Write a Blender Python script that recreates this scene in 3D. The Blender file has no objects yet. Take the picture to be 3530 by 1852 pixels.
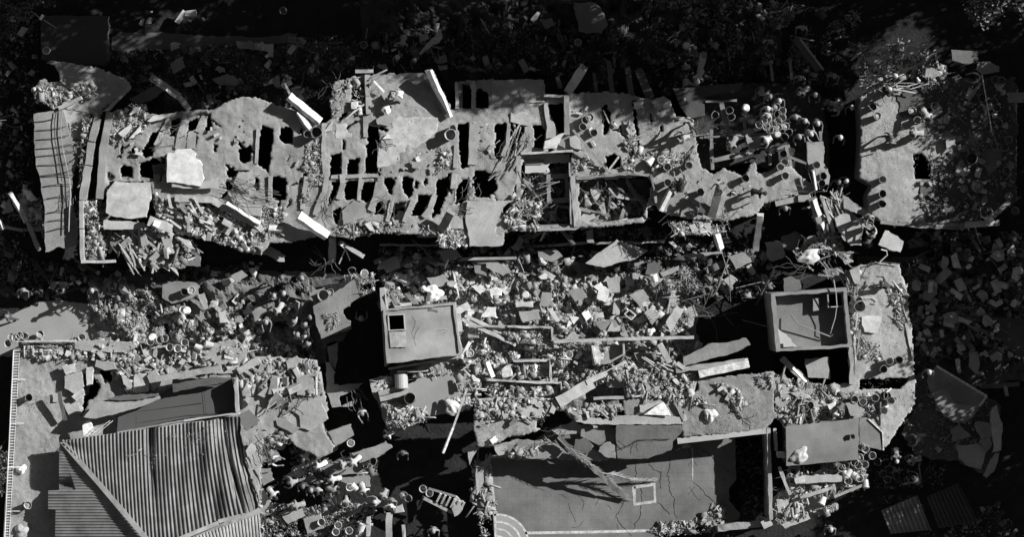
import bpy, bmesh, math, random
import numpy as np
from mathutils import Vector, Matrix
from mathutils.geometry import tessellate_polygon
R = random.Random(11)
NR = np.random.default_rng(5)
scene = bpy.context.scene
COL = scene.collection

# ------------------------------------------------------------------ camera
H, PM = 170.0, 64.0                       # drone height in metres, photo pixels per metre at ground level
cam = bpy.data.cameras.new('camera')
cam.sensor_width = 36; cam.lens = 36 * H / (3530 / PM); cam.clip_end = 500; cam.clip_start = 1
camo = bpy.data.objects.new('camera', cam); camo.location = (0, 0, H); COL.objects.link(camo)
scene.camera = camo
# ------------------------------------------------------------------ light (black and white photograph: neutral light)
EL = math.radians(31); AZ = math.radians(65)
sd = Vector((math.sin(AZ) * math.cos(EL), math.cos(AZ) * math.cos(EL), math.sin(EL)))
sun = bpy.data.lights.new('sun', 'SUN'); sun.energy = 5.0; sun.angle = math.radians(0.5); sun.color = (1, .995, .985)
suno = bpy.data.objects.new('sun', sun); suno.rotation_euler = (-sd).to_track_quat('-Z', 'Y').to_euler(); COL.objects.link(suno)
world = bpy.data.worlds.new('World'); scene.world = world; world.use_nodes = True
wn = world.node_tree; bg = wn.nodes['Background']; bg.inputs['Strength'].default_value = 0.05
sky = wn.nodes.new('ShaderNodeTexSky'); sky.sky_type = 'NISHITA'; sky.sun_disc = False
sky.sun_elevation = EL; sky.sun_rotation = AZ; sky.air_density = 0.6; sky.dust_density = 0.2
bw = wn.nodes.new('ShaderNodeRGBToBW'); wn.links.new(sky.outputs[0], bw.inputs[0]); wn.links.new(bw.outputs[0], bg.inputs['Color'])
scene.view_settings.view_transform = 'Standard'; scene.view_settings.look = 'None'
scene.view_settings.gamma = 1; scene.view_settings.exposure = 0.45
try:
    scene.cycles.max_bounces = 4
except Exception: pass

# ------------------------------------------------------------------ measuring helpers
OX = {'1': 0, '2': 880, '3': 1760, '4': 2630}; OY = {'a': 0, 'b': 600, 'c': 1212}
K = 900 / 1900
def S(t, x, y):
    if t == 's': return x, y
    if t == 'o': return x * 1.3709, y * 1.3709
    return OX[t[1]] + x * K, OY[t[0]] + y * K
def W(u, v, z):
    k = (H - z) / H / PM
    return Vector(((u - 1765) * k, -(v - 926) * k, z))
def pts(s):
    out = []; t = 's'
    for w in s.replace('|', ' ').split():
        if ',' in w:
            a, b = w.split(','); out.append(S(t, float(a), float(b)))
        else: t = w
    return out
def P1(s): return pts(s)[0]

# ------------------------------------------------------------------ materials
MC = {}
def mat(kind, tone):
    key = (kind, round(tone, 3))
    if key in MC: return MC[key]
    #            var  scale bumpscale bumpstr dist rough metallic fine
    spec = {'dust':   (.3, .8, 18, .9, .035, .95, 0, .28),
            'conc':   (.28, .9, 5, .6, .045, .9, 0, .18),
            'smooth': (.12, .6, 9, .25, .012, .8, 0, .10),
            'soil':   (.6, 1.3, 6, .9, .12, 1, 0, .5),
            'stone':  (.34, 2.0, 12, .4, .012, .9, 0, .2),
            'stained': (.42, .42, 9, .3, .015, .85, 0, .22),
            'tiles':  (.42, .42, 9, .3, .015, .85, 0, .22),
            'paint':  (.42, 4.5, 9, .6, .03, .8, 0, .3),
            'metal':  (.42, .9, 8, .1, .01, .6, .1, .1),
            'plastic': (.06, 3, 8, .03, .01, .4, 0, .05),
            'cloth':  (.2, 7, 18, .5, .02, .9, 0, .1),
            'wood':   (.35, 3, 12, .3, .01, .8, 0, .2),
            'leaf':   (.5, 1.2, 8, .1, .01, .6, 0, .3),
            'skin':   (.1, 8, 8, .05, .01, .6, 0, .05)}[kind]
    var, sc, bs, bst, bd, rough, met, fine = spec
    m = bpy.data.materials.new('%s_%03d' % (kind, int(tone * 1000))); m.use_nodes = True
    nt = m.node_tree; N = nt.nodes; L = nt.links; b = N['Principled BSDF']
    g = N.new('ShaderNodeNewGeometry')
    def noise(scale, detail, rough_=.6):
        n = N.new('ShaderNodeTexNoise'); n.inputs['Scale'].default_value = scale
        n.inputs['Detail'].default_value = detail; n.inputs['Roughness'].default_value = rough_
        L.new(g.outputs['Position'], n.inputs['Vector']); return n
    n1 = noise(sc, 8, .65); n2 = noise(22, 3, .7)
    mr = N.new('ShaderNodeMapRange'); mr.inputs['From Min'].default_value = .3; mr.inputs['From Max'].default_value = .7
    mr.inputs['To Min'].default_value = 1 - var; mr.inputs['To Max'].default_value = 1 + var * .8
    L.new(n1.outputs['Fac'], mr.inputs['Value'])
    mr2 = N.new('ShaderNodeMapRange'); mr2.inputs['From Min'].default_value = .3; mr2.inputs['From Max'].default_value = .7
    mr2.inputs['To Min'].default_value = 1 - fine; mr2.inputs['To Max'].default_value = 1 + fine
    L.new(n2.outputs['Fac'], mr2.inputs['Value'])
    oi = N.new('ShaderNodeObjectInfo')
    mr3 = N.new('ShaderNodeMapRange'); mr3.inputs['To Min'].default_value = .92; mr3.inputs['To Max'].default_value = 1.08
    L.new(oi.outputs['Random'], mr3.inputs['Value'])
    cur = None
    for q in (mr, mr2, mr3):
        mu = N.new('ShaderNodeMath'); mu.operation = 'MULTIPLY'
        if cur is None: mu.inputs[0].default_value = tone
        else: L.new(cur.outputs[0], mu.inputs[0])
        L.new(q.outputs[0], mu.inputs[1]); cur = mu
    if kind == 'tiles':
        bt_ = N.new('ShaderNodeTexBrick'); bt_.inputs['Scale'].default_value = 1; bt_.inputs['Brick Width'].default_value = .42; bt_.inputs['Row Height'].default_value = .42; bt_.offset = 0
        bt_.inputs['Mortar Size'].default_value = .012; bt_.inputs['Color1'].default_value = (1, 1, 1, 1); bt_.inputs['Color2'].default_value = (.95, .95, .95, 1); bt_.inputs['Mortar'].default_value = (.84, .84, .84, 1)
        L.new(g.outputs['Position'], bt_.inputs['Vector']); mu = N.new('ShaderNodeMath'); mu.operation = 'MULTIPLY'
        L.new(cur.outputs[0], mu.inputs[0]); L.new(bt_.outputs['Color'], mu.inputs[1]); cur = mu
    cur.use_clamp = True
    L.new(cur.outputs[0], b.inputs['Base Color'])
    b.inputs['Roughness'].default_value = rough; b.inputs['Metallic'].default_value = met
    if kind not in ('leaf', 'skin', 'plastic'):
        n3 = noise(bs, 6, .7); bp = N.new('ShaderNodeBump'); bp.inputs['Strength'].default_value = bst
        bp.inputs['Distance'].default_value = bd
        L.new(n3.outputs['Fac'], bp.inputs['Height']); L.new(bp.outputs['Normal'], b.inputs['Normal'])
    MC[key] = m
    return m

# ------------------------------------------------------------------ object helpers
USED = {}
def tag(o, label=None, cat=None, group=None, kind=None):
    if label: o['label'] = label
    if cat: o['category'] = cat
    if group: o['group'] = group
    if kind: o['kind'] = kind
    return o
def mesh(name, V, F, mats, mi=None, smooth=False):
    me = bpy.data.meshes.new(name); me.from_pydata([tuple(v) for v in V], [], F)
    for m in (mats if isinstance(mats, (list, tuple)) else [mats]): me.materials.append(m)
    if mi: me.polygons.foreach_set('material_index', mi)
    if smooth: me.polygons.foreach_set('use_smooth', [True] * len(me.polygons))
    me.update(); return me
def put(name, V, F, mats, parent=None, mi=None, smooth=False, origin=None):
    if parent is not None: org = parent_world(parent)
    else:
        if origin is None:
            xs = [v[0] for v in V]; ys = [v[1] for v in V]; zs = [v[2] for v in V]
            origin = Vector(((min(xs) + max(xs)) / 2, (min(ys) + max(ys)) / 2, min(zs)))
        org = origin
    me = mesh(name, [Vector(v) - org for v in V], F, mats, mi, smooth)
    o = bpy.data.objects.new(name, me); COL.objects.link(o)
    if parent is not None: o.parent = parent
    else: o.location = org
    return o
def parent_world(p):
    v = Vector((0, 0, 0))
    while p is not None: v += Vector(p.location); p = p.parent
    return v
def empty(name, loc, label, cat, group=None):
    o = bpy.data.objects.new(name, None); o.location = loc; o.empty_display_size = .3; COL.objects.link(o)
    return tag(o, label, cat, group)

def jagged(loop, jag, seg):
    if jag <= 0: return list(loop)
    out = []
    n = len(loop)
    for i in range(n):
        a = Vector(loop[i]); b = Vector(loop[(i + 1) % n]); d = b - a; L_ = d.length
        out.append(a)
        k = int(L_ / seg)
        if k > 0:
            nrm = Vector((-d.y, d.x)) / max(L_, 1e-6)
            w = 0
            for j in range(1, k + 1):
                w = w * .5 + R.uniform(-1, 1) * jag
                w = max(-2 * jag, min(2 * jag, w))
                out.append(a + d * (j / (k + 1)) + nrm * w)
    return out
def slabgeo(loops, z0, th, g=(0, 0), jag=.04, seg=.22, under=.06):
    """loops in photo px; first one outer. returns V,F of a broken plate with thickness."""
    base = [[W(u, v, z0).xy for u, v in lp] for lp in loops]
    cx = sum(p.x for p in base[0]) / len(base[0]); cy = sum(p.y for p in base[0]) / len(base[0])
    J = [jagged(lp, jag, seg) for lp in base]
    V = []; F = []
    L3 = []
    def lift(p, dz=0):
        z = z0 + g[0] * (p.x - cx) + g[1] * (p.y - cy) + dz
        k = (H - z) / (H - z0)
        return Vector((p.x * k, p.y * k, z))
    for lp in J: L3.append([Vector((p.x, p.y, 0)) for p in lp])
    tris = tessellate_polygon(L3)
    flat = [p for lp in J for p in lp]; n = len(flat)
    V = [lift(p) for p in flat]
    Bt = []
    for p in flat:
        q = lift(p, 0); Bt.append(Vector((q.x + R.uniform(-under, under), q.y + R.uniform(-under, under), q.z - th)))
    V += Bt
    for t in tris:
        a, b, c = t
        if (V[b] - V[a]).cross(V[c] - V[a]).z < 0: b, c = c, b
        F.append((a, b, c)); F.append((a + n, c + n, b + n))
    s = 0
    for li, lp in enumerate(J):
        m = len(lp)
        area = sum(lp[i].x * lp[(i + 1) % m].y - lp[(i + 1) % m].x * lp[i].y for i in range(m))
        ccw = (area > 0) == (li == 0)
        for i in range(m):
            a = s + i; b = s + (i + 1) % m
            F.append((a, a + n, b + n, b) if ccw else (a, b, b + n, a + n))
        s += m
    return V, F
def slab(name, poly, z, label=None, cat=None, tone=.34, th=.18, g=(0, 0), holes=(), jag=.035, kind='conc', parent=None, seg=.22, group=None):
    V, F = slabgeo([pts(poly)] + [pts(h) for h in holes], z, th, g, jag, seg)
    o = put(name, V, F, mat(kind, tone), parent)
    return tag(o, label, cat, group)
def boxgeo(a, b, w, h, rollv=None):
    """box whose top centre line runs a->b, width w, height h downwards"""
    d = (b - a); up = Vector((0, 0, 1))
    if abs(d.normalized().z) > .98: up = Vector((0, 1, 0))
    side = d.cross(up).normalized() * (w / 2); upn = side.cross(d).normalized() * h
    if rollv: 
        m = Matrix.Rotation(rollv, 3, d.normalized()); side = m @ side; upn = m @ upn
    V = [];
    for p in (a, b):
        for sgn in (-1, 1):
            V.append(p + side * sgn); V.append(p + side * sgn - upn)
    F = [(0, 4, 6, 2), (1, 3, 7, 5), (0, 1, 5, 4), (2, 6, 7, 3), (0, 2, 3, 1), (4, 5, 7, 6)]
    return V, F
def roughbox(a, b, w, h, rough=.02, segs=None, roll=0):
    d = b - a; n = segs or max(1, int(d.length / .35))
    up = Vector((0, 0, 1)) if abs(d.normalized().z) < .98 else Vector((0, 1, 0))
    side = d.cross(up).normalized(); upn = side.cross(d).normalized()
    if roll:
        m = Matrix.Rotation(roll, 3, d.normalized()); side = m @ side; upn = m @ upn
    V = []; F = []
    for i in range(n + 1):
        c = a + d * (i / n)
        if i in (0, n): c = c + d.normalized() * R.uniform(-rough, rough) * 2
        for sx, sz in ((-1, 0), (1, 0), (1, -1), (-1, -1)):
            V.append(c + side * (sx * w / 2 + R.uniform(-rough, rough)) + upn * (sz * h + R.uniform(-rough, rough) * .7))
    for i in range(n):
        s = i * 4
        for j in range(4):
            k = (j + 1) % 4
            F.append((s + j, s + k, s + 4 + k, s + 4 + j))
    F.append((3, 2, 1, 0)); e = n * 4; F.append((e, e + 1, e + 2, e + 3))
    return V, F
def fixn(o):
    bm = bmesh.new(); bm.from_mesh(o.data); bmesh.ops.recalc_face_normals(bm, faces=bm.faces); bm.to_mesh(o.data); bm.free(); return o
def beam(name, s, z1, z2, wpx, h=.25, tone=.36, label=None, cat=None, kind='conc', parent=None, rough=.02, roll=0, group=None):
    """s: 'tile x,y x,y'; wpx in tile pixels"""
    q = pts(s); n = len(q) - 1; V = []; F = []
    if tone > .55 and roll == 0 and wpx > 14:
        dd = (W(*q[-1], z2) - W(*q[0], z1)).normalized(); sdn = dd.cross(Vector((0, 0, 1))).normalized()
        roll = .55 if sdn.dot(sd) < 0 else -.55
        roll = roll if (Matrix.Rotation(roll, 3, dd) @ sdn.cross(dd)).dot(sd) > sdn.cross(dd).dot(sd) else -roll
    for i in range(n):
        za = z1 + (z2 - z1) * i / n; zb = z1 + (z2 - z1) * (i + 1) / n; o_ = .004 * (i % 2)
        v_, f_ = roughbox(W(*q[i], za + o_), W(*q[i + 1], zb + o_), wpx * K / PM, h, rough, roll=roll)
        F += [tuple(j + len(V) for j in f) for f in f_]; V += v_
    o = put(name, V, F, mat(kind, tone), parent)
    return tag(fixn(o), label, cat, group)
def tubegeo(ps, r, n=6, V=None, F=None):
    V = [] if V is None else V; F = [] if F is None else F
    s0 = len(V)
    for i, p in enumerate(ps):
        t = (ps[min(i + 1, len(ps) - 1)] - ps[max(i - 1, 0)]).normalized()
        a = t.cross(Vector((0, 0, 1)));
        if a.length < .05: a = t.cross(Vector((0, 1, 0)))
        a.normalize(); b = t.cross(a)
        rr = r[i] if isinstance(r, (list, tuple)) else r
        for j in range(n):
            an = 2 * math.pi * j / n; V.append(p + a * (math.cos(an) * rr) + b * (math.sin(an) * rr))
    for i in range(len(ps) - 1):
        for j in range(n):
            k = (j + 1) % n; F.append((s0 + i * n + j, s0 + i * n + k, s0 + (i + 1) * n + k, s0 + (i + 1) * n + j))
    F.append(tuple(s0 + j for j in range(n - 1, -1, -1))); e = s0 + (len(ps) - 1) * n; F.append(tuple(e + j for j in range(n)))
    return V, F
def tube(name, s, zs, r, tone=.5, label=None, cat=None, kind='metal', parent=None, group=None):
    q = pts(s)
    if not isinstance(zs, (list, tuple)): zs = [zs] * len(q)
    if len(zs) == 2 and len(q) > 2: zs = [zs[0] + (zs[1] - zs[0]) * i / (len(q) - 1) for i in range(len(q))]
    V, F = tubegeo([W(u, v, z) for (u, v), z in zip(q, zs)], r)
    return tag(fixn(put(name, V, F, mat(kind, tone), parent)), label, cat, group)
def ribbon(name, s, z, wpx, tone, parent, kind='paint', wob=0):
    q = pts(s); V = []; F = []
    if wob:
        q2 = []
        for i in range(len(q) - 1):
            for j in range(5):
                t = j / 5; q2.append((q[i][0] * (1 - t) + q[i + 1][0] * t + R.uniform(-wob, wob), q[i][1] * (1 - t) + q[i + 1][1] * t + R.uniform(-wob, wob)))
        q = q2 + [q[-1]]
    P = [W(u, v, z) for u, v in q]; w = wpx * K / PM / 2
    for i, p in enumerate(P):
        t = (P[min(i + 1, len(P) - 1)] - P[max(i - 1, 0)]).normalized(); n = Vector((-t.y, t.x, 0))
        ww = w * (R.uniform(.4, 1.3) if wob else 1)
        V += [p + n * ww, p - n * ww]
    for i in range(len(P) - 1): F.append((2 * i, 2 * i + 1, 2 * i + 3, 2 * i + 2))
    return fixn_up(put(name, V, F, mat(kind, tone), parent))
def fixn_up(o):
    bm = bmesh.new(); bm.from_mesh(o.data)
    for f in bm.faces:
        if f.normal.z < 0: f.normal_flip()
    bm.to_mesh(o.data); bm.free(); return o
def walls(name, poly, ztop, zbot, parent, tone=.3, th=.2):
    """perimeter wall below a deck"""
    q = pts(poly); V = []; F = []
    P = [W(u, v, ztop) for u, v in q]
    c = sum(P, Vector()) / len(P); n = len(P)
    area = sum(P[i].x * P[(i + 1) % n].y - P[(i + 1) % n].x * P[i].y for i in range(n)); sg = 1 if area > 0 else -1
    In = []; Ou = []
    for i in range(n):
        t = (P[(i + 1) % n] - P[i - 1]); t.z = 0
        if t.length < 1e-6: t = Vector((1, 0, 0))
        t.normalize(); nr = Vector((-t.y, t.x, 0)) * sg
        Ou.append(P[i] + nr * .08); In.append(P[i] + nr * (.08 + th))
    for i in range(n):
        for p, z in ((Ou[i], ztop), (Ou[i], zbot), (In[i], ztop), (In[i], zbot)): V.append(Vector((p.x, p.y, z)))
    for i in range(n):
        a = 4 * i; b = 4 * ((i + 1) % n)
        F += [(a, a + 1, b + 1, b), (a + 2, b + 2, b + 3, a + 3), (a, b, b + 2, a + 2), (a + 1, a + 3, b + 3, b + 1)]
    return fixn(put(name, V, F, mat('conc', tone), parent))

# ------------------------------------------------------------------ scatter (debris nobody could count)
def inpoly(X, Y, poly):
    ins = np.zeros(len(X), bool); n = len(poly)
    for i in range(n):
        x1, y1 = poly[i]; x2, y2 = poly[(i + 1) % n]
        c = ((y1 > Y) != (y2 > Y)) & (X < (x2 - x1) * (Y - y1) / (y2 - y1 + 1e-9) + x1)
        ins ^= c
    return ins
def sample(polys, n, avoid=()):
    """n random photo px inside polygons (area-weighted)"""
    A = [pts(p) for p in polys]; av = [pts(p) for p in avoid]
    xs = [p[0] for q in A for p in q]; ys = [p[1] for q in A for p in q]
    U = []; Vv = []; tot = 0
    for _ in range(60):
        X = NR.uniform(min(xs), max(xs), n * 2); Y = NR.uniform(min(ys), max(ys), n * 2)
        ok = np.zeros(len(X), bool)
        for q in A: ok |= inpoly(X, Y, q)
        for q in av: ok &= ~inpoly(X, Y, q)
        U.append(X[ok]); Vv.append(Y[ok]); tot += ok.sum()
        if tot >= n: break
    return np.concatenate(U)[:n], np.concatenate(Vv)[:n]
CUBE = np.array([[-1, -1, -1], [1, -1, -1], [1, 1, -1], [-1, 1, -1], [-1, -1, 1], [1, -1, 1], [1, 1, 1], [-1, 1, 1]], float)
CF = np.array([[0, 3, 2, 1], [4, 5, 6, 7], [0, 1, 5, 4], [1, 2, 6, 5], [2, 3, 7, 6], [3, 0, 4, 7]])
def debris(name, label, cat, polys, n, smin, smax, z, tones, zj=.05, avoid=(), clump=0, flat=.3, longp=.16, power=4.5):
    clump = clump or .6; n = int(n * 2.6)
    U, V_ = sample(polys, n * 4, avoid)
    f = 1.6 * vnoise(U, V_, 55, 21) + 1.3 * vnoise(U, V_, 22, 22)
    keep = NR.uniform(-.75, .75, len(U)) < f * clump * 1.6 + .05; U = U[keep][:n]; V_ = V_[keep][:n]
    n = len(U)
    tones = [.29 + (t - .31) * .75 for t in tones] if max(tones) > .3 and not callable(tones) else tones
    r1 = NR.uniform(0, 1, n); big = r1 > (.955 if smax > .12 else 2)
    s = np.where(big, smax * (.35 + 1.0 * NR.uniform(0, 1, n) ** 1.8), smin * .55 + (smax * .36 - smin * .55) * NR.uniform(0, 1, n) ** 2.4)
    sc = np.stack([s * NR.uniform(.6, 1.7, n), s * NR.uniform(.45, 1, n), s * np.where(big, NR.uniform(.08, .35, n), NR.uniform(.2, flat + .35, n))], 1)
    lg = NR.uniform(0, 1, n) < longp
    sc[lg, 0] *= 2.6; sc[lg, 1] *= .35; sc[lg, 2] *= .6
    q = NR.normal(size=(n, 4)) * np.array([1, .3, .3, 1]) * np.where(big[:, None], np.array([1, .45, .45, 1]), 1); q /= np.linalg.norm(q, axis=1)[:, None]
    w, x, y, zz = q.T
    Rm = np.stack([1 - 2 * (y * y + zz * zz), 2 * (x * y - zz * w), 2 * (x * zz + y * w), 2 * (x * y + zz * w), 1 - 2 * (x * x + zz * zz), 2 * (y * zz - x * w), 2 * (x * zz - y * w), 2 * (y * zz + x * w), 1 - 2 * (x * x + y * y)], 1).reshape(n, 3, 3)
    C = CUBE[None] * np.where(NR.uniform(0, 1, (n, 1, 1)) < .3, NR.uniform(.7, 1.15, (n, 8, 3)), NR.uniform(.9, 1.06, (n, 8, 3))) * np.where(NR.uniform(0, 1, (n, 8, 1)) < .12, .6, 1) * .5 * sc[:, None, :]
    C = np.einsum('nij,nkj->nki', Rm, C)
    zc = (z(U, V_) if callable(z) else np.full(n, float(z))) + NR.uniform(0, zj, n) + s * np.where(big, .16, .08)
    k = (H - zc) / H / PM
    C += np.stack([(U - 1765) * k, -(V_ - 926) * k, zc], 1)[:, None, :]
    co = C.reshape(-1, 3)
    org = Vector(co.mean(0)); org.z = 0
    co = co - np.array(org)
    fa = (CF[None] + (np.arange(n) * 8)[:, None, None]).reshape(-1)
    me = bpy.data.meshes.new(name)
    me.vertices.add(n * 8); me.vertices.foreach_set('co', co.ravel())
    me.loops.add(n * 24); me.loops.foreach_set('vertex_index', fa.astype(np.int32))
    me.polygons.add(n * 6); me.polygons.foreach_set('loop_start', (np.arange(n * 6) * 4).astype(np.int32))
    me.polygons.foreach_set('loop_total', np.full(n * 6, 4, np.int32))
    for t in tones: me.materials.append(mat('stone', t))
    me.polygons.foreach_set('material_index', np.repeat(NR.integers(0, len(tones), n), 6).astype(np.int32))
    me.update(calc_edges=True); me.validate()
    o = bpy.data.objects.new(name, me); o.location = org; COL.objects.link(o)
    return tag(o, label, cat, None, 'stuff')

def vnoise(X, Y, sc, seed=0):
    x = X / sc; y = Y / sc; xi = np.floor(x).astype(int); yi = np.floor(y).astype(int); fx = x - xi; fy = y - yi
    fx = fx * fx * (3 - 2 * fx); fy = fy * fy * (3 - 2 * fy)
    def h(a, b):
        n = np.sin(a * 127.1 + b * 311.7 + seed * 74.7) * 43758.5453; return n - np.floor(n)
    return (h(xi, yi) * (1 - fx) + h(xi + 1, yi) * fx) * (1 - fy) + (h(xi, yi + 1) * (1 - fx) + h(xi + 1, yi + 1) * fx) * fy - .5
def gridslab(name, outer, z, th, tone, parent, holes=(), cell=.075, relief=.03, ragged=6, kind='dust', label=None):
    """perforated broken slab on a fine grid with real relief"""
    q = pts(outer); k = (H - z) / H / PM
    us = [p[0] for p in q]; vs = [p[1] for p in q]; st = cell / k
    nx = int((max(us) - min(us) + 30) / st); ny = int((max(vs) - min(vs) + 30) / st)
    U0 = min(us) - 15; V0 = min(vs) - 15
    I, Jj = np.meshgrid(np.arange(nx), np.arange(ny), indexing='ij')
    U = U0 + (I + .5) * st; V_ = V0 + (Jj + .5) * st
    Uw = (U + ragged * (vnoise(U, V_, 14, 1) + .6 * vnoise(U, V_, 6, 2))).ravel(); Vw = (V_ + ragged * (vnoise(U, V_, 14, 3) + .6 * vnoise(U, V_, 6, 4))).ravel()
    m = inpoly(Uw, Vw, q)
    for h in holes: m &= ~inpoly(Uw, Vw, pts(h))
    m = m.reshape(nx, ny)
    VI, VJ = np.meshgrid(np.arange(nx + 1), np.arange(ny + 1), indexing='ij')
    P = np.stack([U0 + VI * st, V0 + VJ * st], -1).astype(float)
    # boundary vertices: smooth away the steps
    pad = np.zeros((nx + 2, ny + 2), bool); pad[1:-1, 1:-1] = m
    cnt = pad[:-1, :-1].astype(int) + pad[1:, :-1] + pad[:-1, 1:] + pad[1:, 1:]
    hb = pad[:-1, 1:-1] != pad[1:, 1:-1]      # vertical edges (i, j)-(i, j+1): shape nx+1, ny
    vb = pad[1:-1, :-1] != pad[1:-1, 1:]      # horizontal edges (i, j)-(i+1, j): nx, ny+1
    for it_ in range(1):
        acc = np.zeros_like(P); c = np.zeros((nx + 1, ny + 1))
        acc[:, :-1][hb] += P[:, 1:][hb]; c[:, :-1][hb] += 1
        acc[:, 1:][hb] += P[:, :-1][hb]; c[:, 1:][hb] += 1
        acc[:-1][vb] += P[1:][vb]; c[:-1][vb] += 1
        acc[1:][vb] += P[:-1][vb]; c[1:][vb] += 1
        b = c > 0
        w_ = .42 if it_ == 0 else .3
        P[b] = (1 - w_) * P[b] + w_ * acc[b] / c[b][:, None]
    P[b] += NR.uniform(-1.3, 1.3, P[b].shape)
    Z = z + .1 * vnoise(P[..., 0], P[..., 1], 170, 9) + relief * 1.3 * (vnoise(P[..., 0], P[..., 1], 60, 5) * 1.2 + vnoise(P[..., 0], P[..., 1], 19, 6) + .7 * vnoise(P[..., 0], P[..., 1], 8, 7)) - np.where(cnt < 4, relief * .5, 0)
    kk = (H - Z) / H / PM
    X3 = np.stack([(P[..., 0] - 1765) * kk, -(P[..., 1] - 926) * kk, Z], -1)
    used = cnt > 0; vid = -np.ones((nx + 1, ny + 1), int); vid[used] = np.arange(used.sum())
    top = X3[used]; n = len(top)
    bot = top.copy(); bot[:, 2] = z - th; bot[:, :2] += NR.uniform(-.03, .03, (n, 2))
    a, b = np.nonzero(m)
    q0 = np.stack([vid[a, b], vid[a, b + 1], vid[a + 1, b + 1], vid[a + 1, b]], 1)      # V grows downwards in the photo: this order faces up
    faces = [q0, q0[:, ::-1] + n]
    i, j = np.nonzero(hb)
    s_ = vid[i, j]; e_ = vid[i, j + 1]; right = pad[1:, 1:-1][i, j]
    f = np.stack([s_, e_, e_ + n, s_ + n], 1); f[right] = f[right][:, ::-1]; faces.append(f)
    i, j = np.nonzero(vb); s_ = vid[i, j]; e_ = vid[i + 1, j]; low = pad[1:-1, 1:][i, j]
    f = np.stack([s_, e_, e_ + n, s_ + n], 1); f[~low] = f[~low][:, ::-1]; faces.append(f)
    Fa = np.concatenate(faces); co = np.concatenate([top, bot]) - np.array(parent_world(parent))
    me = bpy.data.meshes.new(name); me.vertices.add(len(co)); me.vertices.foreach_set('co', co.ravel())
    me.loops.add(Fa.size); me.loops.foreach_set('vertex_index', Fa.ravel().astype(np.int32))
    me.polygons.add(len(Fa)); me.polygons.foreach_set('loop_start', (np.arange(len(Fa)) * 4).astype(np.int32)); me.polygons.foreach_set('loop_total', np.full(len(Fa), 4, np.int32))
    me.materials.append(mat(kind, tone)); me.update(calc_edges=True)
    o = bpy.data.objects.new(name, me); COL.objects.link(o); o.parent = parent
    return tag(o, label)

# chunk prototypes (individual pieces)
def hull(kind):
    bm = bmesh.new()
    if kind == 'plate':
        n = R.randint(4, 6); a0 = R.uniform(0, 6); q = []
        for i in range(n):
            a = a0 + 2 * math.pi * (i + R.uniform(-.3, .3)) / n; r = R.uniform(.38, .56)
            q.append((math.cos(a) * r, math.sin(a) * r * R.uniform(.6, 1)))
        for x, y in q:
            bm.verts.new((x, y, .11)); bm.verts.new((x * R.uniform(.85, 1.12), y * R.uniform(.85, 1.12), -.11))
    elif kind == 'block':
        for x in (-.5, .5):
            for y in (-.3, .3):
                for z in (-.22, .22): bm.verts.new((x * R.uniform(.8, 1.05), y * R.uniform(.7, 1.1), z * R.uniform(.8, 1.1)))
    else:
        for i in range(12):
            v = Vector((R.gauss(0, 1), R.gauss(0, 1), R.gauss(0, 1))).normalized() * R.uniform(.35, .5); v.z *= .7; bm.verts.new(v)
    bmesh.ops.convex_hull(bm, input=bm.verts)
    bmesh.ops.delete(bm, geom=[v for v in bm.verts if not v.link_faces], context='VERTS')
    bmesh.ops.dissolve_limit(bm, angle_limit=.12, verts=bm.verts, edges=bm.edges)
    bmesh.ops.recalc_face_normals(bm, faces=bm.faces)
    me = bpy.data.meshes.new('chunk'); bm.to_mesh(me); bm.free(); me.materials.append(mat('stone', .35)); return me
CH = {k: [hull(k) for _ in range(9)] for k in ('plate', 'block', 'lump')}
def place_chunk(u, v, z, size, tone, label, group, kinds=('plate', 'block', 'block'), tilt=.35, name='concrete_chunk', cat='rubble chunk'):
    me = R.choice(CH[R.choice(kinds)])
    o = bpy.data.objects.new(name, me); COL.objects.link(o)
    o.location = W(u, v, z + size * .12)
    o.scale = (size * R.uniform(.8, 1.25), size * R.uniform(.7, 1), size * R.uniform(.6, .9))
    o.rotation_euler = (R.uniform(-tilt, tilt), R.uniform(-tilt, tilt), R.uniform(0, 6.28))
    o.material_slots[0].link = 'OBJECT'; o.material_slots[0].material = mat('stone', tone)
    return tag(o, label, cat, group)
def chunks(polys, n, smin, smax, z, tones, label, group, avoid=(), kinds=('plate', 'block', 'plate', 'block', 'lump'), zj=.15, power=1.6, tilt=.35):
    U, V_ = sample(polys, n, avoid)
    for u, v in zip(U, V_):
        zz = float(z(u, v)) if callable(z) else z
        place_chunk(u, v, zz + R.uniform(0, zj), smin + (smax - smin) * R.random() ** power, R.choice(tones), label, group, kinds, tilt)

# ------------------------------------------------------------------ buckets
def bucket_mesh():
    n = 20; V = []; F = []
    prof = [(.0, 0), (.135, 0), (.15, .12), (.166, .27), (.172, .33), (.185, .335), (.187, .365), (.176, .37), (.166, .34), (.15, .2), (.13, .025), (0, .025)]
    for r, z in prof[1:-1]:
        for j in range(n):
            a = 2 * math.pi * j / n; V.append((r * math.cos(a), r * math.sin(a), z))
    m = len(prof) - 2
    for i in range(m - 1):
        for j in range(n):
            k = (j + 1) % n; F.append((i * n + j, i * n + k, (i + 1) * n + k, (i + 1) * n + j))
    F.append(tuple(range(n - 1, -1, -1))); F.append(tuple((m - 1) * n + j for j in range(n)))
    return mesh('bucket', V, F, mat('plastic', .7), smooth=False)
def handle_mesh():
    P = [Vector((.19 * math.cos(a), .04 + .11 * math.sin(a), .34 + .07 * math.sin(a))) for a in [math.pi * i / 10 for i in range(11)]]
    V, F = tubegeo(P, .008, 4); return mesh('handle', V, F, mat('metal', .4))
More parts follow.
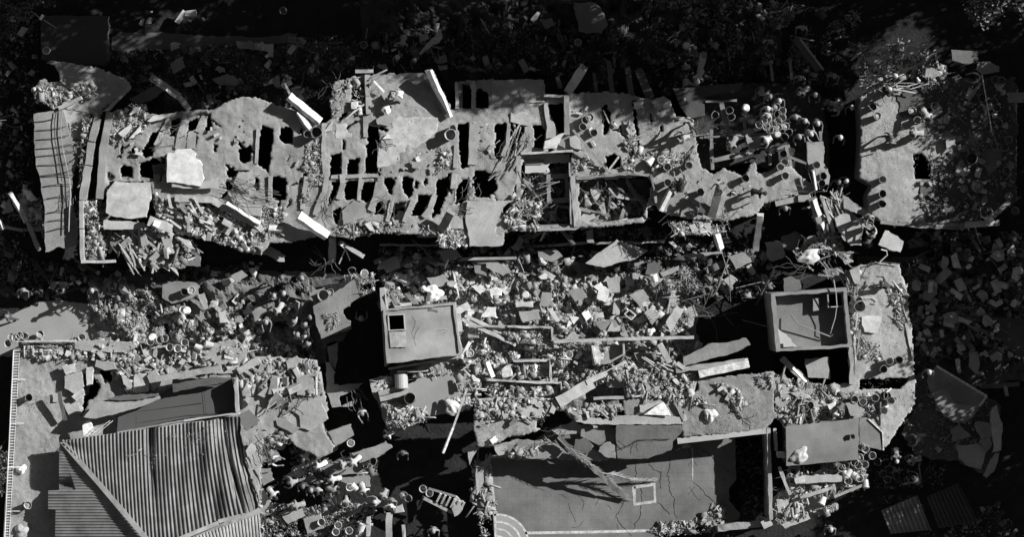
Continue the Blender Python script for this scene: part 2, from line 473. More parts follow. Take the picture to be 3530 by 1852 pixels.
def fill_mesh():
    V = [(0, 0, .32)]; F = []
    for r, z in ((.08, .31), (.158, .27)):
        for j in range(14):
            a = 2 * math.pi * j / 14; V.append((r * math.cos(a), r * math.sin(a), z + R.uniform(-.02, .02)))
    for j in range(14):
        k = (j + 1) % 14; F.append((0, 1 + j, 1 + k)); F.append((1 + j, 15 + j, 15 + k, 1 + k))
    return mesh('rubble_filling', V, F, mat('stone', .4))
BM_, HM_, FM_ = bucket_mesh(), handle_mesh(), fill_mesh()
def buckets(s, z, label, group, tones=(.55, .7, .8), scale=1.12, lie=.12, full=.2):
    t = 'a1'
    for w in s.split():
        if ',' not in w: t = w; continue
        c = w.split(','); u, v = S(t, float(c[0]), float(c[1])); fl = c[2] if len(c) > 2 else ''
        o = bpy.data.objects.new('bucket', BM_); COL.objects.link(o)
        sc = scale * (1.5 if 'B' in fl else 1)
        tone = R.choice(tones)
        if 'd' in fl: tone = .12
        tone *= .8
        if 'w' in fl: tone = .8
        o.location = W(u, v, z + (.17 if 'L' in fl else 0)); o.scale = (sc, sc, sc)
        rz = R.uniform(0, 6.28)
        if 'L' in fl: o.rotation_euler = (math.radians(84), 0, rz)
        elif 'D' in fl: o.rotation_euler = (math.pi, 0, rz); o.location.z += .37 * sc
        else: o.rotation_euler = (R.uniform(-.12, .12), R.uniform(-.12, .12), rz)
        o.material_slots[0].link = 'OBJECT'; o.material_slots[0].material = mat('plastic', tone)
        tag(o, label, 'bucket', group)
        h = bpy.data.objects.new('handle', HM_); h.parent = o; COL.objects.link(h)
        if R.random() < full and 'L' not in fl and 'D' not in fl:
            f = bpy.data.objects.new('rubble_filling', FM_); f.parent = o; COL.objects.link(f)

# ------------------------------------------------------------------ people
def person_proto(pose):
    """joints in metres, facing +Y, feet near z=0"""
    J = {}; E = []
    def j(n, p, r, par=None):
        J[n] = (Vector(p), r)
        if par: E.append((par, n))
    lean = {'stand': .12, 'reach': .3, 'bend': 1.15, 'walk': .15, 'crouch': .7, 'sit': .25}[pose]
    hipz = {'stand': .92, 'reach': .9, 'bend': .84, 'walk': .9, 'crouch': .42, 'sit': .5}[pose]
    s, c = math.sin(lean), math.cos(lean)
    hip = Vector((0, -.05 if pose == 'bend' else 0, hipz))
    def T(x, a): return hip + Vector((x, s * a, c * a))
    j('pelvis', hip, .135); j('waist', T(0, .18), .13, 'pelvis'); j('chest', T(0, .38), .15, 'waist'); j('neck', T(0, .53), .062, 'chest')
    hd = Vector((0, math.sin(lean * .7), math.cos(lean * .7)))
    nk = T(0, .53); j('jaw', nk + hd * .08, .072, 'neck'); j('skull', nk + hd * .19 + Vector((0, .015, 0)), .098, 'jaw')
    j('nose', nk + hd * .13 + Vector((0, .105, -.02)), .014, 'jaw')
    for sx, nm in ((-1, 'l'), (1, 'r')):
        j('clav' + nm, T(sx * .11, .47), .085, 'chest'); j('sh' + nm, T(sx * .2, .45), .068, 'clav' + nm)
        sh = J['sh' + nm][0]
        if pose == 'stand': e = sh + Vector((sx * .1, .06, -.26)); h = e + Vector((-sx * .02, .2, -.12))
        elif pose == 'reach': e = sh + Vector((sx * .06, .22, -.14)); h = e + Vector((-sx * .06, .24, -.03))
        elif pose == 'bend': e = sh + Vector((sx * .08, .06, -.26)); h = e + Vector((-sx * .06, .1, -.22))
        elif pose == 'walk': e = sh + Vector((sx * .07, sx * .12, -.25)); h = e + Vector((0, sx * .12 + .08, -.2))
        elif pose == 'crouch': e = sh + Vector((sx * .12, .18, -.16)); h = e + Vector((-sx * .08, .18, -.14))
        else: e = sh + Vector((sx * .08, .1, -.24)); h = e + Vector((-sx * .05, .22, -.06))
        j('el' + nm, e, .046, 'sh' + nm); j('wr' + nm, h, .031, 'el' + nm)
        d = (h - e).normalized(); palm = h + d * .075; j('pa' + nm, palm, .036, 'wr' + nm)
        sd_ = d.cross(Vector((0, 0, 1))).normalized() if abs(d.z) < .95 else Vector((1, 0, 0))
        for q, (off, ln) in enumerate(((-.03, .062), (-.01, .075), (.011, .07), (.031, .055))):
            a = palm + sd_ * off + d * .035; b = a + d * ln * .5 + Vector((0, 0, -.008)); c2 = b + d * ln * .4 + Vector((0, 0, -.025))
            j('fa%d' % q + nm, a, .009, 'pa' + nm); j('fb%d' % q + nm, b, .0085, 'fa%d' % q + nm); j('fc%d' % q + nm, c2, .008, 'fb%d' % q + nm)
        th = h + d * .03 - sd_ * sx * .03; j('ta' + nm, th, .01, 'wr' + nm); j('tb' + nm, th - sd_ * sx * .025 + d * .035, .009, 'ta' + nm)
        hp = hip + Vector((sx * .1, 0, -.03)); j('hp' + nm, hp, .098, 'pelvis')
        if pose in ('stand', 'reach', 'bend'):
            k = Vector((sx * .14, .05, .5 * hipz)); a = Vector((sx * .16, -.04 if sx > 0 else .08, .08))
        elif pose == 'walk':
            k = Vector((sx * .1, sx * .2 + .05, .5)); a = Vector((sx * .1, sx * .3 - .05, .09))
        elif pose == 'crouch':
            k = Vector((sx * .2, .36, .5)); a = Vector((sx * .16, .1, .08))
        else:
            k = Vector((sx * .14, .42, .52)); a = Vector((sx * .14, .5, .08))
        j('kn' + nm, k, .066, 'hp' + nm); j('an' + nm, a, .043, 'kn' + nm)
        j('toe' + nm, a + Vector((sx * .02, .17, -.04)), .036, 'an' + nm)
    names = list(J); ix = {n: i for i, n in enumerate(names)}
    me = bpy.data.meshes.new('person_body'); me.from_pydata([J[n][0] for n in names], [(ix[a], ix[b]) for a, b in E], [])
    o = bpy.data.objects.new('tmp', me); COL.objects.link(o)
    sk = o.modifiers.new('s', 'SKIN'); sk.use_smooth_shade = True
    for i, n in enumerate(names):
        me.skin_vertices[0].data[i].radius = (J[n][1], J[n][1] * (.78 if n in ('chest', 'waist', 'pelvis') else 1))
    me.skin_vertices[0].data[0].use_root = True
    o.modifiers.new('b', 'SUBSURF').levels = 1
    dg = bpy.context.evaluated_depsgraph_get(); nm_ = bpy.data.meshes.new_from_object(o.evaluated_get(dg))
    bpy.data.objects.remove(o)
    # regions: 0 shirt 1 trousers 2 skin 3 boots
    def reg(a, b):
        if b.startswith(('hp', 'kn')): return 1
        if b.startswith('an'): return 1
        if b.startswith('toe'): return 3
        if b.startswith(('neck', 'jaw', 'skull', 'nose', 'wr', 'pa', 'fa', 'fb', 'fc', 'ta', 'tb')): return 2
        return 0
    segs = [(J[a][0], J[b][0], reg(a, b), J[b][1]) for a, b in E]
    mi = []
    for p in nm_.polygons:
        best = 9; m = 0
        for a, b, r_, rad in segs:
            d = b - a; t = max(0, min(1, (p.center - a).dot(d) / max(d.length_squared, 1e-9)))
            q = (p.center - a - d * t).length - rad
            if q < best: best = q; m = r_
        if m == 0 and p.center.z < hipz - .02: m = 1
        mi.append(m)
    nm_.materials.clear()
    for t in (mat('cloth', .3), mat('cloth', .07), mat('skin', .2), mat('cloth', .04)): nm_.materials.append(t)
    nm_.polygons.foreach_set('material_index', mi); nm_.polygons.foreach_set('use_smooth', [True] * len(nm_.polygons)); nm_.update()
    return nm_, J['skull'][0], hd
def helmet_mesh():
    V = []; F = []; n = 16
    rings = [(.148, -.01), (.17, -.015), (.172, .0), (.142, .01), (.14, .05), (.12, .1), (.08, .135), (.03, .15)]
    for i, (r, z) in enumerate(rings):
        for j in range(n):
            a = 2 * math.pi * j / n; br = 1.12 if (i in (1, 2) and math.sin(a) > .5) else 1
            V.append((r * math.cos(a) * .8, r * math.sin(a) * br * .88, z * .9))
    for i in range(len(rings) - 1):
        for j in range(n):
            k = (j + 1) % n; F.append((i * n + j, i * n + k, (i + 1) * n + k, (i + 1) * n + j))
    F.append(tuple((len(rings) - 1) * n + j for j in range(n)))
    return mesh('helmet', V, F, mat('plastic', .85), smooth=True)
def hair_mesh():
    V = []; F = []; n = 14
    rings = [(.09, -.05), (.108, 0), (.108, .04), (.085, .09), (.04, .115)]
    for r, z in rings:
        for j in range(n):
            a = 2 * math.pi * j / n; V.append((r * math.cos(a) + R.uniform(-.004, .004), r * math.sin(a) - .01, z + (.03 if math.sin(a) > .3 and z < 0 else 0)))
    for i in range(len(rings) - 1):
        for j in range(n):
            k = (j + 1) % n; F.append((i * n + j, i * n + k, (i + 1) * n + k, (i + 1) * n + j))
    F.append(tuple((len(rings) - 1) * n + j for j in range(n)))
    return mesh('hair', V, F, mat('cloth', .03), smooth=True)
PROTO = {p: person_proto(p) for p in ('stand', 'reach', 'bend', 'walk', 'crouch', 'sit')}
HEL, HAIR = helmet_mesh(), hair_mesh()
def person(s, z, pose, face, label, helmet=.85, shirt=.3, trousers=.07):
    """s: position of the head in the photo; face: degrees, 0 = towards top of the photo, 90 = left"""
    u, v = P1(s); me, sk, hd = PROTO[pose]
    rz = math.radians(face); M = Matrix.Rotation(rz, 3, 'Z')
    hp = W(u, v, z + sk.z); off = M @ Vector((sk.x, sk.y, 0))
    o = bpy.data.objects.new('person', me); COL.objects.link(o)
    o.location = (hp.x - off.x, hp.y - off.y, z); o.rotation_euler = (0, 0, rz)
    for i, (k, t) in enumerate((('cloth', shirt), ('cloth', trousers))):
        o.material_slots[i].link = 'OBJECT'; o.material_slots[i].material = mat(k, t)
    tag(o, label, 'person')
    hm = HEL if helmet else HAIR
    h = bpy.data.objects.new('helmet' if helmet else 'hair', hm); COL.objects.link(h); h.parent = o
    h.location = sk + hd * .02; h.rotation_euler = (-math.asin(max(-1, min(1, hd.y))), 0, 0)
    if helmet:
        h.material_slots[0].link = 'OBJECT'; h.material_slots[0].material = mat('cloth', round(helmet * .56, 2)); h.scale = (.92, .96, .92)
    return o

# ------------------------------------------------------------------ trees
def crown_mesh(seed, r, n, leaf=.22, flat=.75):
    rg = np.random.default_rng(seed)
    nb = 46; cs = rg.normal(size=(nb, 3)); cs /= np.linalg.norm(cs, axis=1)[:, None]; cs *= (rg.uniform(.25, 1, nb) ** .5 * r * .85)[:, None]; cs[:, 2] *= flat
    rad = rg.uniform(.14, .3, nb) * r
    b = rg.integers(0, nb, n); d = rg.normal(size=(n, 3)); d /= np.linalg.norm(d, axis=1)[:, None]
    P = cs[b] + d * (rad[b] * rg.uniform(.5, 1.15, n))[:, None]
    A = rg.normal(size=(n, 3)); A /= np.linalg.norm(A, axis=1)[:, None]; B = np.cross(A, rg.normal(size=(n, 3))); B /= np.linalg.norm(B, axis=1)[:, None]
    l = leaf * rg.uniform(.6, 1.3, n)[:, None]
    Q = np.stack([P - A * l * .6, P + B * l * .32, P + A * l * .6, P - B * l * .32], 1).reshape(-1, 3)
    me = bpy.data.meshes.new('crown'); me.vertices.add(4 * n); me.vertices.foreach_set('co', Q.ravel())
    me.loops.add(4 * n); me.loops.foreach_set('vertex_index', np.arange(4 * n, dtype=np.int32))
    me.polygons.add(n); me.polygons.foreach_set('loop_start', (np.arange(n) * 4).astype(np.int32)); me.polygons.foreach_set('loop_total', np.full(n, 4, np.int32))
    for t in (.05, .09, .15): me.materials.append(mat('leaf', t))
    me.polygons.foreach_set('material_index', rg.choice(3, n, p=[.5, .35, .15]).astype(np.int32)); me.update(calc_edges=True)
    return me, cs
CROWNS = [crown_mesh(s, 3.4, 9000) for s in (1, 2, 3)]
def trunk_mesh(cs, h, seed):
    V = []; F = []
    tubegeo([Vector((0, 0, 0)), Vector((.08, .05, h * .4)), Vector((.02, -.05, h * .75)), Vector((0, 0, h + .5))], [.26, .2, .16, .06], 8, V, F)
    for c in cs[::4]:
        e = Vector(c) + Vector((0, 0, h)); tubegeo([Vector((.02, -.05, h * .7)), Vector((e.x * .5, e.y * .5, h * .85 + e.z * .12)), e], [.1, .07, .02], 5, V, F)
    return mesh('trunk', V, F, mat('wood', .12))
TR = {}
def tree(u, v, h, sc, label, k=0, rot=0, grp='trees along the edges of the site'):
    w = W(u, v, h); o = empty('broadleaf_tree', (w.x, w.y, 0), label, 'tree', grp)
    me, cs = CROWNS[k]
    c = bpy.data.objects.new('crown', me); COL.objects.link(c); c.parent = o; c.location = (0, 0, h); c.scale = (sc, sc, sc * .85); c.rotation_euler = (0, 0, rot)
    if (k, h) not in TR: TR[(k, h)] = trunk_mesh(cs, h, k)
    t = bpy.data.objects.new('trunk', TR[(k, h)]); COL.objects.link(t); t.parent = o; t.rotation_euler = (0, 0, rot)
    return o

# ------------------------------------------------------------------ sheets, trays, rooms
def corr(name, c4, zs, waves, amp, nv, tone, parent=None, label=None, cat=None, buckle=0, along=0, group=None, trap=True, sag=0):
    """c4: four corners (tl,tr,br,bl) in px string; ribs run from the top edge to the bottom edge"""
    q = pts(c4); C = [W(u, v, z) for (u, v), z in zip(q, zs)]
    nu = waves * 6; V = []; F = []
    for i in range(nu + 1):
        s = i / nu
        ph = (s * waves) % 1
        if trap: hgt = amp * (1 if ph < .38 else (1 - (ph - .38) / .14 if ph < .52 else (0 if ph < .86 else (ph - .86) / .14)))
        else: hgt = amp * .5 * (1 - math.cos(2 * math.pi * ph))
        for j in range(nv + 1):
            t = j / nv
            p = C[0] * (1 - s) * (1 - t) + C[1] * s * (1 - t) + C[2] * s * t + C[3] * (1 - s) * t
            bz = 0
            if buckle:
                bz = buckle * (math.sin(s * 9 + t * 2.3) * math.sin(t * 5 + s * 4) + .5 * math.sin(s * 23 + t * 5) * (1 - t) * 1.2)
            bz -= sag * math.sin(math.pi * s) * math.sin(math.pi * t)
            V.append(Vector((p.x + bz * .5, p.y, p.z + hgt + bz)))
    for i in range(nu):
        for j in range(nv):
            a = i * (nv + 1) + j; F.append((a, a + 1, a + nv + 2, a + nv + 1))
    o = put(name, V, F, mat('metal', tone), parent)
    fixn_up(o)
    sm = o.modifiers.new('thickness', 'SOLIDIFY'); sm.thickness = .012
    return tag(o, label, cat, group)
def scale_poly(q, f):
    cx = sum(p[0] for p in q) / len(q); cy = sum(p[1] for p in q) / len(q)
    out = []
    for x, y in q:
        d = math.hypot(x - cx, y - cy); k = max(0.05, (d - f) / d); out.append((cx + (x - cx) * k, cy + (y - cy) * k))
    return out
def rimmed(name, poly, ztop, rim, depth, zbot, parent, tone=.34, tone2=None, names=('parapet', 'roof_floor'), hole=None, jag=.028):
    """a box with an upstanding rim round a sunk floor; rim width in px"""
    q = pts(poly); qi = scale_poly(q, rim * 1.3)
    V, F = slabgeo([q, qi], ztop, ztop - zbot, (0, 0), jag, .3, .01)
    a = put(names[0], V, F, mat('conc', tone), parent)
    lo = [scale_poly(q, rim * 1.0)]
    if hole: lo.append(pts(hole))
    V, F = slabgeo(lo, ztop - depth, .15, (0, 0), 0, .3, 0)
    b = put(names[1], V, F, mat('stained', tone2 or tone), parent)
    return a, b

# ================================================================== THE SETTING
def sheet(name, poly, z, kind, tone, label=None, st='structure'):
    q = [W(u, v, z) for u, v in pts(poly)]
    return tag(fixn_up(put(name, q, [tuple(range(len(q)))], mat(kind, tone))), label, None, None, st)
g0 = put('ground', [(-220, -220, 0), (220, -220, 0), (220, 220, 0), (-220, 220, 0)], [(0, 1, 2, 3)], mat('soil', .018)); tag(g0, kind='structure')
V, F = slabgeo([pts('b1 -60,1100 100,1020 300,930 480,930 640,950 800,980 860,1040 900,1120 860,1230 500,1330 -60,1330')], .02, .016, (0, 0), .05)
tag(put('road', V, F, mat('smooth', .30)), kind='structure')
V, F = slabgeo([pts('a1 815,270 880,232 1222,240 1560,262 1900,270 | a2 300,240 | a2 300,300 | a1 1560,345 1230,355 900,375 815,360')], .05, .03, (0, 0), .03)
tag(put('path', V, F, mat('smooth', .13)), kind='structure')
# low mounds of earth and crushed concrete between the buildings
def mound_h(u, v):
    u = np.asarray(u, float); v = np.asarray(v, float)
    return .42 + .28 * np.sin(u / 61 + 1.2 * np.sin(v / 47)) * np.sin(v / 38 + .7) + .75 * vnoise(u, v, 34, 31) + .3 * vnoise(u, v, 13, 32)
def mound(name, u0, v0, u1, v1, tone, edge=70):
    nu, nv = int((u1 - u0) / 9), int((v1 - v0) / 9); V = []; F = []
    for j in range(nv + 1):
        for i in range(nu + 1):
            u = u0 + (u1 - u0) * i / nu; v = v0 + (v1 - v0) * j / nv
            e = min(1, min(u - u0, u1 - u, v - v0, v1 - v) / edge)
            z = float(mound_h(u, v)) * e + R.uniform(-.02, .03) - .03 * (1 - e) - .01
            V.append(W(u, v, z))
    for j in range(nv):
        for i in range(nu):
            a = j * (nu + 1) + i; F.append((a, a + nu + 1, a + nu + 2, a + 1))
    return tag(put(name, V, F, mat('dust', tone)), kind='structure')
mound('rubble_mound', 1340, 880, 2420, 1420, .23)
mound('rubble_mound', 300, 930, 1130, 1260, .14)
mound('earth_bank', 2950, 880, 3620, 1330, .08)
mound('earth_bank', 1240, -60, 2700, 330, .045)
mound('earth_bank', 560, 150, 1300, 400, .05)

# ================================================================== NORTH BUILDING
D = 3.0
nb = empty('collapsed_building', W(1500, 600, 0), 'long collapsed building across the upper middle, its dusty roof slab full of dark rib holes', 'building')
OUT_N = ('a1 790,830 870,790 960,835 1060,820 1180,840 1290,815 1370,805 1560,800 1640,740 1760,700 1900,720 | a2 150,760 300,800 440,890 500,900 560,860 545,760 570,600 700,560 '
         '800,545 850,545 990,535 1290,530 1340,600 1430,800 1470,790 1475,590 1590,585 1725,580 1850,580 | a3 0,580 240,580 250,690 390,690 430,680 700,665 880,690 960,710 1060,730 1160,740 '
         '1200,850 1290,850 1330,880 1340,960 1360,1110 1400,1230 1470,1270 1560,1220 1700,1290 1750,1190 1780,1180 1800,1270 1900,1240 | a4 100,1200 200,1210 300,1300 | b4 350,60 400,120 250,150 100,190 0,220 | '
         'b3 1800,290 1600,340 1300,330 1150,290 1085,270 1050,220 1000,240 990,350 700,385 520,380 480,400 150,412 0,425 | b2 1815,430 1800,520 1560,525 1530,520 1340,530 1320,440 1150,440 900,430 700,470 560,450 '
         '480,450 300,490 100,500 | b1 1900,590 1750,560 1650,500 1620,470 1400,460 1270,430 1250,330 1130,310 1110,190 1090,60 1000,55 800,60 770,120 740,200 740,0 | a1 760,1200 780,1000')
HOLES_N = ['a1 1245,865 1320,850 1290,940 1270,1005 1235,990', 'a1 1375,890 1450,845 1440,930 1350,980', 'a1 1505,845 1530,820 1545,935 1490,960',
 'a1 1105,965 1152,955 1125,1050 1115,1130 1045,1150 1042,1090', 'a1 872,1222 900,1202 965,1225 960,1300 880,1300', 'a1 1020,1190 1120,1150 1205,1150 1200,1210 1180,1320 1020,1315',
 'a1 785,1240 830,1280 820,1320 775,1320', 'a1 1728,1090 1830,1062 1838,1100 1815,1180 1750,1180', 'a1 1640,1250 1700,1210 1720,1300 1660,1290',
 'a2 50,920 130,930 128,1010 105,1180 100,1260 10,1190 22,1050', 'a2 180,930 240,912 275,960 270,1050 200,1040 172,1000', 'a2 235,1145 250,1140 245,1170 225,1180',
 'a2 110,1285 225,1285 228,1340 | b2 222,195 112,180 ', 'a2 345,1255 372,1255 370,1290 345,1290',
 'a2 545,1125 625,1115 625,1285 542,1292', 'a2 672,1170 755,1150 750,1275 667,1280', 'a2 808,1120 812,1000 815,910 890,920 905,1000 895,1100 888,1265 797,1265',
 'b2 560,55 618,50 600,130 545,225 520,235 550,140', 'b2 655,52 745,48 750,175 665,190 642,130', 'b2 785,52 880,60 860,150 805,215 762,180 775,120',
 'b2 932,32 985,22 1015,60 990,155 960,120 932,60', 'b2 1062,22 1138,22 1150,140 1115,178 1078,130', 'b2 880,205 925,200 940,285 862,298', 'b2 565,260 625,240 600,370 570,360',
 'b2 1000,215 1095,205 1065,335 975,345', 'b2 1190,155 1280,155 1225,295 1125,310', 'b2 1325,40 1395,30 1400,140 1340,290 1285,325',
 'b2 1475,70 1550,20 1560,120 1520,200 1455,225', 'a2 1470,905 1560,890 1555,1225 1495,1228 1480,1000', 'a2 1745,905 1828,885 1820,1000 1772,1155 1740,1150',
 'a2 1855,900 1895,885 | a3 20,895 | a2 1900,1110 1850,1110', 'a2 1490,600 1570,600 1578,785 1484,785', 'a2 1610,640 1695,675 1695,790 1606,792',
 'a3 40,905 80,905 100,940 30,1100 15,1120', 'a3 275,760 390,745 390,955 345,972 318,900 290,850', 'a3 165,905 215,905 260,960 250,1070 172,1075',
 'a3 670,785 690,760 730,810 720,900 705,980 682,980 665,880', 'a3 692,1140 750,1112 800,1150 795,1220 712,1240 697,1210', 'a3 885,725 905,720 925,900 945,1080 925,1070 895,880',
 'a2 1595,1240 1680,1250 | b2 1750,20 1760,120 1700,175 1600,170 1590,60',
 'a3 100,1125 445,1110 | b3 435,0 435,380 0,400 | b2 1840,410 1800,250 1860,180 | a3 60,1290', 'a3 510,1310 995,1285 | b3 1030,60 1000,210 960,320 620,370 515,330 490,160',
 'a2 708,590 745,570 790,620 795,820 760,810 700,760']
CR = random.Random(77)
def crack_poly(u, v, a, n, w):
    L1 = []; L2 = []
    for k in range(n):
        ww = w * CR.uniform(.5, 1.2) * (1 if 0 < k < n - 1 else .3)
        L1.append((u - math.sin(a) * ww, v + math.cos(a) * ww)); L2.append((u + math.sin(a) * ww, v - math.cos(a) * ww))
        a += CR.gauss(0, .45); l = CR.uniform(10, 20); u += l * math.cos(a); v += l * math.sin(a)
    return 's ' + ' '.join('%.1f,%.1f' % p for p in L1 + L2[::-1])
CRACKS = [crack_poly(CR.uniform(420, 2300), CR.uniform(390, 780), CR.choice((1.5, 1.7, .1, 2.9, 1.2)), CR.randint(4, 9), CR.uniform(3.6, 5.6)) for _ in range(40)]
SLOTS = ['a1 880,1060 900,1060 885,1150 868,1140', 'a1 960,1060 985,1070 975,1130 955,1120', 'a1 1410,990 1440,1000 1420,1070 1395,1060', 'a1 1560,1040 1580,1050 1570,1110 1550,1100', 'a2 330,930 350,925 345,985 330,980', 'a2 410,1050 425,1060 420,1120 405,1110',
         'a2 640,1010 655,1015 650,1100 636,1100', 'a2 1010,1100 1030,1100 1024,1190 1006,1180', 'a2 1395,1100 1412,1110 1400,1200 1385,1190', 'a3 480,1010 500,1020 520,1100 500,1090', 'a3 1010,820 1025,830 1040,900 1020,890', 'a3 800,900 815,910 812,990 798,980', 'b2 1160,40 1185,60 1175,110 1155,100', 'b2 1230,20 1250,40 1240,90 1222,80',
         'b1 1640,60 1680,50 1700,100 1650,120', 'b1 1850,20 1890,40 1880,120 1845,100', 'b2 250,180 270,190 240,250 225,240', 'a3 1080,910 1100,905 1110,960 1090,960', 'b3 1160,60 1180,70 1170,120 1150,110', 'b3 1600,120 1640,130 1630,160 1590,150']
gridslab('roof_slab', OUT_N, D, .22, .325, nb, HOLES_N + CRACKS + SLOTS, relief=.035)
walls('wall', OUT_N, D - .2, 0, nb, .25)
# west part
gridslab('roof_slab', 'a1 225,660 290,590 340,570 350,600 440,590 430,540 400,480 345,460 330,440 380,440 560,470 700,490 860,550 900,560 960,640 900,700 860,700 800,750 745,800 640,830 560,810 450,790 370,790 330,735 250,710', D - .25, .25, .36, nb)
slab('roof_slab', 'a1 455,790 560,800 690,810 740,800 720,870 690,830 650,830 640,950 600,1030 560,1010 520,1000 490,880', D - .3, tone=.36, kind='dust', parent=nb)
slab('roof_slab', 'a1 245,830 330,815 455,795 480,870 520,1000 600,1030 560,1200 510,1320 | b1 525,40 520,200 560,330 570,430 555,520 480,540 420,530 330,570 325,430 325,240 290,20 | a1 260,1180 248,1000', D - .1, tone=.26, g=(-.06, 0), kind='dust', parent=nb, label='hanging west slab crossed by rows of exposed reinforcing bars')
for i, (a, b, c, d) in enumerate([(250, 888, 400, 860), (262, 950, 480, 920), (262, 1018, 500, 985), (256, 1085, 520, 1050), (262, 1140, 560, 1095), (270, 1205, 530, 1180), (290, 1280, 520, 1240)]):
    tube('reinforcing_bar', 'a1 %d,%d %d,%d %d,%d' % (a, b, (a + c) / 2, (b + d) / 2 + 6, c, d), D + .03, .022, .05, parent=nb)
for (a, b, c, d) in [(300, 20, 540, 10), (310, 92, 530, 75), (335, 180, 520, 165), (340, 285, 510, 270), (345, 345, 545, 330), (340, 420, 545, 380)]:
    tube('reinforcing_bar', 'b1 %d,%d %d,%d %d,%d' % (a, b, (a + c) / 2, (b + d) / 2 - 8, c, d), D + .03, .022, .05, parent=nb)
tube('reinforcing_bar', 'a1 410,810 395,900 400,1020 430,1180 450,1320 | b1 470,60 480,190', D + .05, .025, .05, parent=nb)
tube('reinforcing_bar', 'a1 450,800 440,960 460,1100 | b1 505,40 510,160 520,260 500,420', D + .05, .025, .3, parent=nb)
# the two long beams in the west
beam('beam', 'a1 712,860 665,1030 | b1 640,-60', D + .25, D + .25, 48, .5, .33, parent=nb, kind='dust', rough=.03)
beam('beam', 'b1 640,-55 600,190', D + .25, D + .2, 52, .5, .33, parent=nb, kind='dust', rough=.03)
beam('beam', 'a1 800,815 750,1080 | b1 725,180', D + .22, D + .22, 52, .3, .29, parent=nb, kind='dust')
beam('beam', 'b1 590,190 592,400 598,625', D + .5, D + .45, 26, .6, .38, parent=nb)
beam('beam', 'b1 592,638 700,640 835,636', D + .5, D + .4, 20, .6, .42, parent=nb)
slab('roof_slab', 'b1 600,190 690,180 740,200 745,330 770,420 800,500 760,620 615,625', D - .5, tone=.22, kind='dust', parent=nb)
slab('roof_slab', 'b1 780,420 1250,400 1300,440 1460,560 1460,670 1300,690 1100,680 960,560 850,520 790,480', D - .7, tone=.2, kind='dust', parent=nb, jag=.08)
# ribs and edge beams standing a little proud of the slab
for s, w, h in [('a1 1225,860 1180,960 1130,1050', 26, .12), ('a1 1345,860 1310,960 1290,1080', 34, .12), ('a1 1480,850 1440,960', 34, .1), ('a1 1400,960 1390,1080', 60, .05),
                ('a2 815,545 818,700 822,830', 30, .3), ('a2 800,840 805,1000 785,1110 780,1270', 28, .14), ('a2 650,1160 645,1290', 30, .1), ('a2 500,900 495,1100 510,1300', 26, .15), ('b2 520,0 500,130 430,300', 34, .16),
                ('b2 630,0 640,70 600,190', 34, .16), ('b2 765,20 750,190', 24, .14), ('b2 900,60 880,170 835,270', 44, .18), ('b2 1000,190 960,340', 30, .14), ('b2 1150,190 1080,350', 30, .16),
                ('b2 1310,150 1270,250 1220,320', 36, .16), ('b2 1450,0 1440,110 1380,230 1340,300', 40, .2), ('b2 545,20 900,10', 26, .12), ('a2 1460,1050 1455,1220', 30, .14), ('a2 1590,900 1580,1200', 60, .08),
                ('a2 1845,900 1835,1050 1800,1140', 26, .2), ('a2 1465,590 1470,790', 24, .1), ('a2 1590,590 1592,790', 22, .1), ('b2 370,20 340,260', 30, .16), ('b2 110,20 105,190', 26, .14), ('a2 20,940 5,1190', 20, .12)]:
    beam('beam', s.split()[0] + ' ' + ' '.join(s.split()[1:3]), D + h, D + h, w, h + .2, .35, parent=nb, kind='dust', rough=.025)
    if len(s.split()) == 4: beam('beam', s.split()[0] + ' ' + ' '.join(s.split()[2:4]), D + h - .01, D + h - .02, w, h + .2, .35, parent=nb, kind='dust', rough=.025)
beam('beam', 'a2 725,518 855,516', D + .2, D + .2, 26, .4, .38, parent=nb)
# walls of the upper storey still standing at the middle
beam('wall', 'a3 408,690 412,980', D + .5, D + .45, 36, .6, .26, parent=nb)
beam('wall', 'a3 245,695 385,700', D + .3, D + .3, 18, .5, .36, parent=nb)
slab('wall', 'a3 245,750 268,745 285,870 320,900 345,980 320,1000 260,1010 262,900', D + .15, tone=.36, parent=nb, th=.4)
beam('wall', 'a3 70,1118 450,1098', D + .35, D + .4, 16, .5, .45, parent=nb)
beam('wall', 'a3 55,1130 60,1290 | b3 55,170', D + .3, D - .3, 30, .5, .4, parent=nb)
beam('wall', 'b3 450,10 470,260 480,385', D + .3, D + .1, 34, .6, .36, parent=nb, rough=.03)
beam('wall', 'a3 430,1180 435,1320 | b3 440,370', D + .25, D + .2, 12, 1.2, .33, parent=nb)
beam('wall', 'a3 480,1300 850,1265 1000,1270', D + .3, D + .3, 20, .8, .2, parent=nb, rough=.05)
beam('wall', 'a3 1015,1270 1045,1350 | b3 1060,210', D + .3, D + .25, 22, .8, .24, parent=nb, rough=.05)
beam('wall', 'b3 140,412 480,398', D + .15, D + .15, 14, .6, .3, parent=nb)
beam('ledge', 'b3 0,535 300,520 560,500', .9, .9, 18, .5, .3, parent=nb)
beam('ledge', 'b3 600,505 900,495', 1.2, 1.2, 16, .5, .3, parent=nb)
beam('ledge', 'b2 1180,455 1320,450', 2.0, 2.0, 18, .6, .3, parent=nb)
beam('ledge', 'b2 900,515 1330,520', 1.8, 1.8, 12, .6, .22, parent=nb)
slab('wall_plaster', 'a3 100,1130 430,1115 435,1180 290,1185 245,1255 105,1260', D - .5, tone=.42, th=.6, parent=nb, kind='smooth', g=(0, -.12))
slab('wall_plaster', 'a3 115,1162 245,1160 240,1195 112,1198', D - .42, tone=.2, th=.03, jag=.005, parent=nb, kind='smooth', g=(0, -.12))
slab('bathroom_floor', 'b3 0,160 250,200 430,210 430,380 0,400 | b2 1850,400 1830,250', 1.5, tone=.16, kind='dust', parent=nb)
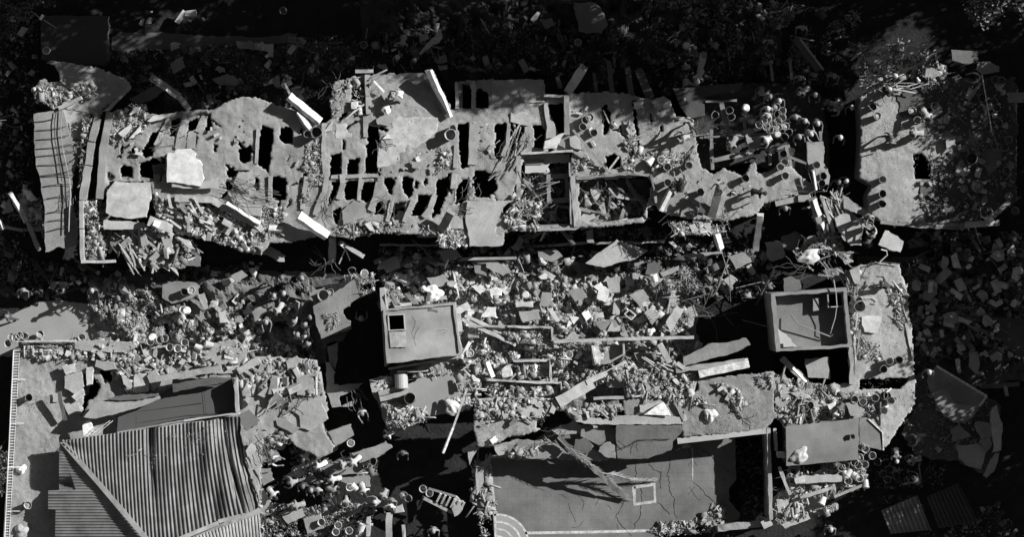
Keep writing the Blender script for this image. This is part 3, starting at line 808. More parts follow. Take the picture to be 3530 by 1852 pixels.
slab('roof_slab', 'b2 1545,200 1640,200 1790,195 1880,190 1800,240 1760,350 1740,440 1800,450 1800,520 1560,525 1530,300', D + .22, tone=.4, kind='dust', parent=nb)
slab('roof_slab', 'b2 1400,300 1510,300 1515,400 1400,400', D + .12, tone=.33, kind='conc', parent=nb)
slab('roof_slab', 'a2 1720,585 1850,585 | a3 0,580 240,580 245,740 100,745 60,650 | a2 1850,755 1720,750', D + .02, tone=.33, kind='conc', parent=nb, th=.05)
slab('roof_slab', 'a2 1000,855 1330,855 1325,960 1190,1060 1110,1140 960,1210 890,1218 905,1010 1000,930', D + .05, tone=.47, kind='stone', parent=nb, th=.04, label='pale patchy screed patch on the roof')
slab('roof_slab', 'a2 585,905 665,895 670,965 705,970 700,1005 585,1008', D + .04, tone=.46, kind='stone', parent=nb, th=.04)
# east lattice: roof slab gone, only ribs over a lower floor
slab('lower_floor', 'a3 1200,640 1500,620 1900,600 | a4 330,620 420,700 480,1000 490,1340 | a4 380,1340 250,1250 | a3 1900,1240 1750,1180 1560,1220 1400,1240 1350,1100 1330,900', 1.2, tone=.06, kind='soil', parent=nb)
for s, w in [('a3 1535,750 1600,1040', 34), ('a3 1460,940 1470,1240', 26), ('a3 1700,870 1725,1060', 22), ('a3 1880,900 1890,1200', 22), ('a3 1380,1000 1900,970', 14), ('a3 1460,1170 1750,1110', 30), ('a3 1330,990 1540,960', 14),
             ('a4 20,1090 200,1060', 20), ('a4 170,1060 210,1230', 22), ('a4 330,1030 345,1250', 28), ('a4 420,950 425,1080', 18), ('a3 1420,740 1640,730', 14), ('a4 200,1140 320,1190', 18), ('a4 60,460 75,580', 14), ('a4 200,450 215,580', 20)]:
    beam('beam', s, D, D - .05, w, .35, .22, parent=nb, kind='dust', rough=.03)
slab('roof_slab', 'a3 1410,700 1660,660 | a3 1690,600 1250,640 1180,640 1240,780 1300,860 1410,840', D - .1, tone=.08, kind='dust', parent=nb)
slab('roof_slab', 'a3 1700,950 1770,940 1740,1000 1830,985 1800,1090 1730,1080', D, tone=.3, kind='dust', parent=nb)
slab('roof_slab', 'a4 330,1040 440,1030 450,1100 440,1180 490,1280 480,1340 | b4 400,80 | a4 360,1260 325,1180', D, tone=.33, kind='dust', parent=nb)
for s, w in [('a3 610,530 625,665', 24), ('a3 715,440 740,665', 34), ('a3 850,480 880,690', 40), ('a3 930,500 1010,690', 60)]:
    beam('beam', s, 1.8, D - .1, w, .4, .10, parent=nb, kind='dust')
# room floor with heaped curved slabs in the dark opening
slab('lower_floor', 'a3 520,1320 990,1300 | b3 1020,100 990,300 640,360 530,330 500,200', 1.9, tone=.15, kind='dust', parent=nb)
for s, z in [('b3 830,140 920,160 1000,200 1040,260 1010,270 930,200 840,160', 2.2), ('b3 580,100 650,75 660,140 620,200 600,170', 2.3), ('b3 640,190 680,180 700,240 620,260', 2), ('b3 630,250 800,205 810,215 640,275', 2.2), ('b3 820,235 890,240 900,290 850,280', 2), ('b3 510,330 600,290 650,300 540,350', 2.4), ('b3 780,150 820,150 830,170 790,170', 2.4), ('b3 720,235 770,235 770,248 725,250', 2.4)]:
    slab('fallen_slab', s, z, tone=.34, g=(R.uniform(-.2, .2), R.uniform(-.2, .2)), parent=nb)
# bathroom fittings
bt = empty('bathtub', W(*P1('b3 345,90'), 1.6), 'dark bathtub frame exposed inside the roofless bathroom', 'bathtub')
rimmed('tub', 'b3 262,0 420,-5 428,205 268,212', 2.6, 16, .75, 1.5, bt, .24, .03, ('rim', 'basin'))
# floor slabs lying at the back left
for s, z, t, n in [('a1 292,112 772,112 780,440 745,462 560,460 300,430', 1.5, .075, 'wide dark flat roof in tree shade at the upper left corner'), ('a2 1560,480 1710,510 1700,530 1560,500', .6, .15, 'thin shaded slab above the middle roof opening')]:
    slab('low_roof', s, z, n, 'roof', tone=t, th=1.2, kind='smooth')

# ================================================================== NORTH-EAST BUILDING
E0 = 3.4
ne = empty('east_building', W(3150, 500, 0), 'partly sunlit flat roof of the building at the upper right, shadows and buckets on it', 'building')
OUT_E = 'a4 705,700 830,640 980,640 1080,640 1330,650 1500,600 1750,560 1850,640 1850,1000 1840,1351 | b4 1850,200 1700,290 1500,350 1460,390 1290,385 1150,370 860,345 770,275 765,150 | a4 800,1351 700,1290 715,1000'
gridslab('roof_slab', OUT_E, E0, .25, .32, ne, ['a4 1095,1120 1150,1110 1230,1190 1225,1300 1110,1310', 'a4 1310,1250 1370,1240 1380,1330 1320,1330'])
walls('wall', OUT_E, E0 - .2, 0, ne, .25)
slab('shade_dirt_layer', 'a4 1185,560 1840,560 1845,1351 | b4 1840,200 1700,285 1500,345 1190,360 1150,180 1170,60 | a4 1330,1320 1310,1240 1250,1180 1120,1095 1180,1000 1190,860 1010,850 980,700', E0 + .045, tone=.10, kind='dust', th=.03, jag=.12, parent=ne, label='dark dirt and litter layer with painted-in shade over the shaded half of the roof')  # dark mottled dirt; its tone also carries the tree shade on this half
beam('beam', 'b4 860,352 1170,382', E0 + .12, E0 + .1, 22, .3, .25, parent=ne); beam('beam', 'b4 1165,385 1470,398', E0, E0, 18, .4, .2, parent=ne)
beam('beam', 'b4 1470,372 1725,352', E0 + .3, E0 + .3, 42, .4, .42, parent=ne)
beam('beam', 'b4 1435,360 1470,400', E0 + .2, E0 + .2, 40, .4, .2, parent=ne)
slab('roof_slab', 'a4 1175,560 1190,480 1250,500 1310,540 1250,560', E0 + .7, 'bright broken roof sheet at the tip of the long debris pile', 'roof sheet', tone=.75, g=(.3, .1))
slab('roof_slab', 'a4 730,860 900,750 960,760 940,860 800,920', E0 + .02, tone=.33, th=.015, parent=ne)

# ================================================================== EAST STRIP
es = empty('side_building', W(3050, 1100, 0), 'narrow sunlit roof strip running down beside the right hand stair room', 'building')
OUT_S = 'b4 625,710 690,665 830,640 1000,660 1015,750 1055,880 1065,1000 1090,1150 1100,1340 | c4 1110,250 1110,380 | c4 900,690 | c4 705,690 170,835 | c4 160,560 100,470 85,170 140,200 480,250 660,230 | b4 655,1250 640,830'
gridslab('roof_slab', OUT_S, D, .25, .34, es, ['c4 700,205 1060,190 1040,235 1000,275 700,275', 'c4 470,120 600,100 615,230 480,230'])
walls('wall', OUT_S, D - .2, 0, es, .25)
beam('kerb', 'b4 1040,1090 1095,1345', D + .12, D + .12, 14, .2, .38, parent=es)
beam('beam', 'c4 640,-40 650,240', D + .3, D + .3, 30, .5, .33, parent=es, rough=.04)
slab('small_roof', 'c4 168,548 700,488 690,790 172,836', D + 1.0, 'smooth grey rectangular roof slab with two dark holes at the lower right', 'roof', tone=.2, th=.25, jag=.012, kind='stained', holes=['c4 580,635 600,612 632,605 636,630 630,650 590,658', 'c4 636,608 660,603 672,620 665,640 645,640'])
slab('broken_slab', 'c4 706,488 765,488 862,560 868,620 880,720 800,705 706,680', D + .55, 'dark wedge of slab with a pale broken edge right of the smooth grey roof', 'concrete slab', tone=.16, th=.2, g=(-.1, .05))
slab('broken_slab', 'b4 855,480 890,410 1025,490 1000,570 950,560 840,515', D + .5, 'tilted square slab with a dark crack at the top of the side roof strip', 'concrete slab', tone=.36, g=(-.08, -.1))
slab('broken_slab', 'b4 520,320 560,295 630,300 640,340 730,330 740,380 700,470 720,520 640,520 590,480 545,400', D + .2, 'jagged slab with human shadow left of the knot of workers', 'concrete slab', tone=.36)
slab('broken_slab', 'b4 580,150 640,190 770,270 790,290 730,310 640,270 590,250', D + .15, 'sloping tongue of slab joining the two upper roofs', 'concrete slab', tone=.33, kind='dust')
slab('broken_slab', 'b4 630,700 700,690 710,810 670,800', D + .25, 'narrow slab leaning at the head of the side roof strip', 'concrete slab', tone=.33)
slab('broken_slab', 'b4 720,1040 800,1035 860,1040 850,1110 820,1160 740,1150 722,1100', D + .2, 'pale stained plate lying beside the right hand stair room', 'concrete slab', tone=.48, kind='stone')

# ================================================================== LEFT-BOTTOM BUILDING
sw = empty('southwest_building', W(400, 1500, 0), 'lower left building with railed terrace and a collapsed metal roof', 'building')
OUT_W = 'b1 130,1228 300,1222 560,1215 900,1225 1100,1240 1350,1270 1700,1200 1800,1290 | c2 0,65 450,60 470,200 500,300 530,420 480,500 520,620 590,700 470,780 300,700 180,560 60,640 | c1 1880,1100 1900,1420 40,1420 80,700 120,200'
gridslab('terrace_slab', OUT_W, D, .25, .29, sw, ['c1 610,170 650,90 690,190 730,240 700,330 640,360 620,430 590,470 570,540 600,440 600,260', 'c1 720,140 800,130 820,220 760,240'])
walls('wall', OUT_W, D - .2, 0, sw, .25)
slab('terrace_edge', 'c1 100,-20 150,-20 60,1420 20,1420', D + .1, tone=.2, th=.3, jag=.006, kind='smooth', parent=sw)
beam('kerb', 'b1 150,1222 550,1220', D + .35, D + .35, 22, .4, .4, parent=sw)
slab('terrace_slab', 'b1 545,1215 700,1205 950,1225 1010,1260 900,1300 680,1290 545,1275', D + .3, tone=.4, kind='dust', parent=sw)
slab('terrace_slab', 'b1 1370,1275 1790,1265 | c1 1790,40 1740,90 1600,95 1500,60', D + .25, tone=.3, parent=sw)
slab('terrace_slab', 'c1 830,60 900,55 1200,100 1600,70 1700,20 1900,40 | c2 400,60 440,120 0,140 | c1 1700,160 1100,170 880,110', D + .12, tone=.34, kind='dust', parent=sw)
# railing
rl = empty('balcony_railing', W(*P1('c1 80,600'), D), 'long ladder-like metal railing along the left edge of the terrace', 'railing')
def rail_pt(y, top):
    x = (98 - y * .0475) if top else (142 - y * .056)
    return W(*S('c1', x, y), D + (.95 if top else .12))
V, F = tubegeo([rail_pt(-10, True), rail_pt(1400, True)], .03); fixn(put('top_rail', V, F, mat('metal', .75), rl))
V, F = tubegeo([rail_pt(-10, False), rail_pt(1400, False)], .02); fixn(put('bottom_rail', V, F, mat('metal', .5), rl))
for i in range(68):
    y = -5 + i * 20.6
    V, F = tubegeo([rail_pt(y, True), rail_pt(y, False)], .012, 4); put('baluster', V, F, mat('paint', .8), rl)
for i in range(5):
    y = 205 + i * 320
    tube('post', 'c1 %f,%f %f,%f' % (98 - y * .0475, y, 190 - y * .03, y), [D + .9, D + .15], .02, .6, parent=rl)
r2 = empty('balcony_railing', W(*P1('b1 330,1225'), D), 'short metal railing running along the top edge of the terrace', 'railing')
for nm, z in (('top_rail', .9), ('bottom_rail', .4)): tube(nm, 'b1 110,1222 560,1218', D + z * .5, .02, .6, parent=r2)
for i in range(10): tube('baluster', 'b1 %d,1221 %d,1235' % (115 + i * 48, 115 + i * 48), [D + .45, D + .02], .014, .7, parent=r2)

# metal hip roof
hr = empty('metal_roof', W(*P1('c1 900,900'), D), 'big collapsed corrugated metal hip roof at the lower left', 'roof')
corr('roof_sheet', 'c1 450,650 1100,570 1110,1420 1115,1420', (D + 1.1, D + .95, D + 2.4, D + 2.4), 1, .0, 4, .3, hr) if False else None
def hipface(tag_, e0, e1, a0, a1, z0, z1, za, n, amp, tone, clipf, buckle, name='roof_sheet', lab=None):
    pass
# north face: ribs run down the picture, clipped on the left by the hip
def north_face():
    nu = 48 * 6; nv = 46; V = []; F = []; idx = {}
    for i in range(nu + 1):
        s = i / nu
        tx = 450 + (1745 - 450) * s; ty = 650 + (470 - 650) * s                    # eave
        if s > .55: ty += 14 * math.sin((s - .55) * 30) * (s - .5)
        bx = 470 + (1870 - 470) * (s ** 1.02); ridge_y = 1420 if bx < 1010 else (1380 if bx < 1250 else 1380 - (bx - 1250) * .345)
        # fan: ribs shear to the right
        bx = tx + 20 + 120 * s ** 2.2
        hip_y = 655 + (bx - 450) * 1.135
        by = min(hip_y, 1430 if bx < 1200 else 1430 - (bx - 1200) * .42)
        ph = (s * 48) % 1
        hg = .12 * (1 if ph < .32 else (1 - (ph - .32) / .12 if ph < .44 else (0 if ph < .88 else (ph - .88) / .12)))
        for j in range(nv + 1):
            t = j / nv
            y = ty + (by - ty) * t; x = tx + (bx - tx) * t ** 1.5
            z = D + .95 + 1.5 * (y - 560) / 850
            # dents and folds in the right half
            a = max(0, s - .42) * 1.7
            fold = .16 * a * math.sin(s * 26 - t * 3.5) * (1 - .6 * t) + .06 * a * math.sin(s * 61 + t * 7) + .05 * a * math.sin(t * 14 + s * 9)
            fold -= .28 * math.exp(-((s - .50) / .018) ** 2) * max(0, 1 - t * 1.25)
            fold -= .35 * math.exp(-((s - .905 - .03 * t) / .012) ** 2) * math.exp(-((t - .55) / .3) ** 2)
            fold -= .3 * math.exp(-((s - .985) / .02) ** 2) * t
            fold += .04 * math.sin(t * 9 + s * 5)
            x += (10 * math.sin(t * 23) + 6 * math.sin(t * 61)) * max(0, s - .96) * 11
            z += hg + fold * 1.6
            V.append(W(*S('c1', x, y), z))
    for i in range(nu):
        for j in range(nv):
            a = i * (nv + 1) + j; F.append((a, a + 1, a + nv + 2, a + nv + 1))
    rt = random.Random(4); tone_i = [[rt.choice((0, 0, 1, 1, 2)) for _ in range(3)] for _ in range(60)]; mi = []
    for i in range(nu):
        for j in range(nv): mi.append(tone_i[int(i / 6 / 3)][0 if j < nv * .34 else 1 if j < nv * .7 else 2])
    o = fixn_up(put('north_roof_sheet', V, F, [mat('metal', .19), mat('metal', .215), mat('metal', .16)], hr, mi=mi)); o['label'] = 'buckled corrugated north face of the roof'
north_face()
def west_face():
    nv = 34 * 6; nu = 24; V = []; F = []
    for j in range(nv + 1):
        t = j / nv; y = 700 + 740 * t
        xl = 430 if y < 1015 else (350 if y < 1150 else 405); xr = 450 + (y - 655) / 1.135 - 6
        if y > 1150: xl = 405 - 6 * (y - 1150) / 300
        ph = (t * 34) % 1; hg = .07 * (ph if ph < .72 else 1 - (ph - .72) / .28)
        for i in range(nu + 1):
            s = i / nu; x = xl + (xr - xl) * s
            z = D + 1.0 + 1.45 * (x - 400) / 700 + hg
            z += .05 * math.sin(t * 11 + s * 3) * (1 - s) + (.14 * math.exp(-((y - 1030) / 30) ** 2) * (1 - s))
            if y < 1040 and s < .35: z -= .3 * math.exp(-((y - 960) / 35) ** 2)
            V.append(W(*S('c1', x, y), z))
    for j in range(nv):
        for i in range(nu):
            a = j * (nu + 1) + i; F.append((a, a + nu + 1, a + nu + 2, a + 1))
    fixn_up(put('west_roof_sheet', V, F, mat('metal', .22), hr))
west_face()
beam('hip_cap', 'c1 447,652 760,1010', D + 1.22, D + 1.95, 34, .06, .34, parent=hr, kind='metal', rough=.006)
beam('hip_cap', 'c1 760,1010 1110,1420', D + 1.95, D + 2.75, 36, .06, .34, parent=hr, kind='metal', rough=.006)
beam('ridge_cap', 'c1 1230,1400 1590,1250', D + 2.72, D + 2.45, 30, .06, .33, parent=hr, kind='metal', rough=.006)
beam('ridge_cap', 'c1 1590,1240 1900,1165', D + 2.4, D + 2.2, 28, .06, .33, parent=hr, kind='metal', rough=.006)
corr('south_roof_sheet', 'c1 1260,1405 1880,1190 1900,1440 1300,1440', (D + 2.55, D + 2.1, D + 2.0, D + 2.4), 26, .05, 8, .33, hr, buckle=.02)

# tiled room above the roof
slab('tiled_floor', 'c1 860,480 1000,420 1260,250 1600,190 1690,200 1730,440 1640,455 1340,490 850,590', D + .45, tone=.075, g=(-.02, 0), kind='smooth', parent=sw, jag=.01)
for s in ('c1 860,545 1340,470 1720,440', 'c1 990,580 990,430', 'c1 1480,270 1500,460', 'c1 1000,440 1480,375'):
    ribbon('tile_joint', s, D + .5, 4, .04, sw)
beam('wall', 'c1 1150,200 1600,125', D + 1.7, D + 1.75, 44, .4, .33, parent=sw, rough=.03)
beam('wall', 'c1 1712,200 1725,440', D + 1.3, D + 1.1, 22, .8, .34, parent=sw, rough=.03)
beam('wall', 'c1 850,595 1340,505', D + .9, D + .95, 12, .4, .3, parent=sw); beam('wall', 'c1 1340,505 1740,450', D + .95, D + 1.0, 12, .4, .4, parent=sw)
slab('wall', 'c1 1255,205 1600,190 1690,200 1610,230 1260,300', D + 1.2, tone=.12, g=(0, .3), parent=sw)
slab('broken_slab', 'c1 610,480 690,370 850,340 1060,345 1165,325 1170,345 900,440 700,490', D + 1.2, 'long tilted slab leaning over the tiled room in front of the metal roof', 'concrete slab', tone=.3, g=(.02, -.22), th=.2)
slab('broken_slab', 'c1 780,345 900,320 1130,310 1160,322 1010,355 850,355', D + 1.3, 'dark underside slab above the long tilted slab', 'concrete slab', tone=.12, th=.1)
slab('broken_slab', 'c1 1715,485 1810,425 1893,505 1795,580', D + .8, 'square tilted panel at the right end of the tiled room', 'panel', tone=.17, th=.08, kind='smooth', jag=.005)
slab('broken_slab', 'c1 600,540 650,500 700,570 650,620 610,622', D + .9, 'bright white torn sheet at the left end of the tiled room', 'sheet', tone=.8, th=.04, kind='paint')
lt = empty('metal_truss', W(*P1('c1 750,560'), D + 1), 'white lattice truss leaning on the edge of the metal roof', 'truss')
for a in (0, 22): tube('chord', 'c1 %d,615 %d,505' % (655 + a * 1.6, 800 + a), [D + 1.3, D + 1.5], .018, .8, parent=lt)
for i in range(6): tube('web_bar', 'c1 %d,%d %d,%d' % (662 + i * 25, 608 - i * 18, 700 + i * 22, 605 - i * 17), [D + 1.3, D + 1.35], .01, .8, parent=lt)

# ================================================================== STAIR ROOMS
h1 = empty('stair_room', W(*P1('b2 1210,1140'), 0), 'square stair room with a smooth flat roof and open black hatch, left of the rubble field', 'stair room')
slab('lower_wall', 'b2 905,830 940,830 950,985 | c2 955,110 940,110', 3.2, tone=.36, th=3.2, parent=h1, jag=.01)
rimmed('r', 'b2 932,990 1452,938 1500,1310 1490,1320 958,1380', 4.6, 7, .10, 0, h1, .32, .30, ('walls', 'roof_slab'), 'b2 972,1032 1078,1026 1084,1134 980,1140')
for s in ('b2 966,1032 972,1142', 'b2 1082,1026 1090,1134', 'b2 966,1028 1086,1022', 'b2 972,1140 1092,1134'): beam('hatch_frame', s, 4.62, 4.62, 7, .14, .48, parent=h1, rough=.002)
for i in range(3): beam('hatch_cover_board', 'b2 %d,1150 %d,1262' % (994 + i * 40, 1004 + i * 40), 4.6, 4.6, 38, .06, .37, parent=h1, kind='wood', rough=.003)
beam('ledge', 'c2 965,128 1500,40', 3.9, 3.9, 14, .2, .38, parent=h1)
slab('rim_stain', 'b2 1255,1000 1270,965 1290,985 1325,995 1330,1010 1290,1000', 4.52, tone=.15, th=.012, parent=h1, jag=.01)
h2 = empty('stair_room', W(*P1('b4 350,1070'), 0), 'square stair room open to the sky with a bent pole lying inside it, right of the rubble field', 'stair room')
rimmed('r', 'b4 58,870 608,826 650,1245 640,1262 98,1296', 4.6, 13, .85, 0, h2, .24, .18, ('walls', 'sunken_roof'), 'b4 480,880 590,873 594,958 486,964')
for s in ('b4 472,868 478,972', 'b4 596,865 600,962', 'b4 470,870 600,864', 'b4 476,970 602,963'): beam('hatch_frame', s, 4.4, 4.4, 7, .7, .4, parent=h2, rough=.002)
slab('concrete_step', 'b4 365,905 410,900 415,990 365,1000', 4.1, tone=.3, th=.35, parent=h2, jag=.01)
slab('pale_board', 'b4 100,1120 105,1235 148,1236 150,1262 240,1256 180,1180', 3.9, tone=.42, th=.06, parent=h2, jag=.004, kind='smooth')
tube('bent_pole', 'b4 203,1020 245,1085 270,1100 490,1185 512,1170', [4.1, 4.3, 4.25, 4.1, 4.15], .035, .22, 'bent metal pole lying inside the open right hand stair room', 'pole')
tube('cable', 'b4 515,770 532,870 538,960 525,1050 500,1130 490,1165', [4.9, 4.75, 4.6, 4.4, 4.3, 4.1], .025, .45, 'pale cable hanging over the rim of the right hand stair room', 'cable')
slab('porch_slab', 'b4 150,760 190,745 270,780 280,840 155,862', 3.2, 'dark slab just above the right hand stair room', 'concrete slab', tone=.12)

# ================================================================== COURT BUILDING
cb = empty('court_building', W(2200, 1600, 0), 'lower middle building with a painted floor court under broken roof slabs', 'building')
C0 = 1.6; T0 = 3.5
OUT_C = 'c2 1690,780 1760,760 | c3 0,770 300,560 800,560 1240,600 1635,560 1640,800 1645,930 1590,1000 1590,1090 1640,1150 1670,1180 1660,1225 1560,1270 1300,1275 1100,1330 1090,1440 | c2 1745,1440 1715,1000'
slab('court_floor', OUT_C, C0, tone=.165, kind='tiles', parent=cb, jag=.02)
walls('wall', OUT_C, C0 - .2, 0, cb, .2)
ribbon('court_line', 'c2 1708,790 1728,1000 1745,1190 1750,1420', C0 + .008, 16, .5, cb)
ribbon('court_line', 'c2 1702,775 1760,772', C0 + .008, 10, .5, cb)
ribbon('court_line', 'c3 105,1325 560,1318 1000,1308 1270,1255 1400,1235', C0 + .008, 20, .5, cb)
ribbon('court_line', 'c3 1322,700 1326,800 1325,940', C0 + .008, 8, .42, cb)
ribbon('court_line', 'c3 897,985 903,1115 1052,1095 1047,970 897,990', C0 + .008, 26, .46, cb)
for i, r in enumerate((225, 172, 118, 66)):
    ps = ' '.join('%.1f,%.1f' % (1765 + r * math.cos(a) + 0, 1415 + r * math.sin(a)) for a in [math.radians(-98 + k * 7) for k in range(22)])
    ribbon('court_arc', 'c2 ' + ps, C0 + .008 + .002 * i, 15, .52, cb)
ps = ' '.join('%.1f,%.1f' % (1765 + 222 * math.cos(a), 1415 + 222 * math.sin(a)) for a in [math.radians(-98 + k * 7) for k in range(28)])
slab('court_circle', 'c2 1750,1440 ' + ps, C0 + .004, tone=.33, th=.003, parent=cb, jag=0, kind='smooth')
for s in ['c3 1000,800 1010,830 1060,870 1090,880', 'c3 1090,880 1093,1000', 'c3 1140,900 1155,940 1155,1020 1190,1060 1195,1180 1210,1215', 'c3 820,1095 800,1160 768,1210 800,1260 880,1345', 'c3 950,985 955,1100 945,1200 905,1260 900,1320',
          'c3 1330,950 1400,1020 1520,1145', 'c3 1070,1100 1160,1190', 'c3 1400,720 1480,780 1600,885', 'c3 905,800 915,880 910,960', 'c3 1155,780 1160,850 1140,900']:
    ribbon('crack', s, C0 + .006, 5, .015, cb, kind='smooth', wob=3)
slab('hanging_slab', 'c2 1735,690 1900,670 | c3 0,640 360,670 640,735 790,782 640,800 300,785 100,790 0,780 | c2 1770,782', T0 - .45, tone=.24, parent=cb, g=(0, .05), th=.2, jag=.06)
# the long pit at the right and its inner wall
beam('wall', 'c4 40,560 50,900 60,1235', 3.4, 3.3, 26, 3.4, .34, parent=cb, rough=.03)
beam('wall', 'c3 1500,1290 1900,1250 | c4 20,1240', 2.6, 2.9, 46, .7, .3, parent=cb, rough=.05)
beam('edge_beam', 'c3 1215,655 1560,615', 3.35, 3.45, 42, .3, .44, parent=cb, kind='smooth', rough=.008)
beam('edge_beam', 'c3 1560,615 1860,580', 3.45, 3.5, 38, .3, .44, parent=cb, kind='smooth', rough=.008)
gridslab('roof_slab', 'c2 1590,358 1900,345 | c3 290,345 340,400 270,440 180,520 190,560 240,560 110,605 | c3 0,620 | c2 1740,680 1620,700 1590,560', T0, .25, .36, cb, label='dusty left roof slab')
gridslab('roof_slab', 'c3 820,355 1000,335 1180,358 1200,340 1310,350 1370,260 1340,200 1700,170 1900,148 | c4 80,150 85,420 105,470 20,570 | c3 1870,565 1560,600 1250,622 1240,560 1255,480 970,462 830,468', T0, .25, .24, cb, label='wide right roof slab')
slab('roof_slab', 'c3 450,480 700,492 830,466 1250,480 1258,530 800,532 540,527 460,505', T0 + .15, tone=.36, kind='dust', parent=cb)
slab('hanging_slab', 'c3 772,538 1248,540 1240,600 1180,660 1170,720 1000,782 780,780 770,660', T0 - .1, tone=.15, g=(0, .22), th=.2, parent=cb, label='dark cracked slab hanging over the court')
for s in ['c3 775,650 850,700 920,650 1160,640', 'c3 915,650 920,730', 'c3 775,720 850,690']:
    ribbon('crack', s, T0 + .0, 6, .02, cb, kind='smooth', wob=2)
for s, t in [('c3 520,545 640,530 765,560 760,670 690,650 650,690 510,620', .2), ('c3 300,575 450,510 530,540 510,600 350,610', .3), ('c3 470,650 560,640 600,700 560,750 460,740', .13), ('c3 650,695 700,660 760,690 765,780 690,770 640,730', .2),
             ('c3 60,670 200,650 360,690 355,740 250,780 40,780 30,720', .26), ('c2 1740,690 1850,660 | c3 60,640 50,760 0,770 | c2 1780,740', .33)]:
    slab('broken_slab', s, T0 - R.uniform(.1, .5), tone=t, g=(R.uniform(-.15, .15), R.uniform(-.05, .25)), parent=cb)
slab('roof_slab', 'c3 75,400 170,390 240,420 225,480 160,500 80,480', T0 + .12, tone=.37, parent=cb, th=.1, kind='dust')
# troughs and tub-shaped walls in the rubble field
for lab, edges, fl in [
    ('shallow broken concrete trough at the foot of the rubble field', ['b3 -30,1112 305,1120', 'b3 300,1118 308,1245', 'b2 1560,1110 1870,1112'], 'b3 -60,1125 300,1125 300,1230 150,1240 0,1200'),
    ('small concrete trough with a bright sheet inside it', ['c3 25,72 288,64', 'c3 284,70 292,190'], 'c3 40,85 280,80 285,190 60,195'),
    ('long concrete trough full of rubble beside the slanting beam', ['c2 1665,208 1900,222 | c3 365,232', 'c3 362,232 372,310', 'c2 1600,352 1900,345 | c3 290,348'], 'c2 1680,220 1890,225 | c3 360,245 350,320 0,335 | c2 1700,330'),
    ('open white walled box room among the rubble', ['b3 592,1250 608,1340 | c3 625,100', 'b3 822,1235 830,1320 | c3 850,90'], 'b3 600,1255 820,1240 825,1330 | c3 800,70 620,100')]:
    tr = empty('concrete_trough', W(*P1(fl), .8), lab, 'trough')
    for e in edges: beam('side_wall', e, 1.95, 1.85, 15, .6, .40, parent=tr, rough=.035)
    slab('floor', fl, 1.45, tone=.3, kind='dust', parent=tr, th=.3, jag=.06)
debris('rubble', 'rubble lying inside the concrete troughs', 'rubble', ['b3 -60,1125 300,1125 300,1230 150,1240 0,1200', 'c3 40,85 280,80 285,190 60,195', 'c2 1680,220 1890,225 | c3 360,245 350,320 0,335 | c2 1700,330', 'b3 600,1255 700,1240 690,1330 | c3 620,100'], 1500, .04, .3, 1.55, (.2, .32, .42, .6))
slab('wall_sheet', 'b3 585,1250 640,1250 665,1330 | c3 640,90 605,100', 1.75, 'white side board in the open box room among the rubble', 'board', tone=.6, th=.06, kind='paint', g=(.1, 0))
slab('wall_sheet', 'c2 1795,130 1845,95 1860,90 1870,180 1800,190', 1.7, 'white hanging sheet in the small trough', 'sheet', tone=.7, th=.04, kind='paint', g=(.2, 0))
beam('concrete_beam', 'b3 320,1222 700,1205 1330,1190', 2.1, 2.1, 22, .35, .42, 'long thin kerb beam along the bottom of the rubble field', 'beam')
beam('concrete_beam', 'c3 350,370 600,225', 3.9, 3.7, 80, .25, .38, 'broad lower end of the slanting beam over the dark pit', 'beam', rough=.03)
beam('concrete_beam', 'c3 560,225 850,85', 3.75, 3.3, 36, .25, .36, 'slanting beam rising from the dark pit to the rubble field', 'beam', rough=.03)
slab('fallen_wall', 'c3 690,235 810,205 825,260 720,262', 3.2, 'small shaded wall piece over the dark pit', 'wall piece', tone=.3)
beam('white_parapet', 'c3 1375,170 1735,92', 4.0, 4.1, 52, .35, .72, 'long bright white parapet piece above the wide court roof', 'parapet', kind='paint', rough=.02, roll=.35)
beam('concrete_beam', 'c3 1200,140 1700,70', 3.9, 4.1, 34, .4, .35, 'grey beam leaning behind the bright white parapet', 'beam', rough=.03)
slab('fallen_wall', 'b3 1260,1330 1440,1245 1720,1200 1750,1245 1600,1310 | c3 1400,70 1260,110', 3.7, 'large grey fallen wall panel above the white parapet, left of the right hand stair room', 'wall panel', tone=.27, g=(.02, .15))
slab('tile_panel', 'c3 970,460 1110,368 1150,430 1160,468', T0 + .3, 'bright white tiled panel propped in the court roof', 'tiled panel', tone=.85, kind='paint', g=(.1, -.2), th=.05, jag=.006)
slab('fallen_wall', 'c3 940,395 1110,365 960,445 940,440', T0 + .2, 'pale strip beside the white tiled panel', 'wall piece', tone=.42, th=.08)
for s in ('c3 600,345 830,335', ): beam('concrete_beam', s, T0 + .1, T0 + .1, 20, .3, .34, 'low beam along the upper rim of the court roof', 'beam')
beam('concrete_beam', 'c3 560,420 800,400', T0 + .05, T0 + .1, 30, .3, .34, 'thick broken beam at the lower rim of the dark pit', 'beam', rough=.04)
beam('concrete_beam', 'c3 840,210 855,340', T0, T0 - .1, 40, .4, .33, 'short upright stub dividing the dark pits', 'beam', rough=.03)
slab('fallen_wall', 'c3 830,205 900,195 1060,200 1080,180 1030,230 940,240 860,235', T0 - .1, 'ragged shelf of concrete between the dark pits', 'wall piece', tone=.32)

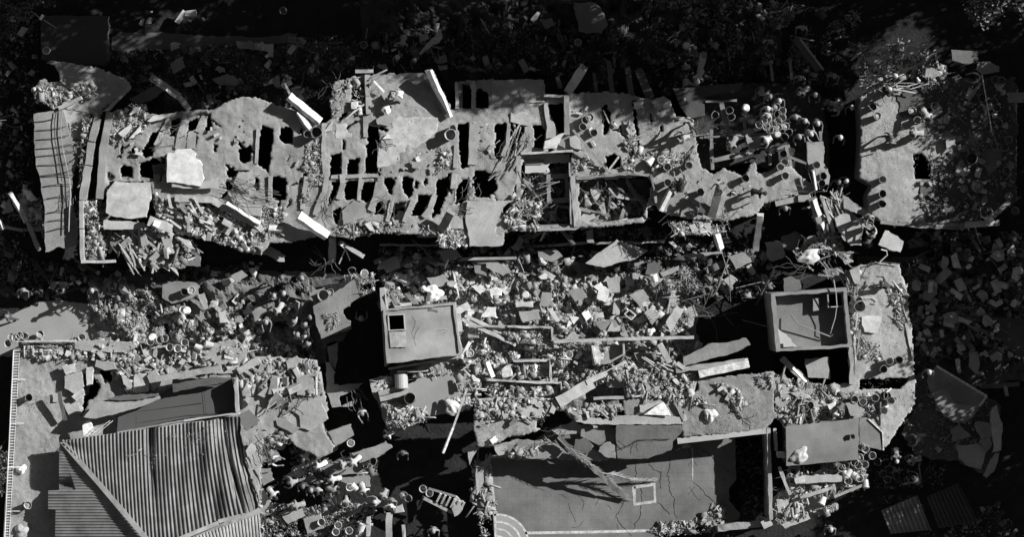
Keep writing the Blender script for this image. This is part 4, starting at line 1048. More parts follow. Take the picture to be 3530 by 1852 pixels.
# middle: slab beside the left hand stair room
mb = empty('middle_building', W(*P1('c2 1200,350'), 0), 'small middle roof slab below the left hand stair room', 'building')
slab('roof_slab', 'c2 835,205 900,185 1010,190 1110,240 1280,150 1430,155 1460,240 1495,330 1380,440 1370,450 1270,475 1220,430 1120,415 900,380 860,330', 2.6, tone=.26, kind='smooth', parent=mb)
slab('roof_slab', 'c2 910,390 1100,380 1240,440 1250,500 1120,545 1000,590 950,550 920,470', 2.4, tone=.35, kind='dust', parent=mb)
walls('wall', 'c2 835,205 900,185 1010,190 1280,150 1430,155 1495,330 1370,450 1120,545 950,550 860,330', 2.2, 0, mb, .15)
slab('kerb', 'c2 835,205 905,190 895,290 850,300', 2.9, tone=.42, parent=mb)
for s in ('c2 900,310 1100,255', 'c2 910,350 1110,300'): beam('concrete_beam', s, 3.0, 3.0, 34, .3, .34, 'one of two parallel beam stubs left of the dark bucket', 'beam', group='parallel beam stubs', rough=.02)
dr = empty('storage_drum', W(*P1('c2 1065,210'), 2.65), 'big pale drum lying against the stair room foot', 'drum')
V, F = tubegeo([W(*P1('c2 1065,265'), 3.0), W(*P1('c2 1060,165'), 3.0)], .35, 20); fixn(put('barrel', V, F, mat('plastic', .42), dr))
V, F = tubegeo([W(*P1('c2 1065,270'), 3.0), W(*P1('c2 1065,264'), 3.0)], .37, 20); fixn(put('lid', V, F, mat('plastic', .36), dr))
# dark west pier next to the pit
slab('pier_slab', 'b2 420,955 640,830 730,760 770,880 740,910 635,990 660,1050 690,1075 695,1130 640,1150 480,1200 440,1080', 2.4, 'folded pier slab between the left debris and the left hand stair room', 'concrete slab', tone=.24, kind='dust', th=.3)
slab('pier_slab', 'b2 395,880 430,840 490,850 480,910 500,930 430,945', 2.2, 'rounded slab with two buckets above the folded pier slab', 'concrete slab', tone=.28)
slab('pier_slab', 'b2 480,1205 690,1135 640,1210 500,1275', 2.0, 'dark lower flap of the folded pier slab', 'concrete slab', tone=.08)
slab('pier_slab', 'c2 515,80 540,80 580,150 570,240 620,250 780,235 700,290 610,330 620,400 730,350 700,400 560,410 520,300', 2.2, 'jagged narrow slab descending from the pier beside the black yard', 'concrete slab', tone=.26, kind='dust')
slab('pier_slab', 'b2 520,1240 600,1220 600,1340 | c2 580,130 540,80', 2.0, 'torn slab strip at the edge of the black yard', 'concrete slab', tone=.2)

# ================================================================== TREES (most stand just outside the frame and shade it)
k = 0
TL = [
    (250, -330, 12, 1.0, 'tree above the upper left corner'), (700, -360, 12, 1.1, 'tree above the frame over the dark path'), (1150, -430, 12, 1.05, 'tree above the top edge left of the hanging leaves'), (1400, -235, 12, .95, 'tree whose sunlit leaves hang in at the top edge left of centre'),
    (1660, -330, 12, 1.0, 'tree right of the one with the hanging leaves'), (1960, -370, 12, .95, 'tree standing behind the row above the middle roof'), (2251, -470, 12, 1.05, 'tree above the pale stained slab'), (2560, -310, 12, .95, 'tree above the top edge right of centre'),
    (2786, -350, 12, 1.1, 'tree above the shaded column'), (2986, -360, 12, 1.1, 'tree behind the leaning post in the upper right'), (3230, -300, 12, 1.1, 'tree above the standing stakes'), (3470, -130, 7, 1.05, 'tree whose leaves reach in at the upper right corner'), (3650, -350, 12, 1.2, 'tree above the upper right corner'),
    (-60, 60, 3.2, .6, 'small tree on the left edge near the thin pole'), (-90, 420, 3.0, .5, 'small tree on the left edge beside the hanging slab'), (-60, 1640, 3.4, .5, 'small tree at the left edge below the railing'), (80, -100, 5.5, .8, 'tree in the very corner at the upper left'),
    (3800, 170, 7, .9, 'tree outside the right edge level with the bucket covered roof'), (3800, 460, 7, .9, 'tree outside the right edge level with the east building'), (3840, 760, 7, 1.0, 'tree outside the right edge level with the dark rubble'), (3850, 1010, 7, 1.0, 'tree outside the right edge level with the cracked slabs'),
    (3960, 1220, 7, 1.05, 'tree outside the right edge level with the smooth grey roof'), (3860, 1480, 7, 1.0, 'tree outside the lower right corner'), (3900, 1760, 7, 1.1, 'tree below the lower right corner')]
for i in range(12): TL.append((420 + i * 390, -520 + 30 * math.sin(i * 2.1), 7.5, 1.2, 'tree number %s of the back row above the frame' % ('one two three four five six seven eight nine ten eleven twelve'.split()[i])))
for i in range(6): TL.append((4230, -60 + i * 330, 7.5, 1.25, 'tree number %s of the far row outside the right edge' % ('one two three four five six'.split()[i])))
for (u, v, h, sc, lab) in TL:
    tree(u, v, h, sc, lab, k % 3, k * 1.7); k += 1

# ================================================================== RUBBLE: pieces nobody could count
mh = lambda u, v: mound_h(u, v)
CEN = 'b3 0,700 300,760 560,760 900,740 1150,790 1280,900 1300,1100 1330,1200 700,1210 320,1230 320,1110 0,1110 | b2 1530,1110 1470,950 940,960 930,830 900,740 1450,690 1880,640'
CEN2 = 'b3 0,1250 320,1240 1200,1215 1400,1250 1200,1351 | c3 1200,120 1000,180 600,250 380,330 0,330 | c2 1660,200 1500,60 1560,20 | b2 1560,1100 1900,1250'
TON = (.16, .25, .33, .42, .55)
debris('rubble', 'fine broken concrete covering the sunlit rubble field between the two stair rooms', 'rubble', [CEN], 9000, .04, .32, mh, (.2, .28, .34, .42, .55))
debris('rubble', 'broken bricks and mortar around the concrete troughs', 'rubble', [CEN2], 5000, .04, .3, lambda u, v: mh(u, v) + .5, (.2, .3, .38, .5, .65))
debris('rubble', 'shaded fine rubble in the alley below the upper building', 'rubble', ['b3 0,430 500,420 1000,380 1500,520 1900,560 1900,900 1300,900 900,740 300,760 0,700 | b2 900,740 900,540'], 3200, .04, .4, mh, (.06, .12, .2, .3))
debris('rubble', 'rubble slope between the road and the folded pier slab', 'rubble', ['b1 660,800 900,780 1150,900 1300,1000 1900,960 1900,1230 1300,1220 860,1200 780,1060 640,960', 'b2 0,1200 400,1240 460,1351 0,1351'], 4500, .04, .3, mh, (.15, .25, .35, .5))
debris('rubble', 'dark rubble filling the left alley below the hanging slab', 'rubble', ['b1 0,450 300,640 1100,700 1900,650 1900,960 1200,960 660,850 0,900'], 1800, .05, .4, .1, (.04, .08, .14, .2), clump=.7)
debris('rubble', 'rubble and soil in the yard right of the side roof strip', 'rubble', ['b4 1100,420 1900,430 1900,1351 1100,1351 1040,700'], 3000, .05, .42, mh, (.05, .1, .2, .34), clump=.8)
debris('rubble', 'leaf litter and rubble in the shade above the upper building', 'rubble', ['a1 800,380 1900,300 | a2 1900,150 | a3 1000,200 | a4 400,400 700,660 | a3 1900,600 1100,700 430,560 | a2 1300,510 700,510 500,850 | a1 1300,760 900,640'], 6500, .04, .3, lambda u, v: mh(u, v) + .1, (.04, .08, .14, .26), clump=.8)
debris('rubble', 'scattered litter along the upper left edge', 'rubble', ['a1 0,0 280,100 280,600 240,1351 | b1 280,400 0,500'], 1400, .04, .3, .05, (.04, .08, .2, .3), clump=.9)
debris('litter', 'bright scraps and leaves under the trees at the upper right', 'litter', ['a3 950,0 1900,0 | a4 700,100 640,420 300,460 | a3 1500,400 1000,260'], 1900, .05, .32, lambda u, v: mh(u, v) + .1, (.05, .1, .3, .5), clump=1.0)
debris('rubble', 'splintered litter heap on the upper right roof edge', 'litter', ['a4 680,300 1000,330 1330,480 1350,600 1100,640 740,680 700,560'], 1100, .04, .3, E0 + .1, (.08, .2, .35, .5), longp=.4)
debris('litter', 'small waste spread over the shaded part of the upper right roof', 'litter', ['a4 1200,650 1500,600 1820,620 1820,1351 1200,1351', 'b4 1100,60 1800,50 1700,280 1200,340'], 1500, .04, .25, E0 + .04, (.08, .15, .3, .45), clump=.8)
debris('gravel', 'grit and mortar crumbs lying on the sunlit upper right roof', 'gravel', ['a4 720,700 1180,700 1170,1000 1090,1351 770,1351', 'b4 780,0 1160,60 1060,330 860,340'], 900, .02, .09, E0 + .03, (.3, .45, .7), flat=.4)
# on the roof slabs of the upper building
debris('gravel', 'crumbs of mortar over the dusty upper roof', 'gravel', [OUT_N], 5500, .012, .09, D + .04, (.25, .34, .45, .65), avoid=HOLES_N, flat=.4)
DB = ['a1 800,850 880,850 1000,880 1060,840 1120,880 1000,1000 900,1010 820,1040 790,1000', 'a1 870,830 950,750 1060,760 1080,840', 'b1 1120,120 1250,220 1560,240 1900,420 1900,580 1700,540 1400,440 1150,300', 'a1 440,560 520,600 700,620 700,700 560,690 440,590',
      'a1 230,650 330,600 480,640 560,700 380,780 250,720', 'a2 380,1000 480,1000 500,1351 420,1351 | b2 420,200 320,200 ', 'a2 720,560 780,560 790,840 700,840', 'b2 0,230 220,240 200,420 60,480 0,450', 'b2 560,380 850,330 1130,360 1300,340 1320,430 900,430 600,440',
      'b2 1330,410 1530,410 1530,530 1340,530', 'a3 450,1180 560,1130 700,1260 480,1290', 'a3 880,720 980,730 960,840 900,860', 'a3 840,900 910,900 960,1100 900,1240 830,1230', 'a3 950,1100 1360,1100 1340,1200 1050,1260', 'a2 540,720 680,560 700,580 610,860 560,840', 'a2 1330,1050 1430,1100 1420,1351 1330,1300',
      'b1 600,200 700,200 740,480 760,600 620,600', 'a1 600,860 720,820 680,1000 600,1351 570,1351', 'b2 1800,300 1900,200 | b3 0,160 230,210 240,400 0,400']
debris('rubble', 'broken brick and plaster heaped on the upper roof', 'rubble', DB, 6500, .03, .26, D + .06, (.2, .32, .42, .6), longp=.2, avoid=HOLES_N[:40])
debris('rubble', 'splintered timber and rubble on the sunken lower left corner of the upper building', 'rubble', ['b1 780,410 1250,400 1300,440 1460,560 1300,670 1100,680 960,560 800,480', 'b1 620,260 740,220 750,500 630,540'], 2600, .04, .5, D - .45, (.12, .2, .3, .42), longp=.6)
debris('rubble', 'pale plaster and rebar crumbs heaped on the middle balcony', 'rubble', ['b2 1340,410 1530,410 1540,530 1350,530', 'b3 1160,350 1480,340 1590,330 1600,400 1480,440 1200,440'], 900, .03, .2, D + .05, (.4, .6, .8), longp=.5)
debris('rubble', 'broken pieces hanging in the hollow east of the roof room', 'rubble', ['b4 400,100 600,160 640,300 520,320 480,150', 'b4 340,170 560,460 620,620 500,560 300,600 200,560 420,480', 'b4 830,170 1060,300 1000,350 860,340'], 1500, .04, .35, 2.6, (.15, .3, .4, .55), longp=.5)
debris('gravel', 'small broken pieces along the side roof strip', 'gravel', ['b4 900,810 1040,800 1060,960 970,1000', 'b4 690,1200 880,1250 880,1351 700,1351', 'b4 600,700 720,700 720,900 660,1351 640,1300', 'b4 960,960 1050,980 1020,1150 960,1080'], 1500, .03, .22, D + .05, (.2, .34, .45, .6), longp=.3)
debris('gravel', 'grit on the side roof strip', 'gravel', [OUT_S], 1500, .012, .09, D + .04, (.25, .35, .5), flat=.4)
debris('rubble', 'rubble heaps on the lower right roof around the buckets', 'rubble', ['c4 100,180 500,260 560,300 700,300 1000,330 840,480 700,470 180,540 90,460', 'c4 180,845 560,800 740,850 760,960 540,1060 300,1070 180,1030', 'c4 90,1080 340,1100 340,1200 100,1260', 'c4 360,1160 540,1110 540,1160 400,1200'], 3200, .04, .35, D + .1, (.2, .32, .42, .6), longp=.4)
debris('rubble', 'chips in the dark corner under the cracked slabs', 'rubble', ['c4 840,1050 1150,1040 1180,1160 1000,1180 870,1120', 'c4 1100,1351 1700,1100 1900,1351', 'c4 850,700 1350,800 1300,1000 800,1000'], 700, .04, .3, .3, (.04, .1, .3), clump=1)
# on the terrace
debris('rubble', 'broken masonry and slabs strewn across the terrace top', 'rubble', ['b1 170,1240 700,1220 1400,1280 1800,1260 | c2 0,60 440,80 480,220 500,320 400,330 0,300 | c1 1750,300 1740,60 1640,120 1180,160 1100,200 700,60 350,60 180,40', 'c1 840,120 1150,180 1140,310 900,320'], 8500, .03, .32, D + .08, (.2, .3, .38, .5), longp=.2)
debris('rubble', 'rubble slope right of the collapsed metal roof', 'rubble', ['c1 1700,460 1900,300 | c2 0,300 300,340 180,430 340,560 300,660 40,700 | c1 1900,700 1850,900 1780,760', 'c1 1780,800 1900,760 1900,1100 1880,1150'], 2600, .03, .3, D - .2, (.15, .25, .35, .5), longp=.3)
debris('gravel', 'grit and dust lumps on the terrace floor', 'gravel', ['b1 150,1240 700,1240 | c1 600,400 430,640 200,1100 100,1351 80,1351 150,0'], 1300, .012, .08, D + .04, (.25, .35, .5), flat=.4)
debris('rubble', 'rubble on the lower yard floor among the workers', 'rubble', ['c2 0,1080 300,1130 900,1100 800,1351 0,1351', 'c2 250,700 600,800 900,780 880,900 500,1000 250,950'], 2800, .03, .25, 1.6, (.12, .25, .35), clump=.5)
debris('litter', 'chips and dust lying on the metal roof', 'litter', ['c1 1200,560 1640,520 1700,700 1500,800 1250,700', 'c1 900,700 1200,700 1300,1100 1000,1000'], 160, .03, .14, D + 1.35, (.3, .5))
# court roof
debris('rubble', 'broken masonry along the top of the court roof', 'rubble', ['c3 0,340 300,350 340,400 240,480 0,500 | c2 1600,480 1600,370', 'c3 340,380 450,480 830,460 820,400 560,390 400,440', 'c3 780,110 1200,120 1340,170 1330,330 1000,340 860,330 830,200 700,200', 'c3 1480,230 1640,260 1720,400 1640,430 1560,330', 'c3 1780,180 1900,160 | c4 60,170 70,280 | c3 1820,260', 'c3 1180,350 1420,340 1440,380 1290,400 1200,390', 'c3 0,690 200,700 200,760 0,770'], 5000, .03, .3, T0 + .07, (.2, .3, .38, .5), longp=.15)
debris('gravel', 'grit on the court roof slabs', 'gravel', ['c2 1590,360 1900,345 | c3 290,345 240,560 0,620 | c2 1740,680 1600,700', 'c3 820,480 1250,480 1400,300 1900,200 | c4 80,450 | c3 1860,560 1250,610'], 1300, .015, .09, T0 + .05, (.25, .36, .5), flat=.4)
debris('rubble', 'rubble fallen along the lower edge of the painted court', 'rubble', ['c3 1000,1300 1180,1230 1300,1240 1400,1200 1520,1120 1560,1140 1570,1270 1500,1320 1100,1351', 'c3 1180,680 1320,680 1300,700 1200,710'], 700, .03, .3, C0 + .05, (.2, .32, .45))
debris('rubble', 'dim rubble at the bottom of the long pit', 'rubble', ['c3 1640,650 1870,600 1890,1230 1680,1200'], 300, .06, .3, .1, (.05, .12, .25))
debris('rubble', 'rubble over the middle roof and around the drum', 'rubble', ['c2 890,190 1010,190 1000,270 890,300', 'c2 910,390 1110,390 1240,440 1230,510 1100,545 960,560', 'c2 1390,350 1560,340 1570,400 1440,450', 'c2 1120,190 1420,130 1440,165 1280,170'], 2200, .03, .26, 2.75, (.3, .45, .65), longp=.35)
debris('rubble', 'small rubble on the folded pier slab', 'rubble', ['b2 490,1020 600,1010 620,1100 540,1150', 'b2 640,740 860,720 880,860 780,890 740,760'], 700, .03, .15, 2.45, (.25, .4, .6), longp=.5)
debris('rubble', 'torn masonry beside the yard and the court wall', 'rubble', ['c2 1600,800 1700,800 1730,1351 1650,1351 1600,1050', 'c2 1480,180 1650,200 1600,350 1500,330'], 700, .04, .5, 1.8, (.2, .35, .45), longp=.6)
debris('rubble', 'white plaster pieces beside the hanging slab at the left edge', 'rubble', ['b1 160,110 300,200 320,400 240,420 160,240', 'b1 30,190 80,240 60,290 20,280'], 260, .06, .4, 1.2, (.3, .5, .8))

# sticks and stakes: loose laths by area
def sticks(poly, n, z, l0, l1, w, tone, label, group, ang=None, spread=3.2, nm='wooden_stick'):
    U, V_ = sample([poly], n)
    for u, v in zip(U, V_):
        a = R.uniform(0, math.pi) if ang is None else math.radians(ang + R.gauss(0, spread * 8))
        l = R.uniform(l0, l1) * 32; t_ = R.choice(tone)
        dz = R.uniform(-.1, .35)
        A = W(u - l * math.cos(a), v + l * math.sin(a), z + .1); B = W(u + l * math.cos(a), v - l * math.sin(a), z + .1 + dz)
        V2, F2 = roughbox(A, B, w * R.uniform(.6, 1.5), .04, .003)
        tag(fixn(put(nm, V2, F2, mat('wood', t_))), label, 'stick', group)
# ------------------------------------------------------------------ rubble pieces big enough to count
sticks('b3 530,120 1000,60 980,300 640,350', 14, 2.2, .6, 1.8, .09, (.1, .18, .3), 'twisted timber in the debris filled roofless room', 'timbers in the roofless room', 150, 3)
slab('cracked_plateau', 'c4 1110,180 1250,115 1640,340 1730,400 1735,700 1680,870 1600,890 1400,790 1120,770 1010,600 1110,400', 1.1, 'broad cracked ground slab under the fractured plates at the lower right', 'concrete slab', tone=.13, kind='stained', jag=.08, th=.3)
debris('rubble', 'dim rubble over the fractured plates at the lower right', 'rubble', ['c4 1110,180 1250,115 1640,340 1735,700 1600,890 1400,790 1120,770 1010,600'], 900, .04, .3, 1.3, (.1, .2, .35), clump=.9)
chunks([CEN], 120, .28, .75, lambda u, v: mh(u, v) + .1, (.24, .3, .36, .42, .5, .74), 'loose broken block in the sunlit rubble field between the two stair rooms', 'blocks in the sunlit rubble field', kinds=('plate', 'block', 'plate'))
chunks([CEN2], 34, .25, .6, lambda u, v: mh(u, v) + .6, (.3, .4, .5, .6), 'broken block among the concrete troughs', 'blocks among the troughs')
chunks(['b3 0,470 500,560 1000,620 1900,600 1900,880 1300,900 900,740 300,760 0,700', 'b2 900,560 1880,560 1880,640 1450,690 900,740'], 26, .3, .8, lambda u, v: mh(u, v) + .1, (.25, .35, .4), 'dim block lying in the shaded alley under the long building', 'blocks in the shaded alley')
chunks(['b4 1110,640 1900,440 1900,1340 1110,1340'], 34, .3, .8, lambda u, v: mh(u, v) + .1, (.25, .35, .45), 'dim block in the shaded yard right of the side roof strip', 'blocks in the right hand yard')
chunks(['b1 850,800 1150,800 1150,960 700,950', 'b1 1500,850 1900,850 1900,1150 1550,1100', 'b2 0,850 60,1000 0,1100'], 26, .3, .8, lambda u, v: mh(u, v) + .1, (.3, .42, .5), 'block on the rubble slope beside the road', 'blocks on the slope by the road')
chunks(['c1 1740,150 1900,100 | c2 0,60 430,90 450,320 300,340 0,380 | c1 1730,400', 'c1 1760,760 1900,700 | c2 60,560 0,480'], 24, .35, .95, D + .12, (.28, .34, .4), 'angular slab fragment on the rubble at the right end of the terrace', 'slab fragments at the terrace end', kinds=('plate', 'block'))
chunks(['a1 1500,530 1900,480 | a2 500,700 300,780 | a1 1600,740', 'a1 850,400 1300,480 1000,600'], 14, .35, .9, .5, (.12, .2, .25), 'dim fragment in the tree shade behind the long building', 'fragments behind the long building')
chunks(['c3 1380,1230 1530,1130 1560,1250 1420,1290', 'c3 1280,1230 1350,1230 1340,1280'], 8, .3, .55, C0 + .1, (.28, .34), 'broken block fallen on the lower court edge', 'blocks on the court edge')
# slabs and pieces read one by one off the photograph: polygon, height, tone, slope, label
for q, z, t, g, lab in [
    ('b3 545,650 770,480 900,520 1000,560 900,620 680,680', 1.5, .34, (0, -.1), 'large pale diamond shaped slab in the alley below the long building'),
    ('b2 62,530 110,530 215,590 205,640 180,640 60,580', 1.4, .32, (-.1, 0), 'small rectangular slab in the shade below the white parapet piece'),
    ('b2 1680,640 1740,625 1850,690 1800,740 1680,680', 1.3, .3, (0, 0), 'rounded oblong slab at the top of the rubble field'),
    ('b2 1580,640 1680,660 1680,740 1600,720', 1.1, .2, (0, 0), 'small shaded slab left of the rounded oblong slab'),
    ('b3 600,820 650,795 720,840 690,935 630,910 640,850', 1.3, .7, (.1, -.1), 'bright jagged white slab in the middle of the rubble field'),
    ('b3 700,760 800,745 795,860 720,870', 1.2, .36, (.05, -.1), 'square slab right above the bright jagged one'),
    ('b3 700,1150 770,1020 810,1060 800,1140', 1.3, .28, (-.2, 0), 'grey tilted panel leaning near the foot of the rubble field'),
    ('b3 970,1010 1020,975 1085,1035 1030,1100', 1.3, .26, (-.1, -.1), 'grey louvred box lid in the rubble field'),
    ('b3 265,980 300,975 360,1070 335,1080', 1.3, .75, (.2, 0), 'narrow bright board in the rubble field'),
    ('b2 1710,835 1790,835 1790,885 1715,885', 1.2, .8, (.1, 0), 'clean white rectangular plate in the rubble field'),
    ('b2 1645,1040 1690,970 1755,970 1750,1045', 1.2, .7, (.1, 0), 'white four sided plate left of the kerb beam'),
    ('b2 1570,815 1600,805 1655,850 1640,880', 1.3, .75, (.1, 0), 'white narrow plate near the top of the rubble field'),
    ('b3 380,1210 450,1150 500,1190 470,1210', 1.3, .3, (0, -.1), 'triangular grey slab against the long kerb beam'),
    ('b3 425,1035 500,1050 460,1095', 1.3, .7, (0, 0), 'small white triangular plate in the rubble field'),
    ('b3 1160,1150 1130,1080 1210,960 1260,990 1190,1120', 1.4, .5, (.1, 0), 'crumpled pale sheet at the right end of the rubble field'),
    ('b4 20,500 130,490 160,600 70,640 30,600', .9, .28, (0, 0), 'rounded shaded slab left of the roof room'),
    ('b4 130,460 240,420 300,460 200,560 150,540', .8, .14, (0, 0), 'dark slab in shade above the rounded slab'),
    ('b3 1000,640 1100,620 1080,740 980,730', 1, .12, (0, 0), 'dark slab in the middle of the shaded alley'),
    ('b3 1090,720 1220,670 1225,700 1110,750', 1.1, .3, (0, 0), 'long dim plate at the right of the shaded alley'),
    ('b3 1550,770 1600,730 1655,775 1595,825', 1.1, .36, (0, 0), 'square dim plate left of the right hand stair room'),
    ('b3 900,650 1020,615 1030,630 905,675', 1.2, .25, (0, 0), 'thin plate below the diamond shaped slab'),
    ('b3 1400,820 1520,810 1480,860 1390,860', .8, .2, (0, 0), 'rough dim slab at the dark right end of the rubble'),
    ('b1 1180,790 1300,780 1450,800 1430,890 1250,945 1180,900', .9, .22, (0, 0), 'flat slab with two buckets standing on it in the left alley'),
    ('b1 1440,880 1490,870 1520,980 1490,990', 1.1, .42, (.1, 0), 'upright pale slab right of the two buckets in the alley'),
    ('b1 1680,740 1760,700 1800,740 1720,800', 1.3, .28, (0, 0), 'square slab with a hole in the left alley'),
    ('b1 1540,705 1590,710 1580,745 1535,740', 1.2, .35, (0, 0), 'small pale square in the left alley'),
    ('b1 860,820 880,815 980,885 960,895 870,850', 1.0, .8, (.2, 0), 'bright white bar on the rubble beside the road'),
    ('b1 1590,1010 1640,1000 1660,1080 1600,1085', 1.2, .6, (.1, 0), 'pale lump shaped block at the right of the slope'),
    ('b1 1810,970 1900,960 | b2 0,960 90,1000 0,1080 | b1 1850,1040', 1.1, .3, (.05, 0), 'big slab between the slope and the dark crowd yard'),
    ('b1 775,140 830,60 1095,60 1095,180 1060,310 930,325 830,310 770,280', D + .35, .47, (.02, -.03), 'big square pale cracked plate on the left part of the long roof'),
    ('b1 755,335 1050,350 1050,395 830,405 755,402', D + .3, .42, (0, -.1), 'pale strip broken off below the big square plate'),
    ('a1 1220,1115 1270,1110 1280,1085 1390,1080 1420,1110 1430,1160 1470,1190 1480,1300 | b1 1460,90 1250,60 1215,60', D + .5, .66, (.06, -.05), 'brightest white wall piece lying on the left part of the long roof'),
    ('b1 1250,20 1470,60 1590,20 1590,100 1470,105 1250,95', D + .4, .4, (0, -.1), 'grey flank of the brightest white wall piece'),
    ('a1 940,830 980,780 1020,775 1010,800 950,840', D + .4, .6, (0, 0), 'pale plank on the rubble at the top left of the long roof'),
    ('a1 745,810 870,695 895,700 800,790 790,805', D + .3, .36, (0, 0), 'grey plank at the top of the two long beams'),
    ('a1 1070,880 1110,845 1290,815 1220,850 1110,885', D + .35, .55, (.05, 0), 'pale splintered plank left of the rib holes'),
    ('a1 860,970 950,900 960,930 900,1000', D + .4, .6, (.1, 0), 'pale shard in the rubble left of the rib holes'),
    ('a1 940,1010 1030,900 1020,960', D + .35, .7, (.1, 0), 'white curved shard in the rubble left of the rib holes'),
    ('a1 1110,1200 1200,1190 1200,1320 1120,1300', D - .4, .16, (0, 0), 'dark sunken panel left of the brightest wall piece'),
    ('b1 1115,0 1165,0 1165,110 1115,110', D - .1, .2, (0, 0), 'dark upright panel right of the big square plate'),
    ('b1 800,500 900,480 910,570 840,580', D + .1, .14, (-.2, 0), 'dark box end at the lower left of the long building'),
    ('b1 1170,450 1250,440 1255,530 1210,560', D + .1, .36, (.1, 0), 'pale standing panel below the bright block end'),
    ('b1 1280,460 1370,480 1420,550 1370,540', D + .15, .5, (.1, 0), 'bright shard at the lower left rubble edge'),
    ('b1 1660,140 1780,160 1900,230 1900,310 1800,290 1700,220', D + .25, .4, (.05, -.05), 'mottled slab above the row of bright beam tops'),
    ('b1 1730,0 1800,0 1810,130 1740,110 1700,60', D + .2, .36, (0, 0), 'tilted flat plate left of the crack of cables'),
    ('b2 630,270 720,190 790,220 808,260 800,320 640,370', D + .15, .25, (-.1, -.05), 'smooth grey plate caught in the lower rib holes'),
    ('b2 920,200 1110,195 1060,250 960,285', D - .6, .2, (-.1, 0), 'dark plate fallen into the lower rib holes'),
    ('a2 880,870 930,840 990,845 1000,890 960,915 890,905', D + .3, .3, (-.05, 0), 'oval slab piece beside the pale screed patch'),
    ('a2 918,1010 1000,1010 1000,1060 915,1070', D + .12, .33, (0, 0), 'smooth grey square in the pale screed patch'),
    ('a2 925,1010 960,975 990,1010', D + .2, .75, (0, 0), 'small white half round piece in the screed patch'),
    ('a2 1165,1150 1185,1135 1205,1170 1180,1180', D + .2, .7, (0, 0), 'small white stone on the roof below the screed patch'),
    ('a2 1135,1170 1195,1180 1195,1230 1140,1220', D + .3, .34, (.1, 0), 'small block beside the white stone on the roof'),
    ('a2 700,740 740,745 735,790 700,790', D + .3, .65, (.1, 0), 'white box among the sticks on the middle roof'),
    ('a2 920,690 1000,665 1050,720 1000,780 950,740', D + .4, .3, (0, 0), 'dark scattered furniture panel on the middle roof'),
    ('a3 240,1080 250,1030 390,970 330,1080', D + .6, .85, (.25, -.05), 'bright white folded sheet above the bathroom'),
    ('a3 430,1000 500,980 520,1090 440,1080', D + .2, .42, (0, 0), 'pale torn piece left of the long diagonal rod'),
    ('a3 1030,735 1110,700 1170,740 1100,780 1050,790', D + .25, .34, (.05, 0), 'pale wedge slab in the upper right of the dusty roof'),
    ('a3 900,745 960,735 965,780 900,790', D + .3, .5, (.1, 0), 'small heap of pale plaster at the top of the roof crack'),
    ('a3 0,820 110,815 180,880 130,915 70,905 0,885', D + .06, .38, (0, 0), 'pale slab tongue left of the standing wall'),
    ('a2 500,960 560,880 | a2 560,950', D + .1, .4, (0, 0), 'small triangular scrap next to the big round basin'),
    ('b3 600,400 610,500 560,500 550,420', 1.9, .28, (0, 0), 'hanging grey cloth shaped slab with white streaks below the roofless room'),
    ('b3 880,500 1130,475 1120,500 900,510', 1.3, .33, (0, 0), 'thin pale slab along the alley wall'),
    ('b3 1150,495 1180,490 1245,550 1220,555', 1.4, .6, (.1, 0), 'curved white strip in the dark alley'),
    ('b3 1250,590 1540,560 1540,580 1300,610', 1.2, .3, (0, 0), 'long thin ledge in the alley under the pale balcony'),
    ('b3 1300,370 1460,355 1450,420 1320,430', D + .15, .45, (0, 0), 'pale flat block on the balcony heap'),
    ('a2 1190,390 1265,300 1355,215 1360,270 1340,310 1290,325 1205,400', 1.2, .5, (.1, 0), 'bright blade shaped slab in the shade above the middle roof'),
    ('a2 1200,250 1250,240 1260,280 1200,305', 1.1, .36, (0, 0), 'pale stone beside the bright blade shaped slab'),
    ('a2 1330,475 1390,470 1400,500 1340,510', 1.1, .25, (0, 0), 'oval stone above the white leaning wall'),
    ('a2 1300,410 1380,400 1400,450 1320,460', 1, .2, (0, 0), 'ribbed dim stone above the white leaning wall'),
    ('a1 1240,315 1310,310 1315,345 1245,365', .7, .5, (.1, 0), 'bright small plate in front of the dark path'),
    ('a1 1240,460 1320,415 1350,490 1260,535', 1.0, .3, (0, 0), 'ribbed dim block behind the upper left of the long building'),
    ('a1 1545,570 1650,540 1740,580 1720,620 1600,620', 1.1, .2, (0, 0), 'diamond shaped dim slab in the shade at the upper left'),
    ('a1 940,720 1150,610 1200,650 1100,730 1020,750', 1.8, .16, (0, 0), 'dim rectangular slab behind the fallen column'),
    ('a1 700,670 860,560 910,680 820,740', 2.2, .16, (0, 0), 'shaded slab right of the upper left roof corner'),
    ('a3 460,20 600,15 660,60 710,180 660,240 500,230', 1.2, .20, (0, 0), 'pale stained rounded slab near the top edge'),
    ('a3 210,140 300,130 320,185 250,200', .9, .22, (0, 0), 'small dim square slab at the top edge'),
    ('a3 145,140 195,80 215,90 170,170', .9, .3, (0, 0), 'dim bent strip left of the small dim square slab'),
    ('a4 1070,350 1200,345 1220,440 1150,430 1100,410', .9 + 2, .3, (0, 0), 'ragged pale sheet behind the standing stakes'),
    ('a4 1370,360 1570,365 1570,440 1480,470 1380,440', 2.2, .13, (0, 0), 'dim square panel at the upper right'),
    ('a4 1560,450 1650,450 1720,480 1720,520 1600,540 1560,500', 3.6, .35, (.05, 0), 'pale bundled sheet at the upper right'),
    ('a4 1490,750 1500,700 1580,600 1600,600 1540,690', 3.6, .36, (.05, 0), 'pale blade shaped strip at the upper right'),
    ('a4 1775,680 1900,670 1900,745 1785,740', 3.6, .42, (0, 0), 'pale rectangular board at the right edge'),
    ('a4 1240,1110 1420,1100 1400,1180 1300,1250 1310,1310 1230,1300 1220,1170', 3.44, .22, (0, 0), 'dim mottled slab right of the black roof opening'),
